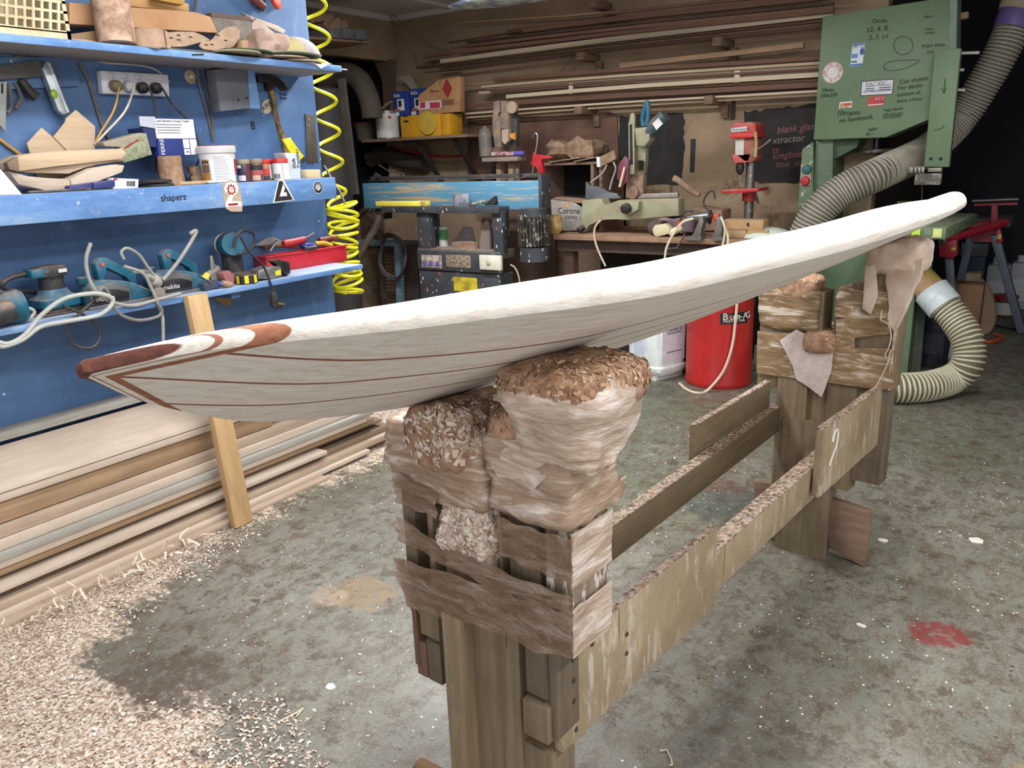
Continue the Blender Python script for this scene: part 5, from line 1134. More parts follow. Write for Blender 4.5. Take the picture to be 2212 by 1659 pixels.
tool('pliers', [(650, 533), (665, 530), (682, 531)], .012, mat((52, 56, 150), .5), 'blue-handled pliers in the red tray', 'pliers'); tool('pliers', [(680, 526), (700, 525), (716, 530)], .011, mat((206, 176, 60), .6), 'yellow-handled pliers in the red tray', 'pliers'); tool('knife_handle', [(690, 519), (712, 515), (728, 514)], .013, mat((120, 40, 48), .5, dust=.4), 'red and black knife handle at the back of the tray', 'knife', -2.97); tool('scissors', [(656, 536), (668, 537), (682, 534)], .01, BLACK, 'black-handled scissors on the front rim of the tray', 'scissors', -2.90)
tool('clamp_bar', [(570, 534), (600, 531), (645, 533)], .009, mat((110, 72, 44), .7), 'brown rusty bar lying along the back of the tray', 'bar', -2.96); tool('metal_rod', [(582, 543), (592, 527), (600, 521)], .007, STEEL, 'shiny bent rod standing out of the left end of the tray', 'rod', -2.93)
t = thing('work_clamp', at(605, 560, x=-2.77), 'black spring clamp hooked over the left end of the red tray', 'clamp'); sl('jaw', [(582, 545), (600, 542), (625, 548), (626, 572), (616, 580), (608, 565), (596, 552)], .03, BLACK, t, .004, x=-2.755); rest(t, LOWZ)
t = thing('blue_holder', at(465, 590, x=-2.75), 'blue and grey pencil sharpener block at the shelf edge', 'sharpener'); sl('body', [(436, 590), (472, 583), (475, 597), (440, 606)], .05, mat((60, 66, 84), .6), t, .003, x=-2.745); sl('blue_knob', [(470, 586), (478, 584), (479, 592), (471, 594)], .02, mat((30, 90, 190), .5), t, .002, x=-2.74); rest(t, LOWZ)
t = thing('sanding_block', at(495, 588, x=-2.74), 'dusky pink folded sanding sponge with a round cork beside it', 'sponge'); sl('sponge', [(480, 577), (494, 570), (505, 582), (505, 602), (498, 602), (484, 590)], .04, mat((150, 96, 96), .9), t, .002, x=-2.745); b = MB(); b.tube(px([(478, 596), (490, 600), (498, 600)], x=-2.735), .013, 10, radii=[.010, .014, .011]); link('cork', b, mat((160, 132, 110), .9), t); rest(t, LOWZ)
for k, (u, v, L, cl, lab) in enumerate(((632, 570, .05, (150, 136, 110), 'small tan clip in front of the tray'), (648, 570, .06, (60, 58, 56), 'dark pencil stub in front of the tray'), (672, 563, .05, (60, 100, 60), 'green stub in front of the tray'), (693, 561, .06, (226, 164, 40), 'orange-yellow lighter in front of the tray'), (713, 561, .06, (150, 120, 100), 'brown flat stick in front of the tray'), (736, 555, .05, (40, 40, 44), 'black cap near the right end of the lower shelf'), (752, 555, .05, (214, 210, 206), 'white marker with a red band at the right end of the lower shelf'))):
    p = at(u, v, z=LOWZ); m = MB(); m.box((min(p.x, -2.745), p.y, LOWZ+.009), (.02, L, .016), Matrix.Rotation(random.uniform(-.5, .5), 3, 'Z'), .003); one('small_tool', m, mat(cl, .5), lab, 'small tool', 'odds and ends along the lower shelf edge')
# hooks and things below
wire('hanging_clip', px([(430, 596), (445, 606), (455, 614)], x=-2.715), .003, BLKC, 'thin black strap ends hanging over the lower shelf edge', 'strap')
# ================================================================== yellow coil hose
YEL = mat((226, 222, 30), .35, var=.05)
ctr = [(668, -30), (676, 20), (686, 70), (694, 130), (702, 200), (706, 270), (710, 330), (716, 385), (724, 425)]
t = thing('air_hose', at(700, 300, x=-2.9), 'bright yellow spiral air hose hanging past the ends of the blue shelves', 'hose')
pts = []; N = 7.2; XH_, YH_ = -2.80, 2.86
r0 = .058
top = at(670, -60, y=2.87); bot = at(724, 428, y=2.87)
for i in range(200):
    k = i/199; c = top.lerp(bot, k); a = 2*PI*N*k+1.0
    pts.append(c+Vector((math.cos(a)*r0*.9, math.sin(a)*r0*1.05, 0)))
b2 = at(738, 432, y=2.875); b3 = at(752, 636, y=2.875)
for i in range(330):
    k = i/329; c = b2.lerp(b3, k); a = 2*PI*(13.5*k+N)+1.0; rr_ = r0+.012+.008*math.sin(k*9)
    tl = .35*math.sin(i*.07+1)
    pts.append(c+Vector((math.cos(a)*rr_, math.sin(a)*rr_*.95, math.sin(a)*rr_*tl)))
b = MB(); b.tube(pts, .0082, 8); link('coil', b, YEL, t)
b = MB(); b.tube(px([(700, 358), (712, 378), (718, 392), (735, 415), (745, 440)], y=2.80), .006, 8); link('air_nozzle', b, STEEL, t)
# ================================================================== BACK OF THE WORKSHOP
DUSTW = wood((132, 108, 88), (104, 82, 66), 'x', .7, .85, .4, (150, 126, 106), seed=31)
STICK = [wood((168, 138, 108), (140, 112, 86), 'x', .5, .8, .3, (120, 98, 78), seed=41), wood((118, 84, 66), (88, 62, 50), 'x', .5, .8, .35, (104, 84, 70), seed=42), wood((196, 176, 148), (176, 154, 126), 'x', .5, .8, .15, (150, 126, 104), seed=43), wood((92, 66, 54), (70, 50, 42), 'x', .5, .8, .3, (90, 74, 64), seed=44), wood((206, 190, 166), (188, 170, 146), 'x', .5, .8, .1, (150, 130, 110), seed=45)]
DUST = mat((128, 104, 84), .95, c2=(154, 128, 106), scale=24, bump=.3)
# --- timber rack: brackets and long strips
YL = 5.44
for k, (u, v, lab) in enumerate(((1252, 118, 'left bracket of the upper timber rack'), (1548, 86, 'right bracket of the upper timber rack'), (1248, 236, 'left bracket of the lower timber rack, over the brown board'), (1530, 213, 'right bracket of the lower timber rack, between the black panels'), (1278, 4, 'bracket close to the ceiling on the back wall'))):
    t = thing('rack_bracket', at(u, v, y=YB), lab+', stubby timber arm', 'bracket', 'timber rack brackets')
    p = at(u, v, y=YL-.1); m = MB(); m.bb((p.x-.03, p.y, p.z-.035), (p.x+.03, YB, p.z+.02), .003); link('arm', m, DUSTW, t)
    m = MB(); m.bb((p.x+.01, YB-.05, p.z-.12), (p.x+.06, YB, p.z-.03), .003); link('cleat', m, DUSTW, t)
ST = [ # left end px, right end px, thickness px, finish, depth offset, words
 (988, 50, 1300, 30, 5, 0, 0, 'short dull batten highest on the left of the upper rack'), (1300, 30, 1775, -20, 7, 1, .03, 'dark strip running off the top of the upper rack'),
 (1096, 70, 1778, -4, 13, 1, .0, 'wide dark-brown board high in the upper rack'), (970, 92, 1110, 70, 4, 3, -.03, 'short black-brown lath end at the left of the upper rack'),
 (1010, 92, 1778, 12, 6, 3, .02, 'thin dark lath just below the wide dark-brown board'), (1000, 100, 1778, 22, 8, 1, -.01, 'reddish-brown strip in the middle of the upper rack'), (985, 112, 1440, 66, 4, 3, .03, 'thin dark strip above the cream board of the upper rack'),
 (916, 122, 1778, 27, 9, 1, .0, 'long brown strip reaching far left in the upper rack'), (953, 134, 1778, 34, 13, 4, -.04, 'long cream board brightest in the upper rack'), (900, 146, 1778, 47, 5, 3, .0, 'dark strip below the cream board of the upper rack'), (910, 148, 1778, 53, 5, 0, -.03, 'yellowish strip lowest but one in the upper rack'), (950, 152, 1778, 60, 7, 3, .02, 'shadowy strip lowest in the upper rack'),
 (1340, 142, 1715, 101, 12, 0, -.05, 'single short batten slanting between the two racks'), (1068, 172, 1778, 128, 9, 1, .02, 'dull brown strip highest in the lower rack'),
 (1000, 184, 1778, 133, 4, 0, -.02, 'tan lath second from the top of the lower rack'), (1042, 188, 1778, 138, 6, 2, .0, 'cream strip third from the top of the lower rack'), (1052, 192, 1778, 145, 5, 4, -.05, 'bright white lath in the lower rack'), (1060, 197, 1778, 150, 5, 1, .02, 'thin brown lath under the bright white one'), (1036, 201, 1778, 155, 8, 2, -.02, 'broad pale strip in the middle of the lower rack'), (1095, 209, 1778, 163, 10, 4, -.04, 'broad cream strip in the lower rack, taped in two places'), (1120, 213, 1778, 174, 5, 0, .0, 'tan lath under the taped cream strip'),
 (1008, 230, 1778, 184, 12, 1, .02, 'wide brown board low in the lower rack'), (1010, 240, 1778, 192, 4, 3, -.01, 'dark lath low in the lower rack'), (1006, 246, 1778, 198, 5, 4, -.03, 'white-edged lath second from the bottom of the lower rack'), (1008, 254, 1778, 205, 6, 2, -.04, 'pale bowed strip at the bottom of the lower rack')]
for u0, v0, u1, v1, th, c, dy, lab in ST:
    y = YL+(-.036 if ST.index((u0, v0, u1, v1, th, c, dy, lab)) % 2 else .012)+dy*.2; a, b_ = at(u0, v0, y=y), at(u1, v1, y=y); h = th*5.0/FOC
    mid = (a+b_)/2; s_ = .012 if (u1-u0) > 500 else 0
    m = MB(); P = [a, a.lerp(b_, .25)+Vector((0, 0, s_*.7)), mid+Vector((0, 0, s_)), a.lerp(b_, .75)+Vector((0, 0, s_*.7)), b_+Vector((.06, 0, .004))]
    for i in range(4): m.bar(P[i], P[i+1]+(P[i+1]-P[i]).normalized()*.001, .03, h*.92)
    one('timber_strip', m, STICK[c], lab, 'timber strip', 'long strips on the wall rack')
for u, v in ((1233, 189), (1592, 163)): m = MB(); p = at(u, v, y=YL-.045); m.bb(p-Vector((.018, 0, .045)), p+Vector((.018, .002, .03))); one('tape_band', m, mat((190, 178, 166), .4), ('left' if u < 1400 else 'right')+' pale tape band round the pale strips of the lower rack', 'tape')
m = MB(); a, b_ = at(2040, 42, y=5.46), at(2092, 33, y=5.46); m.bar(a, b_, .05, .033); one('timber_strip', m, STICK[0], 'timber strip end poking out to the right of the bandsaw top', 'timber strip')
wire('ceiling_string', px([(835, 22), (862, 66), (885, 105), (905, 142)], y=5.5), .004, DUSTC, 'thin cord hanging from the corner of the ceiling, left strand', 'cord')
wire('ceiling_string', px([(838, 22), (880, 60), (920, 90), (970, 112)], y=5.5), .004, DUSTC, 'thin cord sagging from the ceiling corner to the timber rack', 'cord')
wire('ceiling_string', px([(1205, 165), (1222, 140), (1238, 122)], y=5.5), .004, DUSTC, 'short loose wire beside the left bracket of the upper rack', 'cord')
# --- painted panels with chalk on the back wall
CHALKB = mat((40, 38, 38), .9, c2=(52, 48, 46), scale=6)
def ragged(pts, n=7, amt=.006):
    out = []
    for i, p in enumerate(pts):
        q = pts[(i+1) % len(pts)]
        for k in range(n): v = p.lerp(q, k/n); out.append(v+Vector((random.gauss(0, amt), 0, random.gauss(0, amt))))
    return out
m = MB(); m.prism(ragged(px([(1338, 252), (1476, 244), (1478, 318), (1473, 398), (1338, 402), (1336, 310)], y=YB-.004)), (0, .0035, 0)); one('painted_panel', m, CHALKB, 'black painted patch on the back wall behind the mitre saw', 'blackboard')
t = thing('painted_panel', at(1690, 390, y=YB), 'large black chalk patch with pink handwriting behind the drill press', 'blackboard')
m = MB(); m.prism(ragged(px([(1608, 242), (1690, 232), (1775, 222), (1775, 396), (1640, 396), (1612, 380)], y=YB-.004)), (0, .0035, 0)); link('panel', m, CHALKB, t)
CH1 = mat((150, 92, 96), .95); CH2 = mat((128, 122, 112), .95)
for s_, u, v, c_ in (('blank glas', 1678, 288, CH1), ('xtractor', 1668, 311, CH2), ('ts', 1668, 331, CH1), ('longboard', 1668, 344, CH1), ('too  carto', 1676, 362, CH1)): lettering('chalk_writing', s_, at(u, v, y=YB-.0045), .062, (1, 0, .06), (0, 0, 1), c_, t, font_shear=.2)
t = thing('wall_board', at(1265, 380, y=YB), 'dusty brown sheet of board standing against the back wall', 'board'); m = MB(); slab(m, [(1010, 255), (1190, 250), (1195, 250), (1312, 240), (1332, 248), (1338, 380), (1010, 400)], .015, .002, y=YB-.02); link('sheet', m, mat((112, 84, 70), .9, c2=(94, 68, 58), scale=4), t); m = MB(); slab(m, [(1030, 258), (1310, 244), (1310, 252), (1030, 268)], .02, y=YB-.04); link('batten', m, DUSTW, t)
m = MB(); slab(m, [(1492, 300), (1502, 300), (1499, 372), (1490, 372)], .006, y=YB-.008); one('steel_strip', m, mat((52, 50, 48), .6, .4), 'dark steel strip hung on the wall between the two black patches', 'strip')
m = MB(); m.box(at(1584, 235, y=YB-.003), (.03, .004, .14)); m.subdiv(3); m.lumpy(.006, 30, 2); one('soot_mark', m, mat((70, 58, 50), .95), 'sooty smudge on the wall left of the drill press', 'stain')
# --- corner shelf and its load
SZ = 1.585
t = thing('corner_shelf', (-4.5, 5.1, SZ-.02), 'narrow timber shelf in the far corner carrying tins and boxes', 'shelf')
m = MB(); m.bb((-5.0, 5.1, SZ-.022), (-3.88, YB, SZ), .002); link('board', m, DUSTW, t)
for x in (-4.05, -4.45): m = MB(); m.bar((x, YB-.02, 1.10), (x, 5.16, SZ-.022), .03, .03); link('brace', m, DSTEEL, t)
m = MB(); m.bar((-3.92, 5.5, 1.1), (-3.92, 5.5, SZ-.022), .03, .03); link('post', m, DSTEEL, t)
def vy(u0, u1, vt, vb, y, z=None):
    c = at((u0+u1)/2, vb, y=y); dep = (c-CAM).dot(CF); r = (u1-u0)/2*dep/FOC; h = at((u0+u1)/2, vt, y=y).z-c.z
    if z is not None: c.z = z
    return c, r, h
c, r, h = vy(768, 816, 262, 300, 5.25, SZ); t = thing('bucket', c, 'dusty bucket with a dull red rim at the left end of the corner shelf', 'bucket'); m = MB(); m.lathe([(r*.8, 0), (r*.98, h*.9), (r*.98, h*.92)], c); link('body', m, mat((92, 88, 74), .7, dust=.3), t); m = MB(); m.lathe([(r, h*.88), (r*1.03, h*.9), (r*1.03, h), (r*.95, h)], c); link('rim', m, mat((120, 44, 48), .6, dust=.3), t)
c, r, h = vy(814, 864, 236, 296, 5.22, SZ); t = thing('paint_tin', c, 'white labelled metal tin beside the yellow tool case', 'tin'); m = MB(); m.lathe([(r, 0), (r, h*.94), (r*1.02, h*.95), (r*1.02, h), (r*.9, h*.98), (.002, h*.97)], c); link('body', m, mat((140, 138, 134), .4, .6), t); lb = link('label', wrap(c, r, h*.05, h*.9, -75, 70), mat((196, 194, 190), .6), t); link('printed_lines', lines(MB(), c, r+.001, h*.3, h*.8, 9, -60, 50), GREYT, lb); p = wrap(c, r+.001, h*.72, h*.82, 5, 20); link('hazard_mark', p, mat((160, 40, 40), .6), lb)
YEC = mat((204, 148, 30), .55, dust=.2)
t = thing('tool_case', at(935, 292, y=5.2), 'yellow plastic tool case with a round window on the corner shelf', 'case'); a, b_ = at(866, 292, y=5.2), at(1006, 240, y=5.2)
m = MB(); m.bb((a.x, 5.2, SZ), (b_.x-.26, 5.40, b_.z), .012); link('case_body', m, YEC, t); m = MB(); m.bb((b_.x-.258, 5.2, SZ), (b_.x-.17, 5.38, b_.z-.005), .012); link('case_lid', m, YEC, t)
p = at(925, 266, y=5.195); m = MB(); m.lathe([(.088, 0), (.092, .006), (.09, .016), (.076, .018)], p, (0, -1, 0), 30); link('window_ring', m, mat((190, 160, 60), .6, dust=.3), t); m = MB(); m.cyl(p, p+Vector((0, -.012, 0)), .076, seg=30); link('window', m, mat((54, 54, 50), .3, c2=(90, 88, 80), scale=20), t)
for u, v in ((876, 250), (877, 262)): m = MB(); m.box(at(u, v, y=5.196), (.05, .004, .014)); link('sticker', m, mat((50, 46, 44), .6), t)
zt = b_.z+.001
for k, (u0, u1, v0, v1, lab, dy) in enumerate(((851, 889, 196, 240, 'blue and white carton with a black and white cat picture, left one', 0), (888, 914, 190, 238, 'blue and white carton squeezed behind the printed brown box', .04))):
    t = thing('food_carton', at(u0, v1, y=5.24), lab, 'box', 'blue cartons on the tool case'); a, b__ = at(u0, v1, y=5.24+dy), at(u1-(12 if k == 0 else 0), v0, y=5.24+dy); m = MB(); m.bb((a.x, 5.24+dy, zt), (b__.x, 5.31+dy, b__.z), .002); link('carton_body', m, mat((36, 56, 130), .55), t); q = at((u0+u1)/2+4, 216, y=5.238+dy)
    w = b__.x-a.x; m = MB(); m.box((a.x+w*.55, 5.239+dy, zt+.09), (w*.5, .003, .09)); m.box((a.x+w*.2, 5.239+dy, zt+.02), (w*.35, .003, .03)); link('picture_patch', m, WHITEP, t); m = MB(); m.box((a.x+w*.5, 5.2385+dy, zt+.10), (w*.22, .004, .05)); link('dark_patch', m, INK, t); m = MB(); m.box((a.x+w*.3, 5.2385+dy, zt+.05), (w*.4, .004, .02)); link('food_picture', m, mat((170, 104, 60), .6), t)
    lettering('brand_lettering', 'felix', Vector((a.x+.01, 5.2375+dy, b__.z-.045)), .045, (1, 0, 0), (0, 0, 1), WHITEP, t)
t = thing('cut_carton', at(950, 238, y=5.2), 'open brown carton cut on the slant with a red fire diamond', 'box'); K = mat((176, 134, 92), .85, c2=(160, 118, 80), scale=8); yk = 5.22
P = px([(904, 238), (904, 206), (948, 172), (952, 238)], y=yk); P = [Vector((p.x, p.y, max(p.z, zt))) for p in P]; P[0].z = P[3].z = zt; m = MB(); m.prism(P, (0, .01, 0)); link('slanted_side', m, K, t)
P = px([(951, 238), (951, 172), (994, 165), (994, 238)], y=yk+.01); P[0].z = P[3].z = zt; m = MB(); m.prism(P, (0, .06, 0), .002); link('carton_body', m, K, t)
q = at(966, 191, y=yk+.008); m = MB(); m.prism([q+Vector((dx, 0, dz)) for dx, dz in ((0, .075), (.048, 0), (0, -.075), (-.048, 0))], (0, .002, 0)); link('fire_diamond', m, mat((150, 44, 44), .7), t)
m = MB(); m.bb(at(905, 237, y=yk-.002), at(953, 216, y=yk-.001)); lb = link('white_label', m, mat((206, 200, 198), .7), t); m = MB(); m.bb(at(929, 234, y=yk-.004), at(950, 220, y=yk-.003)); m.bb(at(908, 234, y=yk-.004), at(918, 220, y=yk-.003)); link('pink_print', m, mat((176, 50, 82), .7), lb)
m = MB(); m.bb(at(956, 228, y=yk+.006), at(980, 214, y=yk+.008)); link('stamp', m, mat((120, 88, 60), .8), t); lettering('printed_word', 'Bacote', at(930, 200, y=yk-.001), .03, (1, 0, 0), (0, 0, 1), INK, t)
m = MB(); P = px([(895, 160), (990, 152), (994, 240), (905, 240)], y=5.54); m.prism(P, (0, .04, 0)); one('carton_sheet', m, mat((140, 116, 92), .9), 'large brown carton standing at the back of the corner shelf', 'box')
m = MB(); P = px([(856, 168), (885, 162), (905, 196), (890, 196), (870, 172)], y=5.42); m.prism(P, (0, .01, 0)); one('open_flap', m, mat((150, 140, 130), .8), 'raised grey carton flap above the blue cartons', 'flap')
wire('white_hose', px([(824, 236), (840, 222), (855, 219)], y=5.3), .012, mat((140, 134, 122), .7), 'pale hose end bending over the white tin', 'hose')
wire('red_hose', px([(850, 318), (880, 326), (940, 337), (985, 338), (1010, 333)], y=5.40), .012, mat((130, 46, 38), .6), 'red hose slung along the wall under the corner shelf', 'hose')
# --- black dust collector and ducts in the corner
t = thing('dust_collector', (-4.6, 4.2, .8), 'black drum-shaped dust collector in the dark corner recess', 'dust collector'); DK = mat((40, 38, 38), .75, c2=(54, 50, 48), scale=4)
c, r, h = vy(682, 762, 185, 420, 4.3, None); m = MB(); m.lathe([(r, -c.z), (r, h*.85), (r*.85, h*.97), (r*.4, h)], (c.x, c.y, c.z), seg=30); link('drum', m, DK, t); m = MB(); m.bar(at(738, 170, y=4.1), at(768, 420, y=4.1), .05, .03); link('leg', m, DSTEEL, t)
def ribbed(pts, r, m_, pitch=.03, depth=.12, seg=18, n=8):
    P = curve(pts, n); out = [P[0]]; acc = 0
    L = [0]
    for i in range(1, len(P)): L.append(L[-1]+(P[i]-P[i-1]).length)
    k = max(4, int(L[-1]/pitch*4)); Q = []; R = []
    j = 0
    for i in range(k+1):
        s = L[-1]*i/k
        while j < len(L)-2 and L[j+1] < s: j += 1
        t_ = (s-L[j])/max(1e-9, L[j+1]-L[j]); Q.append(P[j].lerp(P[j+1], t_)); R.append(r*(1-depth*(.5-.5*math.cos(2*PI*i/4))))
    b = MB(); b.tube(Q, r, seg, radii=R); return b
b = MB(); b.tube(curve(px([(700, 175), (740, 158), (775, 172), (794, 205), (802, 235), (804, 255)], y=4.95), 6), .085, 18); link('elbow_duct', b, mat((76, 68, 60), .85), t)
b = MB(); b.tube(curve(px([(800, 345), (830, 335), (870, 345), (920, 352)], y=5.48), 6), .075, 16); one('flexible_duct', b, mat((62, 52, 46), .85), 'dusty duct bending along the wall under the corner shelf', 'duct')
m = MB(); slab(m, [(806, 130), (848, 128), (848, 200), (835, 250), (824, 170)], .04, y=5.5); one('torn_lining', m, mat((96, 78, 64), .95), 'torn grey-brown lining at the right edge of the black opening', 'lining')
m = MB(); P = px([(690, 45), (790, 60), (795, 85), (690, 78)], x=-4.6); t = thing('parts_bin', P[0], 'row of grey plastic bins heaped with scraps, high in the corner', 'bin')
for k in range(3): m = MB(); slab(m, [(712+k*28, 58+k*2), (738+k*28, 60+k*2), (736+k*28, 83+k*2), (716+k*28, 81+k*2)], .25, .004, x=-4.55); link('bin_box', m, mat((110, 112, 116), .6, dust=.4), t)
m = MB(); slab(m, [(665, 78), (800, 90), (800, 94), (665, 84)], .4, x=-4.5); link('bin_shelf', m, DUSTW, t)
for k in range(5): m = MB(); p = at(672+k*14, 35+k*5+random.uniform(-4, 4), x=-4.6); m.box(p, (.1, .12, .05), Matrix.Rotation(random.random(), 3, 'X')); m.subdiv(2); m.lumpy(.01, 9, k); link('scrap', m, DUST, t)
# --- edge sander
BLS = None
def sander_mat():
    t = NT('worn blue enamel over ochre'); vec = t.mapping((.7, 6, 16)); k = t.noise(vec, 2.2, 8, .7, .3)
    c = t.mix(t.step(k, .52, .60), lin((78, 128, 156)), lin((168, 146, 110))); c = t.mix(t.step(t.noise(vec, 5, 5), .60, .66), c, lin((150, 172, 176))); t.color(c); t.b.inputs['Roughness'].default_value = .55; return t.m
BLS = sander_mat()
def splat_mat():
    t = NT('paint splattered dark steel'); c = t.ramp(t.noise(None, 9, 4), [(.3, lin((44, 48, 54))), (.7, lin((64, 68, 74)))]); v = t.vor(t.mapping((1, 1, .55)), 34)
    c = t.mix(t.math('MULTIPLY', t.step(v.outputs['Distance'], .26, .18), t.step(t.noise(None, 12, 3), .48, .54)), c, lin((196, 190, 178))); w = t.vor(t.mapping((1, 1, .7), loc=(4, 2, 3)), 21); c = t.mix(t.math('MULTIPLY', t.step(w.outputs['Distance'], .22, .16), t.step(t.noise(None, 8, 3), .53, .57)), c, lin((156, 88, 50))); t.color(c); t.b.inputs['Roughness'].default_value = .55; return t.m
SPL = splat_mat()
t = thing('edge_sander', (-3.6, 4.55, 0), 'long blue edge sander on a paint-splattered dark steel cabinet', 'sander'); ys = 4.55
def pb(name, u0, v0, u1, v1, y, dep, m_, par=None, bev=.003): m = MB(); pbox(m, u0, v0, u1, v1, dep, bev, y=y); return link(name, m, m_, par or t)
pb('belt_housing', 787, 450, 1164, 390, ys, .10, BLS); pb('end_plate', 1164, 452, 1169, 377, ys-.005, .115, SPL)
pb('belt', 793, 391, 1130, 384, ys+.03, .03, mat((70, 66, 66), .6, dust=.3)); pb('back_fence', 800, 390, 1165, 374, ys+.105, .01, mat((58, 52, 50), .7, dust=.3)); pb('adjusting_post', 1112, 386, 1119, 365, ys+.06, .03, STEEL)
b = MB(); b.tube(px([(806, 386), (812, 376), (822, 382)], y=ys+.06), .012, 8); link('belt_clamp', b, STEEL, t); b = MB(); b.tube(px([(818, 356), (840, 370), (870, 374), (876, 386)], y=ys+.2), .006, 6); link('guide_wire', b, STEEL, t)
zt_ = at(960, 441, y=4.3).z
m = MB(); a, b_ = at(822, 446, y=4.42), at(1078, 462, y=4.42); m.bb((a.x, 4.42, b_.z), (b_.x, ys-.006, a.z), .004); TT = link('work_table', m, SPL, t); TZ = a.z
yf = 4.445
pb('stand_post', 905, 545, 926, 460, yf, .06, SPL); pb('stand_post', 1066, 548, 1084, 455, yf, .05, SPL); pb('back_post', 1076, 560, 1092, 452, yf+.13, .04, SPL); pb('back_post', 928, 545, 942, 462, yf+.13, .04, SPL)
pb('tray_shelf', 903, 552, 1082, 543, yf, .17, mat((92, 86, 80), .8, dust=.4)); pb('control_panel', 903, 581, 1083, 549, yf-.01, .02, SPL); 
m = MB(); a, b_ = at(905, 583, y=yf), at(1080, 583, y=yf); m.bb((a.x, yf, 0), (b_.x, yf+.16, a.z), .004); link('cabinet', m, SPL, t)
pb('rating_plate', 911, 577, 953, 552, yf-.014, .004, mat((180, 170, 160), .6, c2=(120, 100, 90), scale=40)); pb('rating_plate', 964, 577, 1016, 552, yf-.014, .004, mat((150, 136, 116), .6, c2=(92, 80, 72), scale=60))
sw = pb('switch_box', 1036, 582, 1081, 553, yf-.035, .025, mat((206, 206, 190), .5, dust=.1)); m = MB(); m.ball(at(1055, 567, y=yf-.036), .02, (1, .4, 1)); link('switch_button', m, mat((180, 170, 140), .6), sw)
for k in range(3): pb('blue_print', 914+k*14, 575, 920+k*14, 565, yf-.0155, .002, mat((80, 84, 160), .6))
pb('yellow_patch', 981, 628, 1030, 601, yf-.0012, .0015, mat((206, 184, 44), .6, c2=(150, 134, 40), scale=12), bev=0)
mt = at(1153, 500, y=4.5); mr = .098
m = MB()
for k in range(26): a = 2*PI*k/26; m.box((mt.x+mr*.93*math.cos(a), mt.y+mr*.93*math.sin(a), (at(1153, 465, y=4.5).z+at(1153, 530, y=4.5).z)/2), (.03, .007, at(1153, 465, y=4.5).z-at(1153, 530, y=4.5).z), Matrix.Rotation(a, 3, 'Z'))
m.cyl((mt.x, mt.y, at(1153, 530, y=4.5).z), (mt.x, mt.y, at(1153, 463, y=4.5).z), mr*.82, seg=26); mo = link('motor', m, mat((70, 68, 66), .5, .5, spots=(22, .45, (190, 176, 150))), t, ang=30)
m = MB(); m.cyl((mt.x, mt.y, at(1153, 563, y=4.5).z), (mt.x, mt.y, at(1153, 533, y=4.5).z), mr*1.0, seg=28); link('motor_cowl', m, SPL, t); m = MB(); m.cyl((mt.x, mt.y, at(1153, 468, y=4.5).z), (mt.x, mt.y, at(1153, 450, y=4.5).z), mr*.9, seg=28); link('motor_top', m, SPL, t)
b = MB(); b.tube(curve(px([(1103, 572), (1112, 578), (1120, 595), (1124, 620)], y=4.42), 6), .006, 8); link('cable', b, mat((150, 134, 112), .7), t)
# on the sander table
t = thing('yellow_strip', at(870, 440, y=4.44), 'flat bright yellow foam block on the sander table', 'block'); m = MB(); slab(m, [(810, 431), (918, 430), (918, 441), (812, 441)], .06, .002, y=4.44); link('block', m, mat((226, 212, 84), .7), t); m = MB(); slab(m, [(907, 431), (918, 430.5), (918, 440), (908, 441)], .002, y=4.439); link('block_end', m, mat((176, 140, 100), .8), t); rest(t, TZ)
m = MB(); m.prism([(at(996, 440, y=4.48).x+.07*math.cos(a)-.0, 4.485+.03*math.sin(a), TZ) for a in [2*PI*k/20 for k in range(20)]], (0, 0, .085), .003); one('paper_roll', m, mat((140, 140, 148), .5, c2=(90, 92, 100), scale=20), 'grey shiny squashed roll standing on the sander table', 'roll')
t = thing('glue_brush', at(1055, 438, y=4.46), 'black crusted brush lying on the sander table', 'brush'); m = MB(); slab(m, [(1045, 441), (1052, 434), (1067, 421), (1069, 436), (1068, 441)], .04, .004, y=4.46); link('bristles', m, RUBBER, t); b = MB(); b.tube(px([(1018, 440), (1036, 435), (1052, 433)], y=4.455), .012, 8); link('handle', b, mat((70, 70, 66), .5, c2=(170, 166, 156), scale=40), t); rest(t, TZ)
# in the sander stand
zs_ = at(990, 543, y=yf).z
t = thing('paint_can', at(957, 500, y=4.55), 'can with a green label inside the sander stand', 'can'); c, r, h = vy(947, 969, 468, 500, 4.60, zs_+.06); m = MB(); m.lathe([(r, -.059), (r, h*.9), (r*.9, h*.9)], c); link('can_body', m, mat((170, 166, 160), .5), t); link('label', wrap(c, r, 0, h*.7, -60, 50), mat((60, 120, 66), .6), t)
m = MB(); slab(m, [(966, 512), (1000, 464), (1018, 466), (1026, 505), (986, 510)], .012, .002, y=4.58); rest(one('grey_plate', m, mat((110, 106, 108), .6), 'bent grey plate standing inside the sander stand', 'plate'), zs_)
m = MB(); m.box((at(1003, 530, y=4.5).x, 4.525, zs_+.035), (.20, .07, .05)); m.subdiv(4); m.lumpy(.012, 12, 5); rest(one('dusty_tray', m, mat((140, 110, 92), .9), 'dusty tan tray of scraps inside the sander stand', 'tray'), zs_)
t = thing('plastic_bag', at(1052, 500, y=4.48), 'grimy clear plastic bag hanging in the sander stand', 'bag'); m = MB(); slab(m, [(1034, 535), (1038, 475), (1050, 468), (1057, 480), (1056, 532)], .03, .005, y=4.51); m.subdiv(2); m.lumpy(.012, 14, 2); link('bag_body', m, mat((120, 108, 104), .3), t); rest(t, zs_)
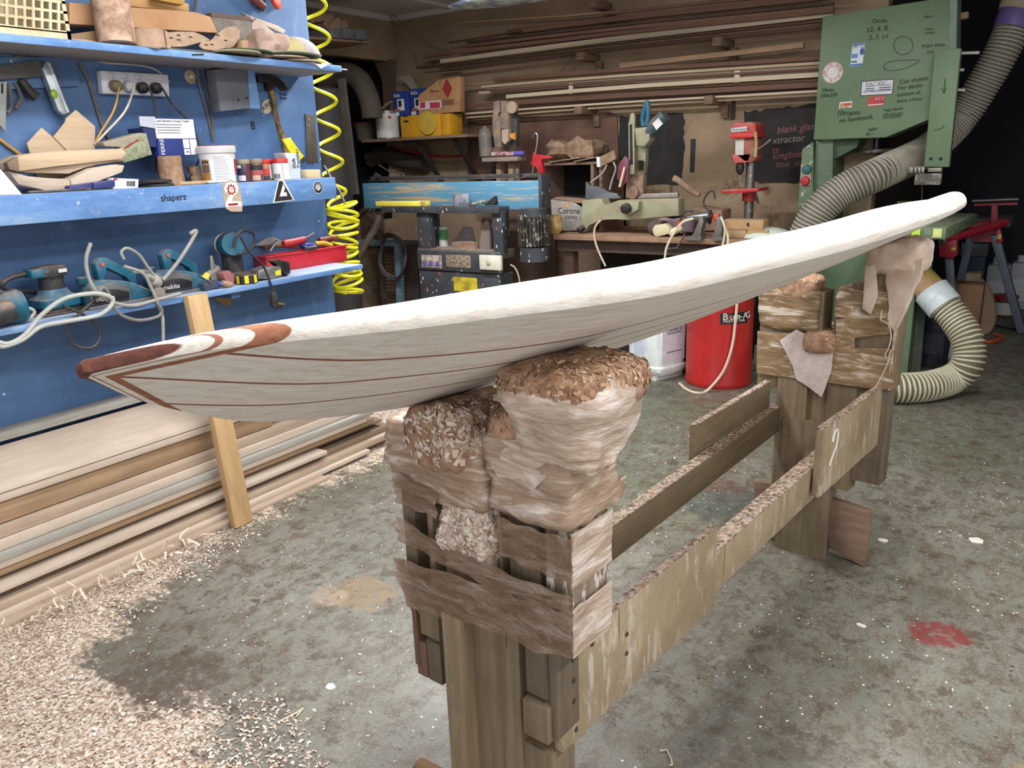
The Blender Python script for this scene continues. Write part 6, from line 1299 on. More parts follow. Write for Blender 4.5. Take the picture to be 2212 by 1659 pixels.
# --- left of the sander: blue frame, grille, cable coil
BF = mat((92, 116, 132), .6, dust=.3)
t = thing('compressor_guard', at(815, 640, y=4.75), 'blue steel frame with a rusty wire grille left of the sander', 'frame'); yg = 4.75
for (u0, v0), (u1, v1) in (((760, 497), (868, 497)), ((768, 497), (772, 660)), ((858, 497), (866, 690))): m = MB(); m.bar(at(u0, v0, y=yg), at(u1, v1, y=yg), .05, .045); link('frame_bar', m, BF, t)
G_ = mat((104, 84, 70), .8); m = MB()
for k in range(7): u = 832+k*5; m.bar(at(u, 524, y=yg+.06), at(u+7, 650, y=yg+.06), .005, .005)
for k in range(17): m.bar(at(828+k*.4, 526+k*7.4, y=yg+.055), at(872+k*.4, 526+k*7.4, y=yg+.055), .005, .006)
link('wire_grille', m, G_, t); m = MB(); slab(m, [(815, 510), (900, 512), (905, 690), (825, 690)], .25, y=yg+.12); link('machine_body', m, mat((74, 62, 56), .9, dust=.2), t)
rest(t, 0)
ring = [(at(848, 556, y=4.68)+Vector((.135*math.cos(a)*(1+.06*math.sin(a*2.3)), .02*math.sin(a*3), .175*math.sin(a)*(1+.08*math.sin(.5*a)))) ) for a in [PI/2+k*2*PI/28 for k in range(28*2+10)]]
b = MB(); b.tube(ring, .012, 8); one('cable_coil', b, mat((44, 42, 44), .6, dust=.2), 'thick black cable coiled and hung on the blue frame', 'cable')
b = MB(); b.tube(curve([at(824, 455, y=4.62), at(812, 490, y=4.62), at(785, 535, y=4.62), at(765, 570, y=4.62)], 6), .028, 12); one('grey_pipe', b, mat((104, 94, 84), .8, dust=.3), 'grey pipe slanting down from under the sander table', 'pipe')
t = thing('cable_reel', at(878, 640, y=4.6), 'olive box with cable looped over it at the foot of the sander', 'box'); m = MB(); slab(m, [(850, 622), (906, 626), (908, 690), (858, 690)], .2, .003, y=4.6); link('box_body', m, mat((140, 136, 76), .7), t); b = MB(); b.tube(curve(px([(862, 650), (868, 634), (880, 630), (898, 640), (905, 655)], y=4.585), 6), .008, 8); link('cable', b, BLKC, t); rest(t, 0)
m = MB(); pbox(m, 762, 500, 790, 428, .2, y=5.0); fix = one('brick_stack', m, mat((96, 72, 62), .9, var=.2), 'reddish block stacked behind the yellow hose coil', 'block'); rest(fix, .70)
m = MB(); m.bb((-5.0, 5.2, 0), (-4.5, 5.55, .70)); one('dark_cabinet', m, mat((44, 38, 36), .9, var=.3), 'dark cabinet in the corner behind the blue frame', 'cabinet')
for k, (pts, lab) in enumerate((([(762, 480), (776, 462), (790, 450)], 'lowest of the grey pipes behind the hose'), ([(778, 490), (786, 468), (800, 452)], 'middle of the grey pipes behind the hose'), ([(800, 485), (803, 465), (806, 452)], 'upright grey pipe behind the hose'))): b = MB(); b.tube(px([*pts, (pts[-1][0]+8, pts[-1][1]-40)], y=4.98+.05*k), .022, 10); b2 = one('grey_pipe', b, mat((84, 74, 68), .85), lab, 'pipe', 'pipes behind the sander')
# --- back bench
BZ = .87
t = thing('work_bench', (-2.1, 4.8, 0), 'long dusty timber bench against the back wall', 'bench')
m = MB(); m.bb((-2.93, 4.80, BZ-.035), (-1.36, 5.5, BZ), .003); link('bench_top', m, wood((150, 118, 92), (120, 92, 72), 'x', .6, .85, .6, (164, 136, 114), seed=51), t)
m = MB(); m.bb((-2.93, 4.86, BZ-.12), (-1.37, 4.89, BZ-.036)); link('bench_rail', m, mat((70, 54, 46), .9), t)
for x in (-2.86, -2.0, -1.40): m = MB(); m.bb((x-.035, 4.895, 0), (x+.035, 4.97, BZ-.036)); link('leg', m, mat((84, 62, 52), .9), t)
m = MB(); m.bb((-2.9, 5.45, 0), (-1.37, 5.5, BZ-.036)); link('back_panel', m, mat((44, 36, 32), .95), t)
SPK = mat((96, 92, 84), .9, spots=(30, .45, (52, 48, 44)), c2=(120, 112, 100), scale=16)
m = MB(); pbox(m, 1285, 600, 1368, 532, .3, .01, y=4.97); rest(one('speckled_crate', m, SPK, 'grey speckled box standing under the bench behind the board', 'box'), .2)
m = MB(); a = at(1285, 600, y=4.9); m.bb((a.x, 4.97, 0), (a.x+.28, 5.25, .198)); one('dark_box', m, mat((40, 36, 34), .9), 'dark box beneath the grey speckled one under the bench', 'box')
m = MB(); pbox(m, 1185, 620, 1232, 525, .3, .004, y=5.0); rest(one('carton', m, mat((124, 96, 84), .9), 'brown carton under the left end of the bench, right of the sander motor', 'box'), 0)
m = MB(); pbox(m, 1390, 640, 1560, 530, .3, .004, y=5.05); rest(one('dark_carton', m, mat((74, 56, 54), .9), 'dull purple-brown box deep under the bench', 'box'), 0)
m = MB(); m.bar(at(1250, 590, y=4.92), at(1265, 525, y=4.92), .02, .03); rest(one('slat', m, DUSTW, 'timber slat leaning under the bench', 'slat'), 0)
# wooden hutch on the bench with the dusty heap
t = thing('bench_hutch', at(1240, 430, y=5.1), 'dusty wooden hutch on the bench under a heap of sanding scraps', 'hutch'); yh = 5.12; zh = at(1240, 350, y=yh).z
xa, xb = at(1160, 350, y=yh).x, at(1300, 350, y=yh).x
m = MB(); m.bb((xa, yh, zh-.02), (xb, 5.5, zh), .002); link('top_board', m, DUSTW, t)
for x in (xa+.012, xb-.08, xb-.012): m = MB(); m.bb((x-.012, yh+.005, BZ), (x+.012, 5.5, zh-.021)); link('upright', m, DUSTW, t)
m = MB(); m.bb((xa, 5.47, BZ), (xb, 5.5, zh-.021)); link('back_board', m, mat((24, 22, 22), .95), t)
m = MB(); m.box((at(1245, 325, y=5.28).x, 5.28, zh+.05), (.42, .26, .10)); m.subdiv(6); m.smooth(2); m.lumpy(.05, 7, 3); m.lumpy(.02, 18, 3); rest(one('scrap_heap', m, DUST, 'heap of dust-covered rags and sanding scraps on the hutch', 'rags'), zh)
for k, (u0, v0, u1, v1, lab) in enumerate(((1196, 340, 1262, 330, 'dusty board scrap lying under the heap on the left'), (1250, 338, 1300, 328, 'dusty board scrap lying under the heap on the right'))): m = MB(); m.bar(at(u0, v0, y=5.16), at(u1, v1, y=5.16), .14, .008); rest(one('board_scrap', m, DUST, lab, 'scrap'), zh)
# beer carton, foil bag
t = thing('beer_carton', at(1225, 430, y=4.98), 'worn grey carton with old-style black lettering on the bench', 'box'); m = MB(); slab(m, [(1192, 436), (1188, 366), (1258, 372), (1260, 432)], .10, .003, y=5.0); link('carton_body', m, mat((140, 134, 128), .8, c2=(160, 152, 142), scale=12), t); m = MB(); slab(m, [(1188, 366), (1200, 360), (1262, 364), (1268, 384), (1256, 382), (1244, 372), (1225, 368)], .10, .003, y=5.0); link('lid_flap', m, mat((130, 104, 84), .85), t); lettering('brand_lettering', 'Corona', at(1204, 396, y=4.999), .058, (1, 0, 0), (0, 0, 1), INK, t); lettering('brand_lettering', 'EXTRA', at(1220, 408, y=4.999), .032, (1, 0, 0), (0, 0, 1), INK, t)
m = MB(); m.cyl(at(1225, 377, y=5.001), at(1225, 377, y=4.998), .02); link('sun_mark', m, mat((190, 148, 84), .8), t)
for k in range(5): m = MB(); m.bb(at(1218, 414+k*3, y=4.999), at(1240+random.uniform(-6, 4), 415+k*3, y=5.0)); link('printed_line', m, GREYT, t)
rest(t, BZ)
c, r, h = vy(1184, 1214, 394, 432, 4.86, BZ); t = thing('foil_bag', c, 'crumpled golden foil bag at the end of the sander', 'bag'); m = MB(); m.lathe([(r*.8, 0), (r, h*.3), (r*.95, h*.8), (r*.8, h), (.004, h)], c, seg=20); m.subdiv(1); m.lumpy(.012, 18, 2); link('bag_body', m, mat((196, 166, 110), .35, c2=(150, 120, 60), scale=14), t); rest(t, BZ)
# scroll saw, jar, tube, red clamp behind the sander
t = thing('scroll_saw', at(1090, 370, y=5.0), 'dust-coated scroll saw with twin upright castings behind the sander', 'saw'); yq = 5.0
for n_, pts in (('left_casting', [(1066, 220), (1078, 217), (1079, 242), (1074, 248), (1080, 256), (1082, 318), (1068, 318), (1063, 270)]), ('right_casting', [(1081, 217), (1092, 218), (1098, 226), (1098, 278), (1082, 278), (1078, 250), (1084, 244)])): m = MB(); slab(m, pts, .06, .004, y=yq); link(n_, m, mat((150, 126, 104), .9, c2=(110, 100, 96), scale=10), t)
m = MB(); slab(m, [(1110, 240), (1118, 250), (1116, 318), (1100, 318), (1104, 250)], .03, y=yq+.05); link('hose_arm', m, mat((70, 66, 64), .7), t); m = MB(); m.lathe([(.024, 0), (.04, 0), (.042, .03), (.026, .03)], at(1110, 232, y=yq), (0, -1, 0), 20); link('dial_ring', m, mat((160, 140, 120), .8), t)
m = MB(); slab(m, [(1084, 280), (1098, 278), (1098, 304), (1090, 312), (1084, 304)], .04, y=yq-.02); link('blade_head', m, mat((170, 150, 136), .8), t); m = MB(); m.bar(at(1083, 316, y=yq-.02), at(1083, 333, y=yq-.02), .004, .004); link('blade', m, STEEL, t)
m = MB(); slab(m, [(1100, 290), (1112, 286), (1112, 302), (1102, 298)], .02, y=yq-.03); link('orange_guard', m, mat((200, 140, 50), .6), t)
m = MB(); pbox(m, 1041, 350, 1118, 338, .12, .003, y=yq-.08); link('table', m, mat((132, 118, 106), .8, dust=.6), t); m = MB(); pbox(m, 1041, 338, 1116, 316, .06, .003, y=yq+.14); link('back_block', m, DUST, t)
za = at(1090, 352, y=yq).z; xq = at(1090, 352, y=yq).x
for dx in (-.06, .05): m = MB(); m.bb((xq+dx-.02, yq, za-.17), (xq+dx+.02, yq+.1, za)); link('leg', m, DUST, t)
m = MB(); m.bb((xq-.2, yq-.0, za-.24), (xq+.2, yq+.3, za-.17)); link('base', m, DUST, t)
m = MB(); m.bb((xq-.25, yq+.02, 0), (xq+.22, yq+.34, za-.242)); one('saw_stand', m, mat((96, 76, 64), .9), 'dusty box stand carrying the scroll saw', 'stand')
c, r, h = vy(1035, 1064, 266, 330, 5.06, None); t = thing('glass_bottle', c, 'clear glass demijohn beside the scroll saw', 'bottle'); m = MB(); m.lathe([(r*.95, 0), (r, .01), (r, h*.75), (r*.85, h*.88), (r*.3, h), (r*.3, h*1.03)], c, seg=24); link('bottle_body', m, mat((150, 146, 138), .12, alpha=.35), t); rest(t, at(1050, 338, y=yq).z)
t = thing('sealant_tube', at(1095, 337, y=4.92), 'white and red printed sealant tube lying on the scroll saw table', 'tube'); b = MB(); a, b_ = at(1064, 336, y=4.96), at(1132, 334, y=4.96); b.tube([a, b_], .016, 14); link('tube_body', b, mat((190, 182, 184), .5, c2=(140, 60, 84), scale=20), t); b = MB(); b.tube([b_.lerp(a, .3), b_], .0165, 14); link('blue_end', b, mat((90, 84, 170), .5), t); rest(t, at(1090, 338, y=yq-.08).z+.001)
t = thing('grip_clamp', at(1165, 350, y=4.85), 'red bar clamp standing on the sander', 'clamp'); RC = mat((170, 34, 44), .5, dust=.15)
m = MB(); slab(m, [(1146, 356), (1152, 328), (1158, 334), (1192, 337), (1192, 341), (1168, 343), (1174, 374), (1166, 374), (1156, 358)], .03, .002, y=4.84); link('trigger_handle', m, RC, t); b = MB(); b.tube(curve(px([(1150, 296), (1156, 288), (1161, 292), (1160, 310), (1156, 335), (1150, 375)], y=4.85), 5), .007, 8); link('bar', b, STEEL, t); rest(t, at(1150, 376, y=4.85).z)
# socket strip and cables
t = thing('power_strip', at(1300, 350, y=5.1), 'white power socket block with cables on the corner of the hutch', 'power strip'); m = MB(); slab(m, [(1288, 339), (1295, 339), (1296, 361), (1289, 361)], .03, .002, y=5.09); link('socket_face', m, WHITEP, t); m = MB(); slab(m, [(1296, 338), (1326, 324), (1330, 344), (1298, 360)], .05, .004, y=5.11); link('strip_body', m, DUST, t)
for pts in ([(1311, 356), (1300, 375), (1275, 395)], [(1325, 350), (1330, 365), (1322, 390), (1317, 410)]): b = MB(); b.tube(curve(px(pts, y=5.08), 5), .007, 8); link('cable', b, GREYC, t)
# mitre saw
MK = mat((146, 148, 120), .6, dust=.8, c2=(140, 130, 106), scale=12)
t = thing('mitre_saw', at(1360, 480, y=4.95), 'dusty olive mitre saw with its teal-handled head raised', 'saw'); ym = 4.93
m = MB(); slab(m, [(1257, 428), (1300, 424), (1306, 440), (1335, 428), (1395, 426), (1465, 424), (1466, 462), (1400, 466), (1378, 466), (1356, 472), (1334, 467), (1300, 468), (1272, 480), (1262, 498), (1252, 498), (1256, 470)], .10, .006, y=ym); link('base', m, MK, t)
m = MB(); slab(m, [(1335, 432), (1380, 430), (1378, 448), (1366, 456), (1356, 460), (1344, 455)], .06, .004, y=ym-.05); link('turntable_arm', m, MK, t); m = MB(); m.lathe([(.028, 0), (.036, .01), (.034, .035), (.02, .05), (.001, .051)], at(1355, 445, y=ym-.05), (0, -1, 0), 22); link('lock_knob', m, BLACK, t)
m = MB(); slab(m, [(1264, 426), (1265, 388), (1272, 398), (1292, 398), (1310, 410), (1330, 413), (1340, 424)], .03, .002, y=ym+.10); m2 = link('left_fence', m, mat((110, 114, 120), .5, .4, dust=.3), t); m = MB(); slab(m, [(1376, 424), (1390, 414), (1464, 411), (1464, 421)], .03, .002, y=ym+.10); link('right_fence', m, mat((140, 134, 126), .5, .4, dust=.4), t)
m = MB(); slab(m, [(1362, 290), (1396, 296), (1394, 345), (1391, 372), (1358, 374), (1362, 340)], .05, .006, y=ym+.16); link('pivot_arm', m, MK, t); m = MB(); slab(m, [(1356, 370), (1390, 372), (1388, 424), (1350, 424), (1352, 400)], .06, .006, y=ym+.16); link('pivot_base', m, DUST, t); m = MB(); m.lathe([(.04, 0), (.045, .02), (.001, .021)], at(1368, 410, y=ym+.15), (0, -1, 0), 20); link('pivot_hub', m, DUST, t)
b = MB()
for k in range(7): p = at(1384, 344+k*3.2, y=ym+.14); b.lathe([(.017, 0), (.024, .003), (.017, .006)], p, (0, .1, 1), 16)
link('spring', b, mat((92, 86, 78), .5, .5), t)
m = MB(); slab(m, [(1357, 262), (1362, 240), (1368, 238), (1371, 246), (1370, 372), (1358, 372)], .03, .004, y=ym+.1); link('blade_guard', m, MK, t); m = MB(); slab(m, [(1360, 265), (1365, 263), (1367, 350), (1361, 352)], .002, y=ym+.098); link('blade_slot', m, INK, t)
m = MB(); slab(m, [(1370, 272), (1402, 268), (1403, 298), (1392, 312), (1374, 310)], .09, .008, y=ym+.08); link('gear_case', m, MK, t); b = MB(); b.tube(px([(1400, 282), (1420, 262), (1438, 244)], y=ym+.12), .045, 18, radii=[.042, .05, .044]); mo = link('motor', b, mat((52, 78, 84), .5, dust=.4), t); m = MB(); slab(m, [(1409, 262), (1422, 250), (1432, 262), (1418, 276)], .004, y=ym+.06); link('spec_plate', m, LAB, t)
b = MB(); b.tube(curve(px([(1390, 268), (1388, 250), (1393, 228), (1397, 216), (1400, 225), (1399, 250), (1396, 266)], y=ym+.09), 5), .016, 10); link('handle', b, TEAL, t)
m = MB(); slab(m, [(1332, 380), (1336, 350), (1350, 332), (1358, 340), (1356, 385), (1344, 398)], .012, .002, y=ym+.07); link('lower_guard', m, mat((110, 52, 74), .5, dust=.2), t); m = MB(); m.bar(at(1339, 399, y=ym+.05), at(1350, 356, y=ym+.05), .02, .012); link('guard_strip', m, mat((206, 184, 150), .7), t)
m = MB(); m.cyl(at(1250, 494, y=ym-.03), at(1260, 486, y=ym), .022); link('clamp_knob', m, BLACK, t); rest(t, BZ)
wire('saw_cable', px([(1298, 475), (1286, 490), (1284, 512), (1292, 540), (1308, 575)], y=4.74), .007, mat((190, 176, 150), .6), 'cream cable hanging over the bench edge below the mitre saw')
# plane-like press and bits behind
t = thing('dusty_lever', at(1480, 400, y=5.25), 'dust-covered lever press standing on the back of the bench', 'press'); b = MB(); b.tube(px([(1456, 356), (1466, 360), (1490, 380), (1512, 392)], y=5.25), .02, 12, radii=[.026, .022, .024, .018]); link('lever', b, DUST, t); b = MB(); b.tube(px([(1450, 370), (1450, 412)], y=5.25), .009, 8); link('post', b, DSTEEL, t); m = MB(); pbox(m, 1440, 470, 1466, 412, .1, .004, y=5.22); link('base', m, DUST, t); rest(t, BZ)
m = MB(); slab(m, [(1490, 475), (1494, 430), (1500, 424), (1560, 430), (1560, 475)], .18, .005, y=5.2); m.subdiv(2); m.lumpy(.01, 12, 1); rest(one('dust_pile', m, DUST, 'dust-buried block at the back of the bench between saw and drill press', 'block'), BZ)
# drill press
RD = mat((176, 52, 46), .5, dust=.6)
t = thing('drill_press', at(1615, 460, y=5.2), 'dusty red pillar drill standing on the bench', 'drill press'); yd = 5.2
pc = at(1617, 460, y=yd+.05); zc = lambda v: at(1617, v, y=yd+.05).z
m = MB(); m.cyl((pc.x, pc.y, BZ), (pc.x, pc.y, zc(350)), .03, seg=22); link('column', m, mat((120, 116, 110), .4, .7, spots=(40, .4, (190, 180, 166))), t)
m = MB(); slab(m, [(1577, 296), (1578, 270), (1588, 264), (1626, 263), (1633, 268), (1633, 290), (1626, 298), (1600, 300)], .19, .012, y=yd-.06); link('belt_cover', m, RD, t); m = MB(); slab(m, [(1576, 290), (1634, 288), (1634, 296), (1577, 300)], .2, .003, y=yd-.065); link('cover_lip', m, mat((190, 44, 44), .5), t)
m = MB(); slab(m, [(1588, 300), (1632, 298), (1632, 345), (1622, 352), (1606, 350), (1588, 336)], .15, .01, y=yd-.03); link('head', m, mat((150, 84, 68), .6, dust=.5), t); m = MB(); slab(m, [(1589, 301), (1608, 300), (1606, 335), (1588, 335)], .003, y=yd-.034); link('white_label', m, mat((190, 184, 172), .7), t); m = MB(); slab(m, [(1579, 277), (1614, 273), (1614, 282), (1580, 286)], .003, y=yd-.064); lb = link('name_plate', m, mat((196, 200, 200), .6), t); lettering('brand_lettering', 'Sherwood', at(1581, 284, y=yd-.0645), .026, (1, 0, .05), (0, 0, 1), mat((30, 84, 90), .6), lb)
m = MB(); slab(m, [(1580, 334), (1620, 332), (1620, 338), (1616, 350), (1586, 352), (1584, 340)], .06, .003, y=yd-.03); link('depth_collar', m, mat((196, 84, 80), .6, dust=.3), t); q = at(1599, 352, y=yd); m = MB(); m.lathe([(.008, -.075), (.02, -.06), (.026, -.045), (.026, -.01), (.018, 0)], q, seg=20); link('chuck', m, mat((70, 66, 64), .4, .7), t); m = MB(); m.cyl(q-Vector((0, 0, .075)), at(1598, 400, y=yd), .004, .002, 8); link('drill_bit', m, STEEL, t)
b = MB(); b.tube(px([(1625, 330), (1650, 315), (1667, 302)], y=yd-.06), .008, 8, radii=[.008, .007, .013]); link('feed_handle', b, DSTEEL, t); m = MB(); m.cyl(at(1628, 328, y=yd-.03), at(1628, 328, y=yd-.07), .024); link('feed_hub', m, DUST, t); b = MB(); b.tube(px([(1632, 285), (1634, 310), (1632, 340)], y=yd-.065), .01, 8); link('drive_strap', b, mat((170, 146, 100), .8), t)
m = MB(); slab(m, [(1557, 413), (1566, 410), (1638, 407), (1638, 414), (1600, 417), (1560, 418)], .22, .004, y=yd-.08); link('table', m, mat((180, 44, 44), .5, dust=.7), t); m = MB(); m.cyl((pc.x, pc.y, zc(434)), (pc.x, pc.y, zc(414)), .045, seg=20); link('table_bracket', m, RD, t); b = MB(); b.tube(px([(1632, 418), (1636, 432), (1637, 440)], y=yd-.06), .008, 8); link('table_crank', b, BLACK, t); m = MB(); m.bb((pc.x-.12, pc.y-.14, BZ), (pc.x+.12, pc.y+.12, BZ+.03), .008); link('base', m, RD, t)
# front right of the bench
WB_ = wood((190, 158, 114), (164, 132, 92), 'x', .6, .8, .4, (150, 124, 100), seed=61)
def bl(name, u0, v0, u1, v1, y, dep, m_, lab, cat, z=BZ, group=None): m = MB(); pbox(m, u0, v0, u1, v1, dep, .004, y=y); return rest(one(name, m, m_, lab, cat, group), z)
o = bl('wood_block', 1568, 500, 1612, 484, 4.88, .12, WB_, 'honey wood block, left of the lower pair on the bench', 'wood block', group='wood blocks on the bench'); bl('wood_block', 1614, 500, 1660, 483, 4.88, .12, WB_, 'honey wood block, right of the lower pair on the bench', 'wood block', group='wood blocks on the bench')
t = thing('wood_block', at(1600, 470, y=4.9), 'long dusty wood block with a drilled hole, lying on the lower pair', 'wood block', 'wood blocks on the bench'); m = MB(); pbox(m, 1560, 480, 1650, 460, .12, .004, y=4.9); link('block', m, mat((170, 136, 96), .85, dust=.5), t); m = MB(); m.cyl(at(1618, 469, y=4.899), at(1618, 469, y=4.905), .012); link('drilled_hole', m, INK, t); rest(t, max((origin(o)+v.co).z for v in o.data.vertices)+.001)
bl('grey_box', 1557, 458, 1592, 440, 5.07, .08, mat((128, 132, 144), .6), 'small blue-grey metal box in front of the drill column', 'box', BZ)
t = thing('spring_clamp', at(1520, 500, y=4.84), 'pair of grey cast clamp arms arching at the front edge of the bench', 'clamp'); GA = mat((112, 108, 104), .5, .5, dust=.3)
m = MB(); slab(m, [(1492, 512), (1500, 500), (1510, 478), (1508, 468), (1518, 468), (1520, 480), (1512, 500), (1514, 514)], .06, .004, y=4.76); link('left_arm', m, GA, t); m = MB(); slab(m, [(1546, 466), (1556, 470), (1560, 490), (1558, 512), (1536, 512), (1544, 498), (1550, 484)], .06, .004, y=4.76); link('right_arm', m, GA, t); m = MB(); slab(m, [(1478, 518), (1492, 510), (1515, 510), (1514, 520)], .08, y=4.755); m.bm.verts.ensure_lookup_table(); slab(m, [(1536, 512), (1560, 511), (1560, 519), (1537, 520)], .08, y=4.755); link('foot_plates', m, GA, t); rest(t, BZ-.01); t.location.y -= .0
m = MB(); m.box(at(1465, 470, y=4.97), (.26, .12, .09)); m.subdiv(6); m.smooth(3); m.lumpy(.03, 10, 3); rest(one('purple_rag', m, mat((104, 88, 96), .95, dust=.3), 'dusty mauve rag heaped on the bench behind the grinder', 'rag'), BZ)
c = at(1412, 490, y=4.92); b = MB(); b.lathe([(.05, 0), (.05, .10), (.044, .10), (.044, .0)], (c.x, c.y, BZ+.052), (.9, -.4, 0), 26, closed=False); rest(one('belt_roll', b, mat((80, 72, 66), .8), 'black sanding sleeve lying on its side on the bench', 'sleeve'), BZ)
t = thing('angle_grinder', at(1515, 460, y=4.87), 'small chrome and black grinder with orange parts on the rag', 'grinder'); b = MB(); b.tube(px([(1487, 464), (1500, 461), (1508, 462), (1530, 460), (1537, 462)], y=4.85), .03, 14, radii=[.016, .022, .028, .034, .03]); link('body', b, mat((120, 120, 120), .35, .6), t); b = MB(); b.lathe([(.03, 0), (.045, .004), (.045, .012), (.03, .016)], at(1531, 461, y=4.85), (1, .1, 0), 22); link('ring', b, BLACK, t); m = MB(); slab(m, [(1539, 456), (1552, 455), (1550, 468), (1540, 470)], .04, .003, y=4.85); m.subdiv(0); link('orange_grip', m, mat((214, 70, 44), .5), t); b = MB(); b.tube(curve(px([(1498, 448), (1480, 450), (1470, 468), (1463, 478)], y=4.84), 5), .006, 8, ); link('black_lead', b, BLKC, t); m = MB(); slab(m, [(1462, 473), (1471, 470), (1468, 481), (1461, 480)], .015, y=4.835); link('orange_tip', m, mat((222, 76, 44), .5), t); rest(t, BZ+.07)
t = thing('mains_connector', at(1428, 498, y=4.83), 'cream mains connector lying at the bench edge', 'connector'); m = MB(); slab(m, [(1408, 496), (1414, 487), (1436, 484), (1447, 492), (1446, 506), (1418, 513), (1411, 508)], .06, .008, y=4.82); link('shell', m, mat((196, 186, 152), .6), t); rest(t, BZ)
t = thing('mains_plug', at(1462, 490, y=4.85), 'cream mains plug beside the connector', 'plug'); b = MB(); b.tube(px([(1448, 494), (1460, 488), (1474, 482)], y=4.85), .022, 14, radii=[.026, .022, .016]); link('shell', b, mat((206, 196, 166), .6), t); rest(t, BZ)
CRM = mat((206, 194, 168), .6)
wire('cream_cable', px([(1498, 472), (1475, 480), (1455, 505), (1440, 535), (1436, 560)], y=4.74), .008, CRM, 'cream cable dropping off the bench left of the clamp arms')
wire('cream_cable', px([(1557, 468), (1562, 480), (1572, 510), (1572, 535)], y=4.745), .008, CRM, 'cream cable dropping off the bench, right strand')
wire('cream_cable', px([(1562, 478), (1566, 500), (1560, 535)], y=4.735), .007, CRM, 'cream cable dropping off the bench, middle strand')
wire('black_cable', px([(1537, 462), (1520, 440), (1528, 418), (1540, 412), (1545, 430)], y=4.98), .006, BLKC, 'black cable looping up behind the grinder')
m = MB(); m.bar(at(1442, 537, y=4.78), at(1465, 535, y=4.78), .02, .006); m.bar(at(1462, 536, y=4.78), at(1480, 505, y=4.78), .02, .006); one('bent_bracket', m, GA, 'bent steel bracket hanging from the bench edge', 'bracket')
m = MB(); p = at(1660, 512, y=4.72); m.ball((p.x-.10, 4.98, BZ+.001), .15, (1.2, .8, .42), seg=24)
for v in m.bm.verts: v.co.z = max(v.co.z, BZ+.001)
m.bm.verts.ensure_lookup_table()
t = one('plastic_dome', m, mat((186, 196, 182), .5), 'pale green plastic dome at the right end of the bench behind the board', 'lid')
# ================================================================== BANDSAW
def green_mat():
    t = NT('machine green enamel'); c = t.ramp(t.noise(None, 1.6, 5, .6), [(.3, lin((80, 103, 74))), (.7, lin((106, 128, 96)))])
    w = t.step(t.noise(None, 26, 8, .75), .66, .70); c = t.mix(t.math('MULTIPLY', w, .8), c, lin((44, 52, 42))); v = t.vor(None, 40); c = t.mix(t.math('MULTIPLY', t.step(v.outputs['Distance'], .10, .06), t.step(t.noise(None, 7, 2), .52, .58)), c, lin((176, 184, 160))); t.color(c); t.b.inputs['Roughness'].default_value = .5; return t.m
GRN = green_mat(); GRND = mat((62, 84, 58), .6, var=.2, scale=5)
GRNS = mat((92, 112, 84), .6, dust=.2, spots=(36, .42, (180, 182, 160)))
yB = 5.25
t = thing('bandsaw', (-1.0, 5.4, 0), 'tall green industrial bandsaw covered in stickers and marker notes', 'bandsaw')
m = MB(); slab(m, [(1777, 36), (2067, -10), (2056, 180), (2048, 250), (2003, 258), (1915, 297), (1757, 302)], .24, .004, y=yB); link('upper_wheel_door', m, GRN, t)
m = MB(); slab(m, [(2052, -10), (2068, -12), (2066, 105), (2050, 106)], .2, y=yB-.004); link('door_side', m, mat((104, 122, 108), .5, .2), t)
m = MB(); slab(m, [(2020, 108), (2076, 104), (2050, 361), (1996, 360)], .07, .003, y=yB-.12); bg = link('blade_guard', m, GRN, t)
for u, v in ((2011, 343), (2032, 343)): m = MB(); m.cyl(at(u, v, y=yB-.122), at(u, v, y=yB-.118), .009); link('guard_hole', m, INK, bg)
for (u0, v0), (u1, v1) in (((2070, 115), (2116, 114)), ((2072, 151), (2083, 151)), ((2069, 194), (2085, 195))): m = MB(); m.bar(at(u0, v0, y=yB-.06), at(u1, v1, y=yB-.06), .02, .014); link('guard_rod', m, mat((140, 140, 130), .5), t)
wires = mat((190, 184, 172), .6)
m = MB(); slab(m, [(1720, 480), (1733, 322), (1756, 306), (1756, 480)], .12, .003, y=yB+.02); cp = link('control_post', m, GRNS, t)
for (u, v), cl, nm in (((1743, 366), (40, 96, 104), 'start_button'), ((1740, 391), (176, 36, 40), 'stop_button')): m = MB(); m.lathe([(.028, 0), (.03, .008), (.024, .02), (.001, .024)], at(u, v, y=yB+.02), (0, -1, 0), 20); link(nm, m, mat(cl, .45), cp)
m = MB(); slab(m, [(1730, 355), (1752, 354), (1752, 400), (1728, 402)], .006, y=yB+.014); link('button_plate', m, mat((150, 140, 120), .7, dust=.3), cp)
m = MB(); slab(m, [(1762, 303), (1800, 302), (1796, 560), (1750, 560)], .3, .004, y=yB+.05); link('column', m, mat((84, 104, 78), .6, dust=.2), t)
m = MB(); slab(m, [(1800, 302), (1858, 300), (1850, 318), (1800, 345)], .2, y=yB+.08); link('gusset', m, GRND, t)
m = MB(); a = at(1752, 560, y=yB+.02); m.bb((a.x, yB+.02, .0), (-.73, yB+.40, .82), .004); link('lower_cabinet', m, GRN, t)
m = MB(); slab(m, [(1752, 545), (1935, 500), (1915, 800), (1745, 800)], .02, .003, y=yB); lo_ = link('lower_wheel_door', m, GRN, t)
for v in lo_.data.vertices: v.co.z = max(v.co.z, .03-t.location.z)
m = MB(); P = px([(1940, 548), (1986, 545), (1959, 812), (1925, 806)], y=yB-.10); P = [Vector((p.x, p.y, max(p.z, .012))) for p in P]; m.prism(P, (0, .09, 0), .003); link('front_panel', m, GRN, t)
m = MB(); slab(m, [(1984, 552), (2014, 550), (2008, 646), (1980, 645)], .04, .003, y=yB-.05); link('hanging_guard', m, GRN, t)
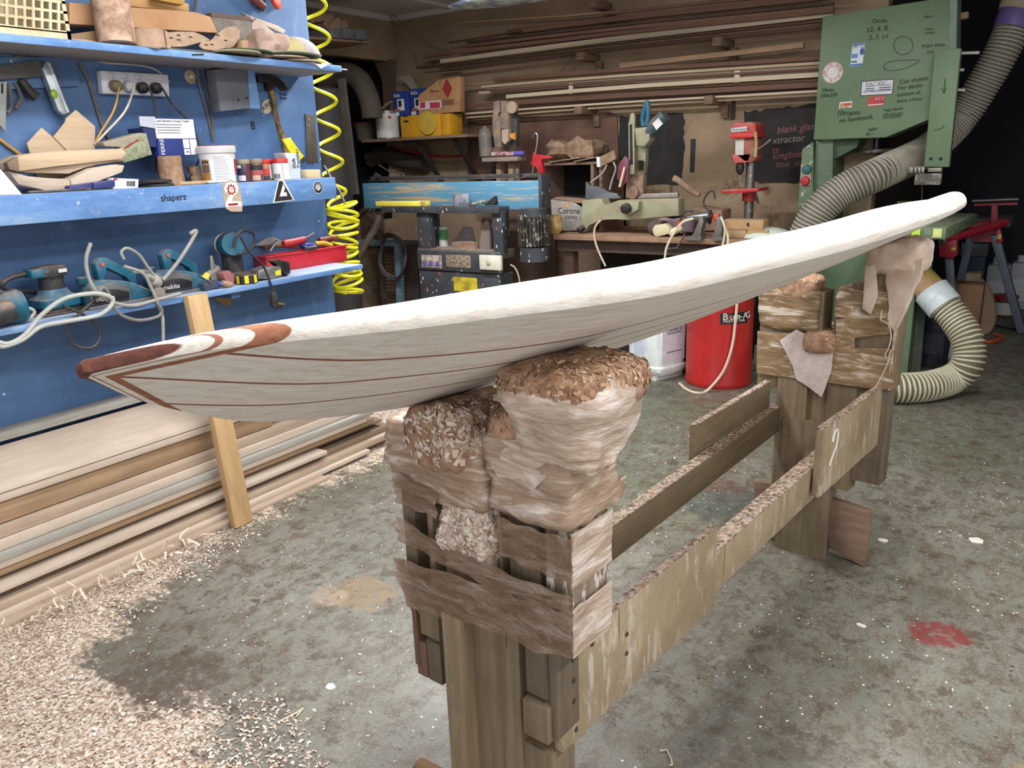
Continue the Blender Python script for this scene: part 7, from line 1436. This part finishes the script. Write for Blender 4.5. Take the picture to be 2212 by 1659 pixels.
for u0, u1, v0, v1 in ((1965, 1978, 640, 812), (1985, 1999, 646, 812)):
    a, b_ = at((u0+u1)/2, v0, y=yB+.05), at((u0+u1)/2-14, v1, y=yB+.05); b_.z = 0; m = MB(); m.bar(a, b_, .05, .04); link('leg', m, mat((72, 78, 66), .7, dust=.3), t)
zt = .975; q1, q2, q3 = at(2112, 461, z=zt), at(2045, 492, z=zt), at(1940, 500, z=zt)
m = MB(); P = [q2, Vector((q1.x, q1.y, zt)), Vector((q1.x-.42, q1.y+.1, zt)), Vector((-.86, q2.y+.25, zt)), Vector((-.86, q2.y+.02, zt))]; m.prism(P, (0, 0, -.06), .003); tb = link('saw_table', m, GRNS, t)
for k, (x0, cl) in enumerate(((-.56, (176, 214, 60)), (-.47, (196, 204, 120)))): m = MB(); p = q2+Vector((-.16+k*.10, -.002, -.05)); m.bb(p, p+Vector((.04, .003, .045))); link('paint_mark', m, mat(cl, .6), tb)
m = MB(); a = at(1938, 432, y=q1.y); m.bb((a.x, q1.y, zt), (a.x+.16, q1.y+.05, zt+.07)); link('fence', m, GRNS, t)
m = MB(); m.bb((-.80, q2.y+.05, .84), (-.56, q2.y+.3, .915)); link('trunnion', m, mat((36, 32, 30), .8), t)
m = MB(); a = at(1935, 505, y=q2.y-.02); m.bar(Vector((-.84, q2.y-.01, .90)), Vector((-.56, q2.y-.01, .905)), .02, .03); link('rip_rail', m, mat((110, 100, 76), .5, .6), t)
# guides and blade
g = at(1975, 380, y=yB-.06)
for u0, u1, v0, v1, m_ in ((1962, 1996, 360, 374, mat((150, 146, 136), .5, .4)), (2003, 2035, 362, 372, mat((130, 126, 116), .5, .4)), (1974, 2034, 374, 400, mat((86, 80, 72), .6, .3, c2=(150, 146, 140), scale=30))): m = MB(); pbox(m, u0, v1, u1, v0, .05, .004, y=yB-.13); link('blade_guide', m, m_, t)
for k in range(4): m = MB(); m.lathe([(.012, 0), (.021, .002), (.021, .008), (.012, .010)], at(1969+k*8, 367, y=yB-.15), (1, 0, 0), 16); link('guide_roller', m, mat((176, 172, 164), .4, .5), t)
m = MB(); m.bar(at(1993, 362, y=yB-.05), at(1991, 470, y=yB-.05), .012, .003, (1, 0, 0)); link('blade', m, DSTEEL, t)
p = at(1892, 326, y=yB+.28); m = MB(); m.tube([p+Vector((.105*math.cos(a), .105*math.sin(a), 0)) for a in [2*PI*k/36 for k in range(37)]], .014, 10, caps=False); hwl = link('hand_wheel', m, mat((190, 190, 186), .25, .9), t); m = MB(); m.bar(p-Vector((.105, 0, 0)), p+Vector((.105, 0, 0)), .03, .01); m.cyl(p-Vector((0, 0, .01)), p+Vector((0, 0, .12)), .02); link('wheel_spindle', m, DSTEEL, hwl)
# stickers
yS = yB-.0012
def stk(name, pts, cl, label=None, d=0.0, rough=.5):
    m = MB(); slab(m, pts, .001, y=yS-d); return link(name, m, mat(cl, rough), t)
def rot_text(s_, u, v, size, m_, par, du=1.0, dv=0.0, sh=0.0, d=.0016):
    a, b_ = at(u, v, y=yS-d), at(u+60*du, v+60*dv, y=yS-d); return lettering('lettering', s_, a, size*.54, b_-a, (0, 0, 1), m_, par, font_shear=sh, depth=.0004)
pl = stk('maker_plate', [(1861, 175), (1931, 170), (1928, 204), (1858, 208)], (40, 40, 42)); m = MB(); slab(m, [(1862.5, 177), (1929.5, 172), (1926.5, 202.5), (1860, 206)], .001, y=yS-.001); link('plate_face', m, mat((196, 200, 206), .4), pl)
rot_text('PACIFIC', 1869, 187, .062, mat((150, 128, 126), .6), pl, 1, -.07, d=.003); rot_text('A.& T. CONSOLIDATED MACHINERY', 1866, 199.5, .017, INK, pl, 1, -.07, d=.003)
m = MB()
for (u0, v0, u1, v1) in ((1870, 192, 1889, 187), (1899, 190, 1924, 184), (1870, 196, 1889, 192), (1899, 194, 1924, 189)):
    for a, b_ in (((u0, v0), (u1, v0-1.5)), ((u0, v1), (u1, v1-1.5))): m.bar(at(*a, y=yS-.003), at(*b_, y=yS-.003), .001, .003)
link('form_lines', m, GREYT, pl)
rs = stk('red_sticker', [(1876, 210), (1911, 206), (1909, 228), (1873, 231)], (178, 48, 48)); rot_text('A.C.Y', 1890, 216, .036, WHITEP, rs, 1, -.08, .2); m = MB(); slab(m, [(1875, 226), (1908, 223), (1908, 226), (1875, 229)], .001, y=yS-.002); link('white_bar', m, mat((206, 190, 186), .5), rs)
os_ = stk('orange_sticker', [(1814, 221), (1841, 218), (1840, 232), (1812, 235)], (210, 200, 180)); m = MB(); slab(m, [(1816, 224), (1839, 221.5), (1839, 228), (1815, 230.5)], .001, y=yS-.001); link('orange_panel', m, mat((190, 72, 44), .5), os_); rot_text('IK', 1818, 229.5, .03, WHITEP, os_, 1, -.08, d=.003); rot_text('BEAR TOOLS', 1815, 234, .015, INK, os_, 1, -.08, d=.002)
bs = stk('contact_sticker', [(1842, 95), (1869, 92), (1863, 141), (1836, 144)], (206, 212, 218))
for (a, b_, c_, e), cl in ((((1842.5, 95.5), (1868.5, 92.5), (1868, 97), (1842, 100)), (70, 112, 170)), (((1837, 139), (1863.5, 136.5), (1863, 140.5), (1836.5, 143.5)), (60, 104, 166)), (((1840, 117), (1853, 116), (1852, 125), (1839, 126)), (84, 126, 182)), (((1838, 132), (1851, 131), (1851, 135), (1838, 136)), (60, 110, 90))): m = MB(); slab(m, [a, b_, c_, e], .001, y=yS-.001); link('sticker_panel', m, mat(cl, .5), bs)
rot_text('24/7', 1843, 104, .026, mat((160, 50, 60), .5), bs, 1, -.08, d=.002); rot_text('YOUR', 1857, 103, .018, INK, bs, 1, -.08, d=.002); m = MB(); m.ball(at(1862, 111, y=yS-.002), .012, (1, .1, 1.6)); link('blue_emblem', m, mat((50, 80, 150), .5), bs)
c = at(1799, 157, y=yS); SR = .06
rsn = thing_ = None
m = MB(); m.cyl(c, c+Vector((0, -.001, 0)), SR, seg=36); rd = link('round_sticker', m, mat((206, 204, 198), .5), t)
REDS = mat((172, 44, 56), .5)
for r_ in (SR*.96, SR*.58): m = MB(); m.tube([c+Vector((r_*math.cos(a), -.0014, r_*math.sin(a))) for a in [2*PI*k/40 for k in range(41)]], .0012, 5, caps=False); link('red_ring', m, REDS, rd)
for word, a0, a1 in (('SURF LIFE SAVING', 200, 10), ('N.S.W', 262, 330)):
    for k, ch in enumerate(word):
        if ch == ' ': continue
        a = math.radians(a0+(a1-a0)*k/(len(word)-1)); up = Vector((math.cos(a), 0, math.sin(a))); xd = Vector((math.sin(a), 0, -math.cos(a)))
        if word[0] == 'N': up, xd = -up, -xd
        o = c+Vector((math.cos(a), 0, math.sin(a)))*SR*.77+Vector((0, -.0016, 0)); lettering('sticker_letter', ch, o, .021, xd, up, REDS, rd, depth=.0003, center=True)
# marker notes
for s_, u, v, sz, dv in (('Clocks', 1882, 50, .055, -.06), ('12, 4, 8,', 1870, 70, .07, -.10), ('3, 7, 11', 1875, 86, .066, -.06), ('Menu', 1775, 199, .055, -.08), ('330x250', 1771, 211, .052, -.10), ('10ropes', 1806, 250, .075, -.06), ('on hammock', 1812, 265, .066, -.12), ('Cut sheets', 1942, 182, .062, -.16), ('For decks', 1938, 195, .06, -.14), ('bottom at', 1937, 209, .055, -.13), ('6mm 17mm', 1937, 222, .05, -.1), ('Yoga blocks', 1906, 241, .042, -.10), ('100x150x250', 1906, 251, .036, -.08), ('75x130x220', 1906, 256.5, .036, -.08), ('tight', 1874, 283, .052, -.10), ('length blade', 1990, 102, .045, -.05), ('33%', 2001, 116, .04, -.04), ('fresh\nsheets', 1998, 66, .036, -.1), ('Mark', 1995, 40, .04, -.1)):
    rot_text(s_, u, v, sz, INKG, t, 1, dv, .12)
def mark(pts, r=.0016): b = MB(); b.tube(curve(px(pts, y=yS-.001), 6), r, 5); link('marker_line', b, INKG, t)
mark([(1930, 98), (1936, 84), (1950, 79), (1966, 84), (1972, 98), (1966, 112), (1950, 118), (1936, 112), (1930, 98)]); mark([(1986, 130), (1950, 130), (1920, 134), (1909, 143), (1914, 151), (1935, 152), (1960, 146), (1986, 133)]); mark([(1887, 289), (1872, 290)]); mark([(1877, 286), (1871, 290), (1877, 293)])
yS2 = yS; yS = yB-.1212; 
def mark2(pts): b = MB(); b.tube(px(pts, y=yB-.121), .002, 5); link('marker_line', b, INKG, bg)
mark2([(2042, 170), (2039, 200)]); mark2([(2034, 190), (2039, 202), (2045, 188)]); mark2([(2018, 282), (2024, 280), (2034, 278), (2040, 270)])
# ================================================================== hoses
HOSE = mat((148, 142, 130), .65, c2=(164, 156, 140), scale=8); HOSE2 = mat((176, 170, 146), .55, c2=(196, 190, 168), scale=8)
GROOVE = mat((96, 91, 82), .8); GROOVE2 = mat((100, 92, 70), .8)
def hose_parts(P, r, m_, t, pitch):
    C_ = curve(P, 10); L = [0]
    for i in range(1, len(C_)): L.append(L[-1]+(C_[i]-C_[i-1]).length)
    b = MB(); b.tube(C_, r*.93, 22); link('hose_body', b, GROOVE if m_ is HOSE else GROOVE2, t)
    turns = L[-1]/pitch; N = int(turns*22); pts = []; j = 0; x = None
    for i in range(N+1):
        s_ = L[-1]*i/N
        while j < len(L)-2 and L[j+1] < s_: j += 1
        k = (s_-L[j])/max(1e-9, L[j+1]-L[j]); c = C_[j].lerp(C_[j+1], k); a0, a1 = C_[max(j-1, 0)], C_[min(j+2, len(C_)-1)]; d = (a1-a0).normalized()
        if x is None: x = d.orthogonal().normalized()
        x = (x-d*x.dot(d)).normalized(); y = d.cross(x); a = 2*PI*turns*i/N
        pts.append(c+(x*math.cos(a)+y*math.sin(a))*r*.95)
    b = MB(); b.tube(pts, pitch*.30, 6); link('spiral_rib', b, m_, t)
t = thing('suction_hose', at(1900, 370, y=5.2), 'long grey ribbed suction hose swooping from the ceiling funnel past the bandsaw', 'hose')
P = [at(2196, 40, y=5.75), at(2165, 110, y=5.72), at(2122, 185, y=5.72), at(2070, 262, y=5.70), at(2012, 318, y=5.56), at(1962, 346, y=5.40), at(1898, 375, y=5.06), at(1815, 415, y=4.95), at(1765, 462, y=4.90), at(1735, 520, y=4.9), at(1722, 580, y=4.92)]
hose_parts(P, .096, HOSE, t, .0195)
d = (P[0]-P[1]).normalized(); m = MB(); m.lathe([(.101, 0), (.104, .02), (.104, .09), (.10, .10)], P[0]-d*.06, d, 26); link('purple_tape', m, mat((100, 84, 140), .5), t)
m = MB(); m.lathe([(.11, 0), (.13, .12), (.20, .26), (.30, .36)], P[0]+d*.03, d, 26); link('ceiling_funnel', m, mat((150, 132, 112), .85, dust=.3), t)
t = thing('floor_hose', at(1950, 840, z=.08), 'fat cream ribbed hose curling from a white cuff down over the floor', 'hose')
P = [at(2028, 648, y=5.12), at(2062, 688, y=5.08), at(2090, 735, y=5.02), at(2090, 785, y=4.98), at(2058, 818, y=4.96)]+[Vector((p.x, p.y, .088)) for p in (at(2005, 834, z=.088), at(1950, 838, z=.088), at(1895, 836, z=.088), at(1850, 828, z=.088))]+[at(1800, 760, y=5.0), at(1775, 700, y=5.05)]
for p in P: p.z = max(p.z, .088)
hose_parts(P, .084, HOSE2, t, .0235)
d = (P[0]-P[1]).normalized(); m = MB(); m.lathe([(.098, 0), (.098, .055), (.100, .06), (.098, .065), (.098, .125), (.085, .126)], P[0]-d*.055, d, 28); link('cuff', m, mat((196, 204, 206), .4), t)
m = MB(); m.lathe([(.086, 0), (.084, .1), (.062, .17), (.05, .19)], P[0]+d*.06, d, 22); m.lumpy(.01, 18, 2); link('dusty_spout', m, mat((170, 140, 110), .8, c2=(190, 160, 80), scale=18), t)
# ================================================================== drum, jerrycan
RDR = mat((176, 34, 32), .35, c2=(160, 30, 30), scale=5, coat=.2)
c, r, h = vy(1474, 1615, 640, 845, 4.62, 0); r = (at(1615, 800, y=c.y).x-at(1474, 800, y=c.y).x)/2*.97; c = Vector((at(1545, 800, y=4.62).x, 4.62+.0, 0)); c.y = at(1545, 843, z=0).y+r
t = thing('dust_drum', c, 'red metal drum with a black label standing under the bench edge', 'drum'); m = MB(); m.lathe([(r*.97, 0), (r, .01), (r*1.0, .03), (r*.985, .04), (r*.985, .60), (r, .61), (r, .64)], c, seg=44); link('drum_body', m, RDR, t); m = MB(); m.lathe([(r*1.01, .635), (r*1.02, .65), (r*1.0, .67), (r*.4, .70), (.003, .70)], c, seg=44); link('lid', m, BLACK, t)
def ang_at(u): 
    p = at(u, 690, y=c.y-r*.6); return math.degrees(math.atan2(p.y-c.y, p.x-c.x))
base = math.degrees(math.atan2(CAM.y-c.y, CAM.x-c.x))
zl0, zl1 = at(1580, 702, y=c.y-r*.9).z, at(1580, 678, y=c.y-r*.9).z
lb = link('label', wrap(c, r*.986, zl0, zl1, 0, 52, th=.002), mat((24, 24, 26), .5), t)
for word, zz, sz, a0, step in (('Bäumr-AG', zl0+(zl1-zl0)*.40, .055, 4, 6.0), ('PROFESSIONAL', zl0+.010, .020, 5, 3.4)):
    for k, ch in enumerate(word):
        a = math.radians(base+a0+k*step); nn = Vector((math.cos(a), math.sin(a), 0)); lettering('label_letter', ch, c+nn*(r*.986+.003)+Vector((0, 0, zz)), sz, Vector((-math.sin(a), math.cos(a), 0)), (0, 0, 1), mat((190, 40, 40), .5) if ch == 'ä' else WHITEP, lb)
def onr(u, v, rr):
    dvec = (at(u, v, d=1)-CAM); o = CAM-c; A = dvec.x**2+dvec.y**2; B = 2*(o.x*dvec.x+o.y*dvec.y); C_ = o.x**2+o.y**2-rr*rr; D = B*B-4*A*C_
    return CAM+dvec*((-B-math.sqrt(max(D, 0)))/(2*A))
pts = [onr(u, v, r+.022) for u, v in ((1595, 600), (1592, 655), (1588, 700), (1583, 740), (1572, 780), (1556, 812))]+[Vector((p.x, p.y, .008)) for p in (at(1530, 842, z=.008), at(1508, 846, z=.008), at(1486, 838, z=.008), at(1472, 826, z=.008))]
for k in (-4,): pass
pts = [p if i < 6 else p+Vector((0, -.03, 0)) for i, p in enumerate(pts)]
wire('drum_cable', pts, .0085, mat((206, 186, 166), .6), 'beige cable draped down the red drum and round its foot')
t = thing('jerrycan', at(1405, 822, z=0), 'white plastic jerrycan with labels left of the red drum', 'jerrycan'); JW = mat((206, 212, 208), .4)
p = at(1405, 820, z=0); ang = math.radians(-20); RJ = Matrix.Rotation(ang, 3, 'Z'); jc = Vector((p.x-.02, p.y+.13, 0))
def ring_(hx, hy, z, e=.35): return [jc+RJ @ Vector((hx*math.copysign(abs(math.cos(a))**e, math.cos(a)), hy*math.copysign(abs(math.sin(a))**e, math.sin(a)), z)) for a in [2*PI*k/36 for k in range(36)]]
m = MB(); m.loft([ring_(.145, .125, .035), ring_(.16, .14, .06), ring_(.16, .14, .085), ring_(.15, .13, .095), ring_(.15, .13, .40), ring_(.12, .10, .45), ring_(.05, .05, .47)]); link('body', m, JW, t)
for sx in (-.09, .09): m = MB(); m.loft([[jc+RJ @ Vector((sx+.05*a, .12*b_, z)) for a, b_ in ((-.6*k_, -1), (.6*k_, -1), (.6*k_, 1), (-.6*k_, 1))] for z, k_ in ((0, .8), (.05, 1.2))]); link('foot', m, JW, t)
m = MB(); m.cyl(jc+Vector((0, 0, .46)), jc+Vector((0, 0, .51)), .035); link('cap', m, mat((30, 60, 120), .5), t)
def jl(name, x0, x1, z0, z1, cl, side, d, par=None):
    m = MB(); n_ = RJ @ (Vector((0, -1, 0)) if side == 'f' else Vector((1, 0, 0))); xx = RJ @ (Vector((1, 0, 0)) if side == 'f' else Vector((0, 1, 0))); o = jc+n_*((.13 if side == 'f' else .15)+d); P = [o+xx*a+Vector((0, 0, z)) for a, z in ((x0, z0), (x1, z0), (x1, z1), (x0, z1))]; m.prism(P, -n_*.001); return link(name, m, mat(cl, .6), par or t)
l1 = jl('front_label', -.10, .04, .15, .31, (206, 212, 222), 'f', .001); jl('yellow_strip', -.10, .04, .285, .31, (216, 186, 40), 'f', .002, l1); jl('black_print', -.05, .03, .292, .303, (40, 36, 30), 'f', .003, l1); jl('pale_panel', -.07, .02, .16, .27, (190, 196, 214), 'f', .002, l1)
l2 = jl('side_label', -.10, .10, .12, .36, (206, 204, 212), 's', .001); jl('green_line', -.06, .07, .30, .306, (50, 110, 104), 's', .002, l2); jl('green_line', -.06, .07, .18, .186, (60, 110, 110), 's', .002, l2); m_ = RJ @ Vector((1, 0, 0)); lettering('brand_lettering', 'CHEMECO', jc+m_*.154+RJ @ Vector((0, -.07, 0))+Vector((0, 0, .315)), .03, RJ @ Vector((0, 1, 0)), (0, 0, 1), GREYT, l2)
t = thing('wood_round', at(1622, 785, z=.0), 'round grey-green tin behind the red drum', 'tin'); q = at(1624, 790, z=0)+Vector((.06, .18, 0)); m = MB(); m.lathe([(.1, 0), (.1, .10), (.09, .105), (.002, .105)], q); link('body', m, mat((130, 128, 108), .7), t)
# ================================================================== right side: roller stand and clutter
yR = 6.7; RS = mat((150, 22, 44), .45, dust=.15); LG = mat((104, 112, 124), .5, .2)
t = thing('roller_stand', at(2120, 700, y=yR), 'dark red saw stand with grey legs and a roller support in the dark corner', 'stand')
b = MB(); b.tube([at(2038, 524, y=yR-.35), at(2172, 484, y=yR)], .028, 14); link('top_tube', b, RS, t); b = MB(); b.tube([at(2032, 526, y=yR-.36), at(2052, 520, y=yR-.31)], .03, 14); link('tube_end', b, mat((120, 110, 104), .6, .3), t)
b = MB(); b.tube([at(2080, 494, y=yR+.2), at(2176, 481, y=yR+.2)], .026, 12); link('rear_tube', b, RS, t)
m = MB(); slab(m, [(2098, 492), (2150, 484), (2148, 512), (2140, 526), (2100, 524)], .04, y=yR+.02); link('gusset_plate', m, RS, t); m = MB(); slab(m, [(2027, 530), (2066, 521), (2067, 556), (2056, 562), (2028, 558)], .14, .004, y=yR-.35); k_ = link('leg_bracket', m, RS, t); m = MB(); slab(m, [(2055, 539), (2065, 537), (2065, 543), (2055, 545)], .002, y=yR-.353); link('yellow_label', m, mat((196, 186, 60), .6), k_); m = MB(); slab(m, [(2148, 502), (2160, 496), (2166, 526), (2152, 530)], .1, .003, y=yR-.02); k_ = link('leg_bracket', m, RS, t); m = MB(); slab(m, [(2154, 511), (2162, 509), (2163, 519), (2155, 520)], .002, y=yR-.023); link('yellow_label', m, mat((196, 186, 60), .6), k_)
for p0, p1, y0_, y1_ in (((2050, 560), (2062, 735), yR-.28, yR-.4), ((2098, 510), (2066, 640), yR+.15, yR+.3), ((2148, 510), (2206, 718), yR, yR+.2)):
    a, b_ = at(*p0, y=y0_), at(*p1, y=y1_); dv = (b_-a); k = a.z/-dv.z; e = a+dv*k; m = MB(); m.bar(a, e, .055, .055, (1, 0, 0), .008); link('leg', m, LG, t)
b = MB(); b.tube([at(2100, 438, y=yR+.1), at(2200, 434, y=yR+.1)], .022, 14); link('roller', b, mat((90, 86, 84), .35, .8), t); m = MB(); slab(m, [(2103, 441), (2198, 438), (2197, 446), (2104, 448)], .06, y=yR+.1); link('roller_frame', m, RS, t); m = MB(); slab(m, [(2142, 446), (2154, 445), (2155, 482), (2140, 484)], .05, y=yR+.11); link('roller_post', m, RS, t); rest(t, 0)
def bx(name, u0, v0, u1, v1, y, dep, m_, lab, cat, z=0.0, group=None):
    m = MB(); pbox(m, u0, v1, u1, v0, dep, .004, y=y); return rest(one(name, m, m_, lab, cat, group), z)
bx('green_crate', 2076, 566, 2128, 600, 7.5, .3, mat((30, 120, 66), .5), 'green plastic crate on a stack behind the roller stand', 'crate', .60); bx('storage_box', 2066, 598, 2126, 622, 7.5, .3, mat((80, 84, 92), .6), 'grey box right under the green crate', 'box', .49); bx('storage_box', 2070, 620, 2120, 700, 7.5, .3, mat((36, 46, 84), .6), 'dark blue box at the bottom of the stack under the green crate', 'box', 0).scale.z = 1.0
o_ = bpy.data.objects.get('storage_box.001')
if o_:
    h = max(v.co.z for v in o_.data.vertices)
    for v in o_.data.vertices: v.co.z *= .488/h
m = MB(); m.bar(at(2093, 612, y=7.3), at(2120, 680, y=7.2), .22, .01, (0, 1, 0)); rest(one('pale_board', m, mat((190, 192, 200), .6), 'pale panel leaning on the stack behind the roller stand', 'panel'), 0)
m = MB(); p = at(2130, 552, y=7.45); m.box((p.x-.05, 7.62, .78), (.36, .24, .06)); m.subdiv(3); m.lumpy(.03, 9, 2); rest(one('folded_sheet', m, mat((110, 108, 104), .8), 'folded grey sheet on top of the green crate', 'sheet'), .72)
t = thing('carton', at(2080, 690, z=0), 'brown carton with crumpled contents behind the white hose cuff', 'box'); q = at(2080, 700, z=0); m = MB(); m.bb((q.x-.1, q.y, 0), (q.x+.07, q.y+.2, .34), .003); link('carton_body', m, mat((150, 122, 94), .85), t); m = MB(); m.box((q.x, q.y+.1, .37), (.15, .16, .06)); m.subdiv(2); m.lumpy(.02, 20, 1); link('contents', m, mat((176, 160, 130), .9), t)
def jug(u, v, y, lab):
    q = at(u, v, y=y); t = thing('plastic_jug', (q.x, y, 0), lab, 'jug', 'plastic jugs by the dark wall'); m = MB(); m.bb((q.x-.085, y, 0), (q.x+.085, y+.2, .40), .02); link('jug_body', m, mat((150, 154, 160), .5), t); m = MB(); m.cyl((q.x-.02, y+.08, .40), (q.x-.02, y+.08, .455), .035); link('cap', m, mat((170, 172, 176), .5), t); m = MB(); m.bb((q.x-.06, y-.001, .08), (q.x+.06, y+.001, .26)); link('label', m, mat((176, 176, 182), .6), t)
jug(2148, 650, 7.7, 'pale plastic jug behind the red-lidded bucket'); jug(2200, 650, 7.9, 'pale plastic jug half hidden by the grey stand leg')
q = at(2166, 682, z=0); t = thing('bucket', q, 'brown bucket with a red lid and white label beside the jugs', 'bucket'); m = MB(); m.lathe([(.075, 0), (.09, .14), (.09, .145)], q); link('body', m, mat((96, 56, 40), .6), t); m = MB(); m.lathe([(.094, .145), (.096, .17), (.08, .175), (.002, .172)], q); link('lid', m, mat((150, 30, 40), .5), t); link('label', wrap(q, .088, .02, .12, -40, 50), mat((190, 190, 190), .6), t)
m = MB(); q = at(2126, 722, z=0); P = [q+Vector((.26*math.cos(a)*.35, .10*math.cos(a)*.3, .20+.20*math.sin(a))) for a in [2*PI*k/28 for k in range(28)]]; m.prism([p+Vector((-.18*(p.z-.0)/.4*0.6, .3*p.z, 0)) for p in P], (.01, .02, 0)); rest(one('oval_board', m, mat((140, 116, 90), .85), 'tan oval board leaning beside the ribbed floor hose', 'board'), 0)
for k, (pts, cl, lab) in enumerate((([(2070, 690), (2110, 690), (2160, 705), (2210, 715)], (36, 36, 38), 'black cable trailing across the floor to the stand leg'), ([(2110, 735), (2140, 738), (2166, 728), (2150, 722)], (206, 80, 40), 'orange cable end on the floor by the tan oval board'), ([(2088, 668), (2110, 668), (2124, 684)], (150, 60, 40), 'dull orange cable loop behind the ribbed hose'))): b = MB(); b.tube(curve([Vector((p.x, p.y, .012)) for p in px(pts, z=.012)], 6), .010, 8); one('floor_cable', b, mat(cl, .6), lab, 'cable')
def pail(u, v, r, h, cl, lid, lab, lcol=None):
    q = at(u, v, z=0); t = thing('pail', q, lab, 'pail', 'pails behind the bandsaw'); m = MB(); m.lathe([(r*.88, 0), (r, h), (r*.96, h), (r*.9, h-.02)], q); link('body', m, mat(cl, .5, dust=.3), t); m = MB(); m.lathe([(r*1.02, h*.9), (r*1.05, h*.92), (r*1.05, h*1.0), (r*1.0, h*1.01)], q); link('rim', m, mat(lid, .6, dust=.3), t)
    if lcol: link('label', wrap(q, r*.95, h*.25, h*.6, -40, 40), mat(lcol, .6), t)
pail(2006, 786, .12, .38, (34, 36, 50), (160, 150, 146), 'tall dark blue pail with a pale lid behind the bandsaw legs', (60, 62, 80)); pail(2042, 768, .095, .22, (176, 172, 170), (176, 172, 168), 'small white pail with a green-printed label beside the dark blue one', (150, 170, 130))
m = MB(); q = at(2050, 745, z=0); m.bb((q.x-.02, q.y+.12, 0), (q.x+.16, q.y+.3, .42), .004); one('carton', m, mat((130, 96, 72), .85), 'plain brown carton behind the small white pail', 'box')
m = MB(); q = at(1990, 815, z=0); m.prism([q+Vector((.0, -.02, 0)), q+Vector((.14, -.02, 0)), q+Vector((.16, -.02, .11)), q+Vector((.07, -.02, .07))], (0, .10, 0), .003); one('dust_pan', m, mat((52, 56, 52), .6), 'dark wedge-shaped pan on the floor beside the bandsaw leg', 'pan')
m = MB(); q = at(1920, 815, z=0); m.ball((q.x, q.y-.06, 0), .10, (1.3, .9, .35)); m.lumpy(.01, 14, 1)
for v in m.bm.verts: v.co.z = max(v.co.z, .0)
o = one('sawdust_pile', m, mat((170, 148, 120), .95, c2=(150, 126, 98), scale=40), 'small heap of sawdust at the foot of the bandsaw', 'sawdust'); o['kind'] = 'stuff'
# stored board just under the ceiling
c = at(1150, 0, y=4.3); m = MB(); m.ball((c.x, c.y, c.z+.032), .62, (1, .28, .05), seg=40, rings=16); t = one('stored_surfboard', m, mat((196, 204, 200), .5, c2=(90, 100, 130), scale=9), 'pale surfboard blank stored flat just under the ceiling', 'surfboard')
# loose bits on the floor
for k, (u, v, s, cl, lab) in enumerate(((1908, 1195-27, .018, (206, 204, 190), 'white chip on the floor right of the far foot board'), (905, 1290-25, .02, (150, 84, 60), 'reddish wood chip on the floor left of the near post'), (860, 1330, .0, 0, ''), (2108, 1168, .028, (200, 200, 186), 'oval white paint flake on the floor at the right'), (1860, 1352, .013, (206, 204, 198), 'round white fleck near the red stain'), (715, 1484, .016, (214, 206, 200), 'pair-like white flake on the floor left of the near post'))):
    if s == 0: continue
    p = at(u, v, z=0); m = MB(); m.prism([p+Vector((s*math.cos(a)*random.uniform(.7, 1.2), s*.8*math.sin(a)*random.uniform(.7, 1.2), 0)) for a in [2*PI*i/9 for i in range(9)]], (0, 0, .003)); one('paint_flake', m, mat(cl, .7), lab, 'flake')
for pts, lab in (([(1425, 1622), (1440, 1620), (1450, 1640), (1452, 1652), (1446, 1653)], 'curled pale fibre on the floor below the near skirt board'), ([(640, 1548), (655, 1530), (640, 1540), (600, 1560)], 'pale stick of wood lying across the floor at the left')):
    b = MB(); b.tube([Vector((p.x, p.y, .003)) for p in px(pts, z=.003)], .0022, 6); one('wood_fibre', b, mat((206, 188, 164), .8), lab, 'fibre')
m = MB(); q = at(920, 1650, z=0); m.tube([at(905, 1655, z=.03), at(950, 1690, z=.03)], .028, 12, radii=[.02, .03]); rest(one('wood_peg', m, mat((120, 88, 60), .8), 'rounded wood peg on the floor at the foot of the near post', 'peg'), 0)
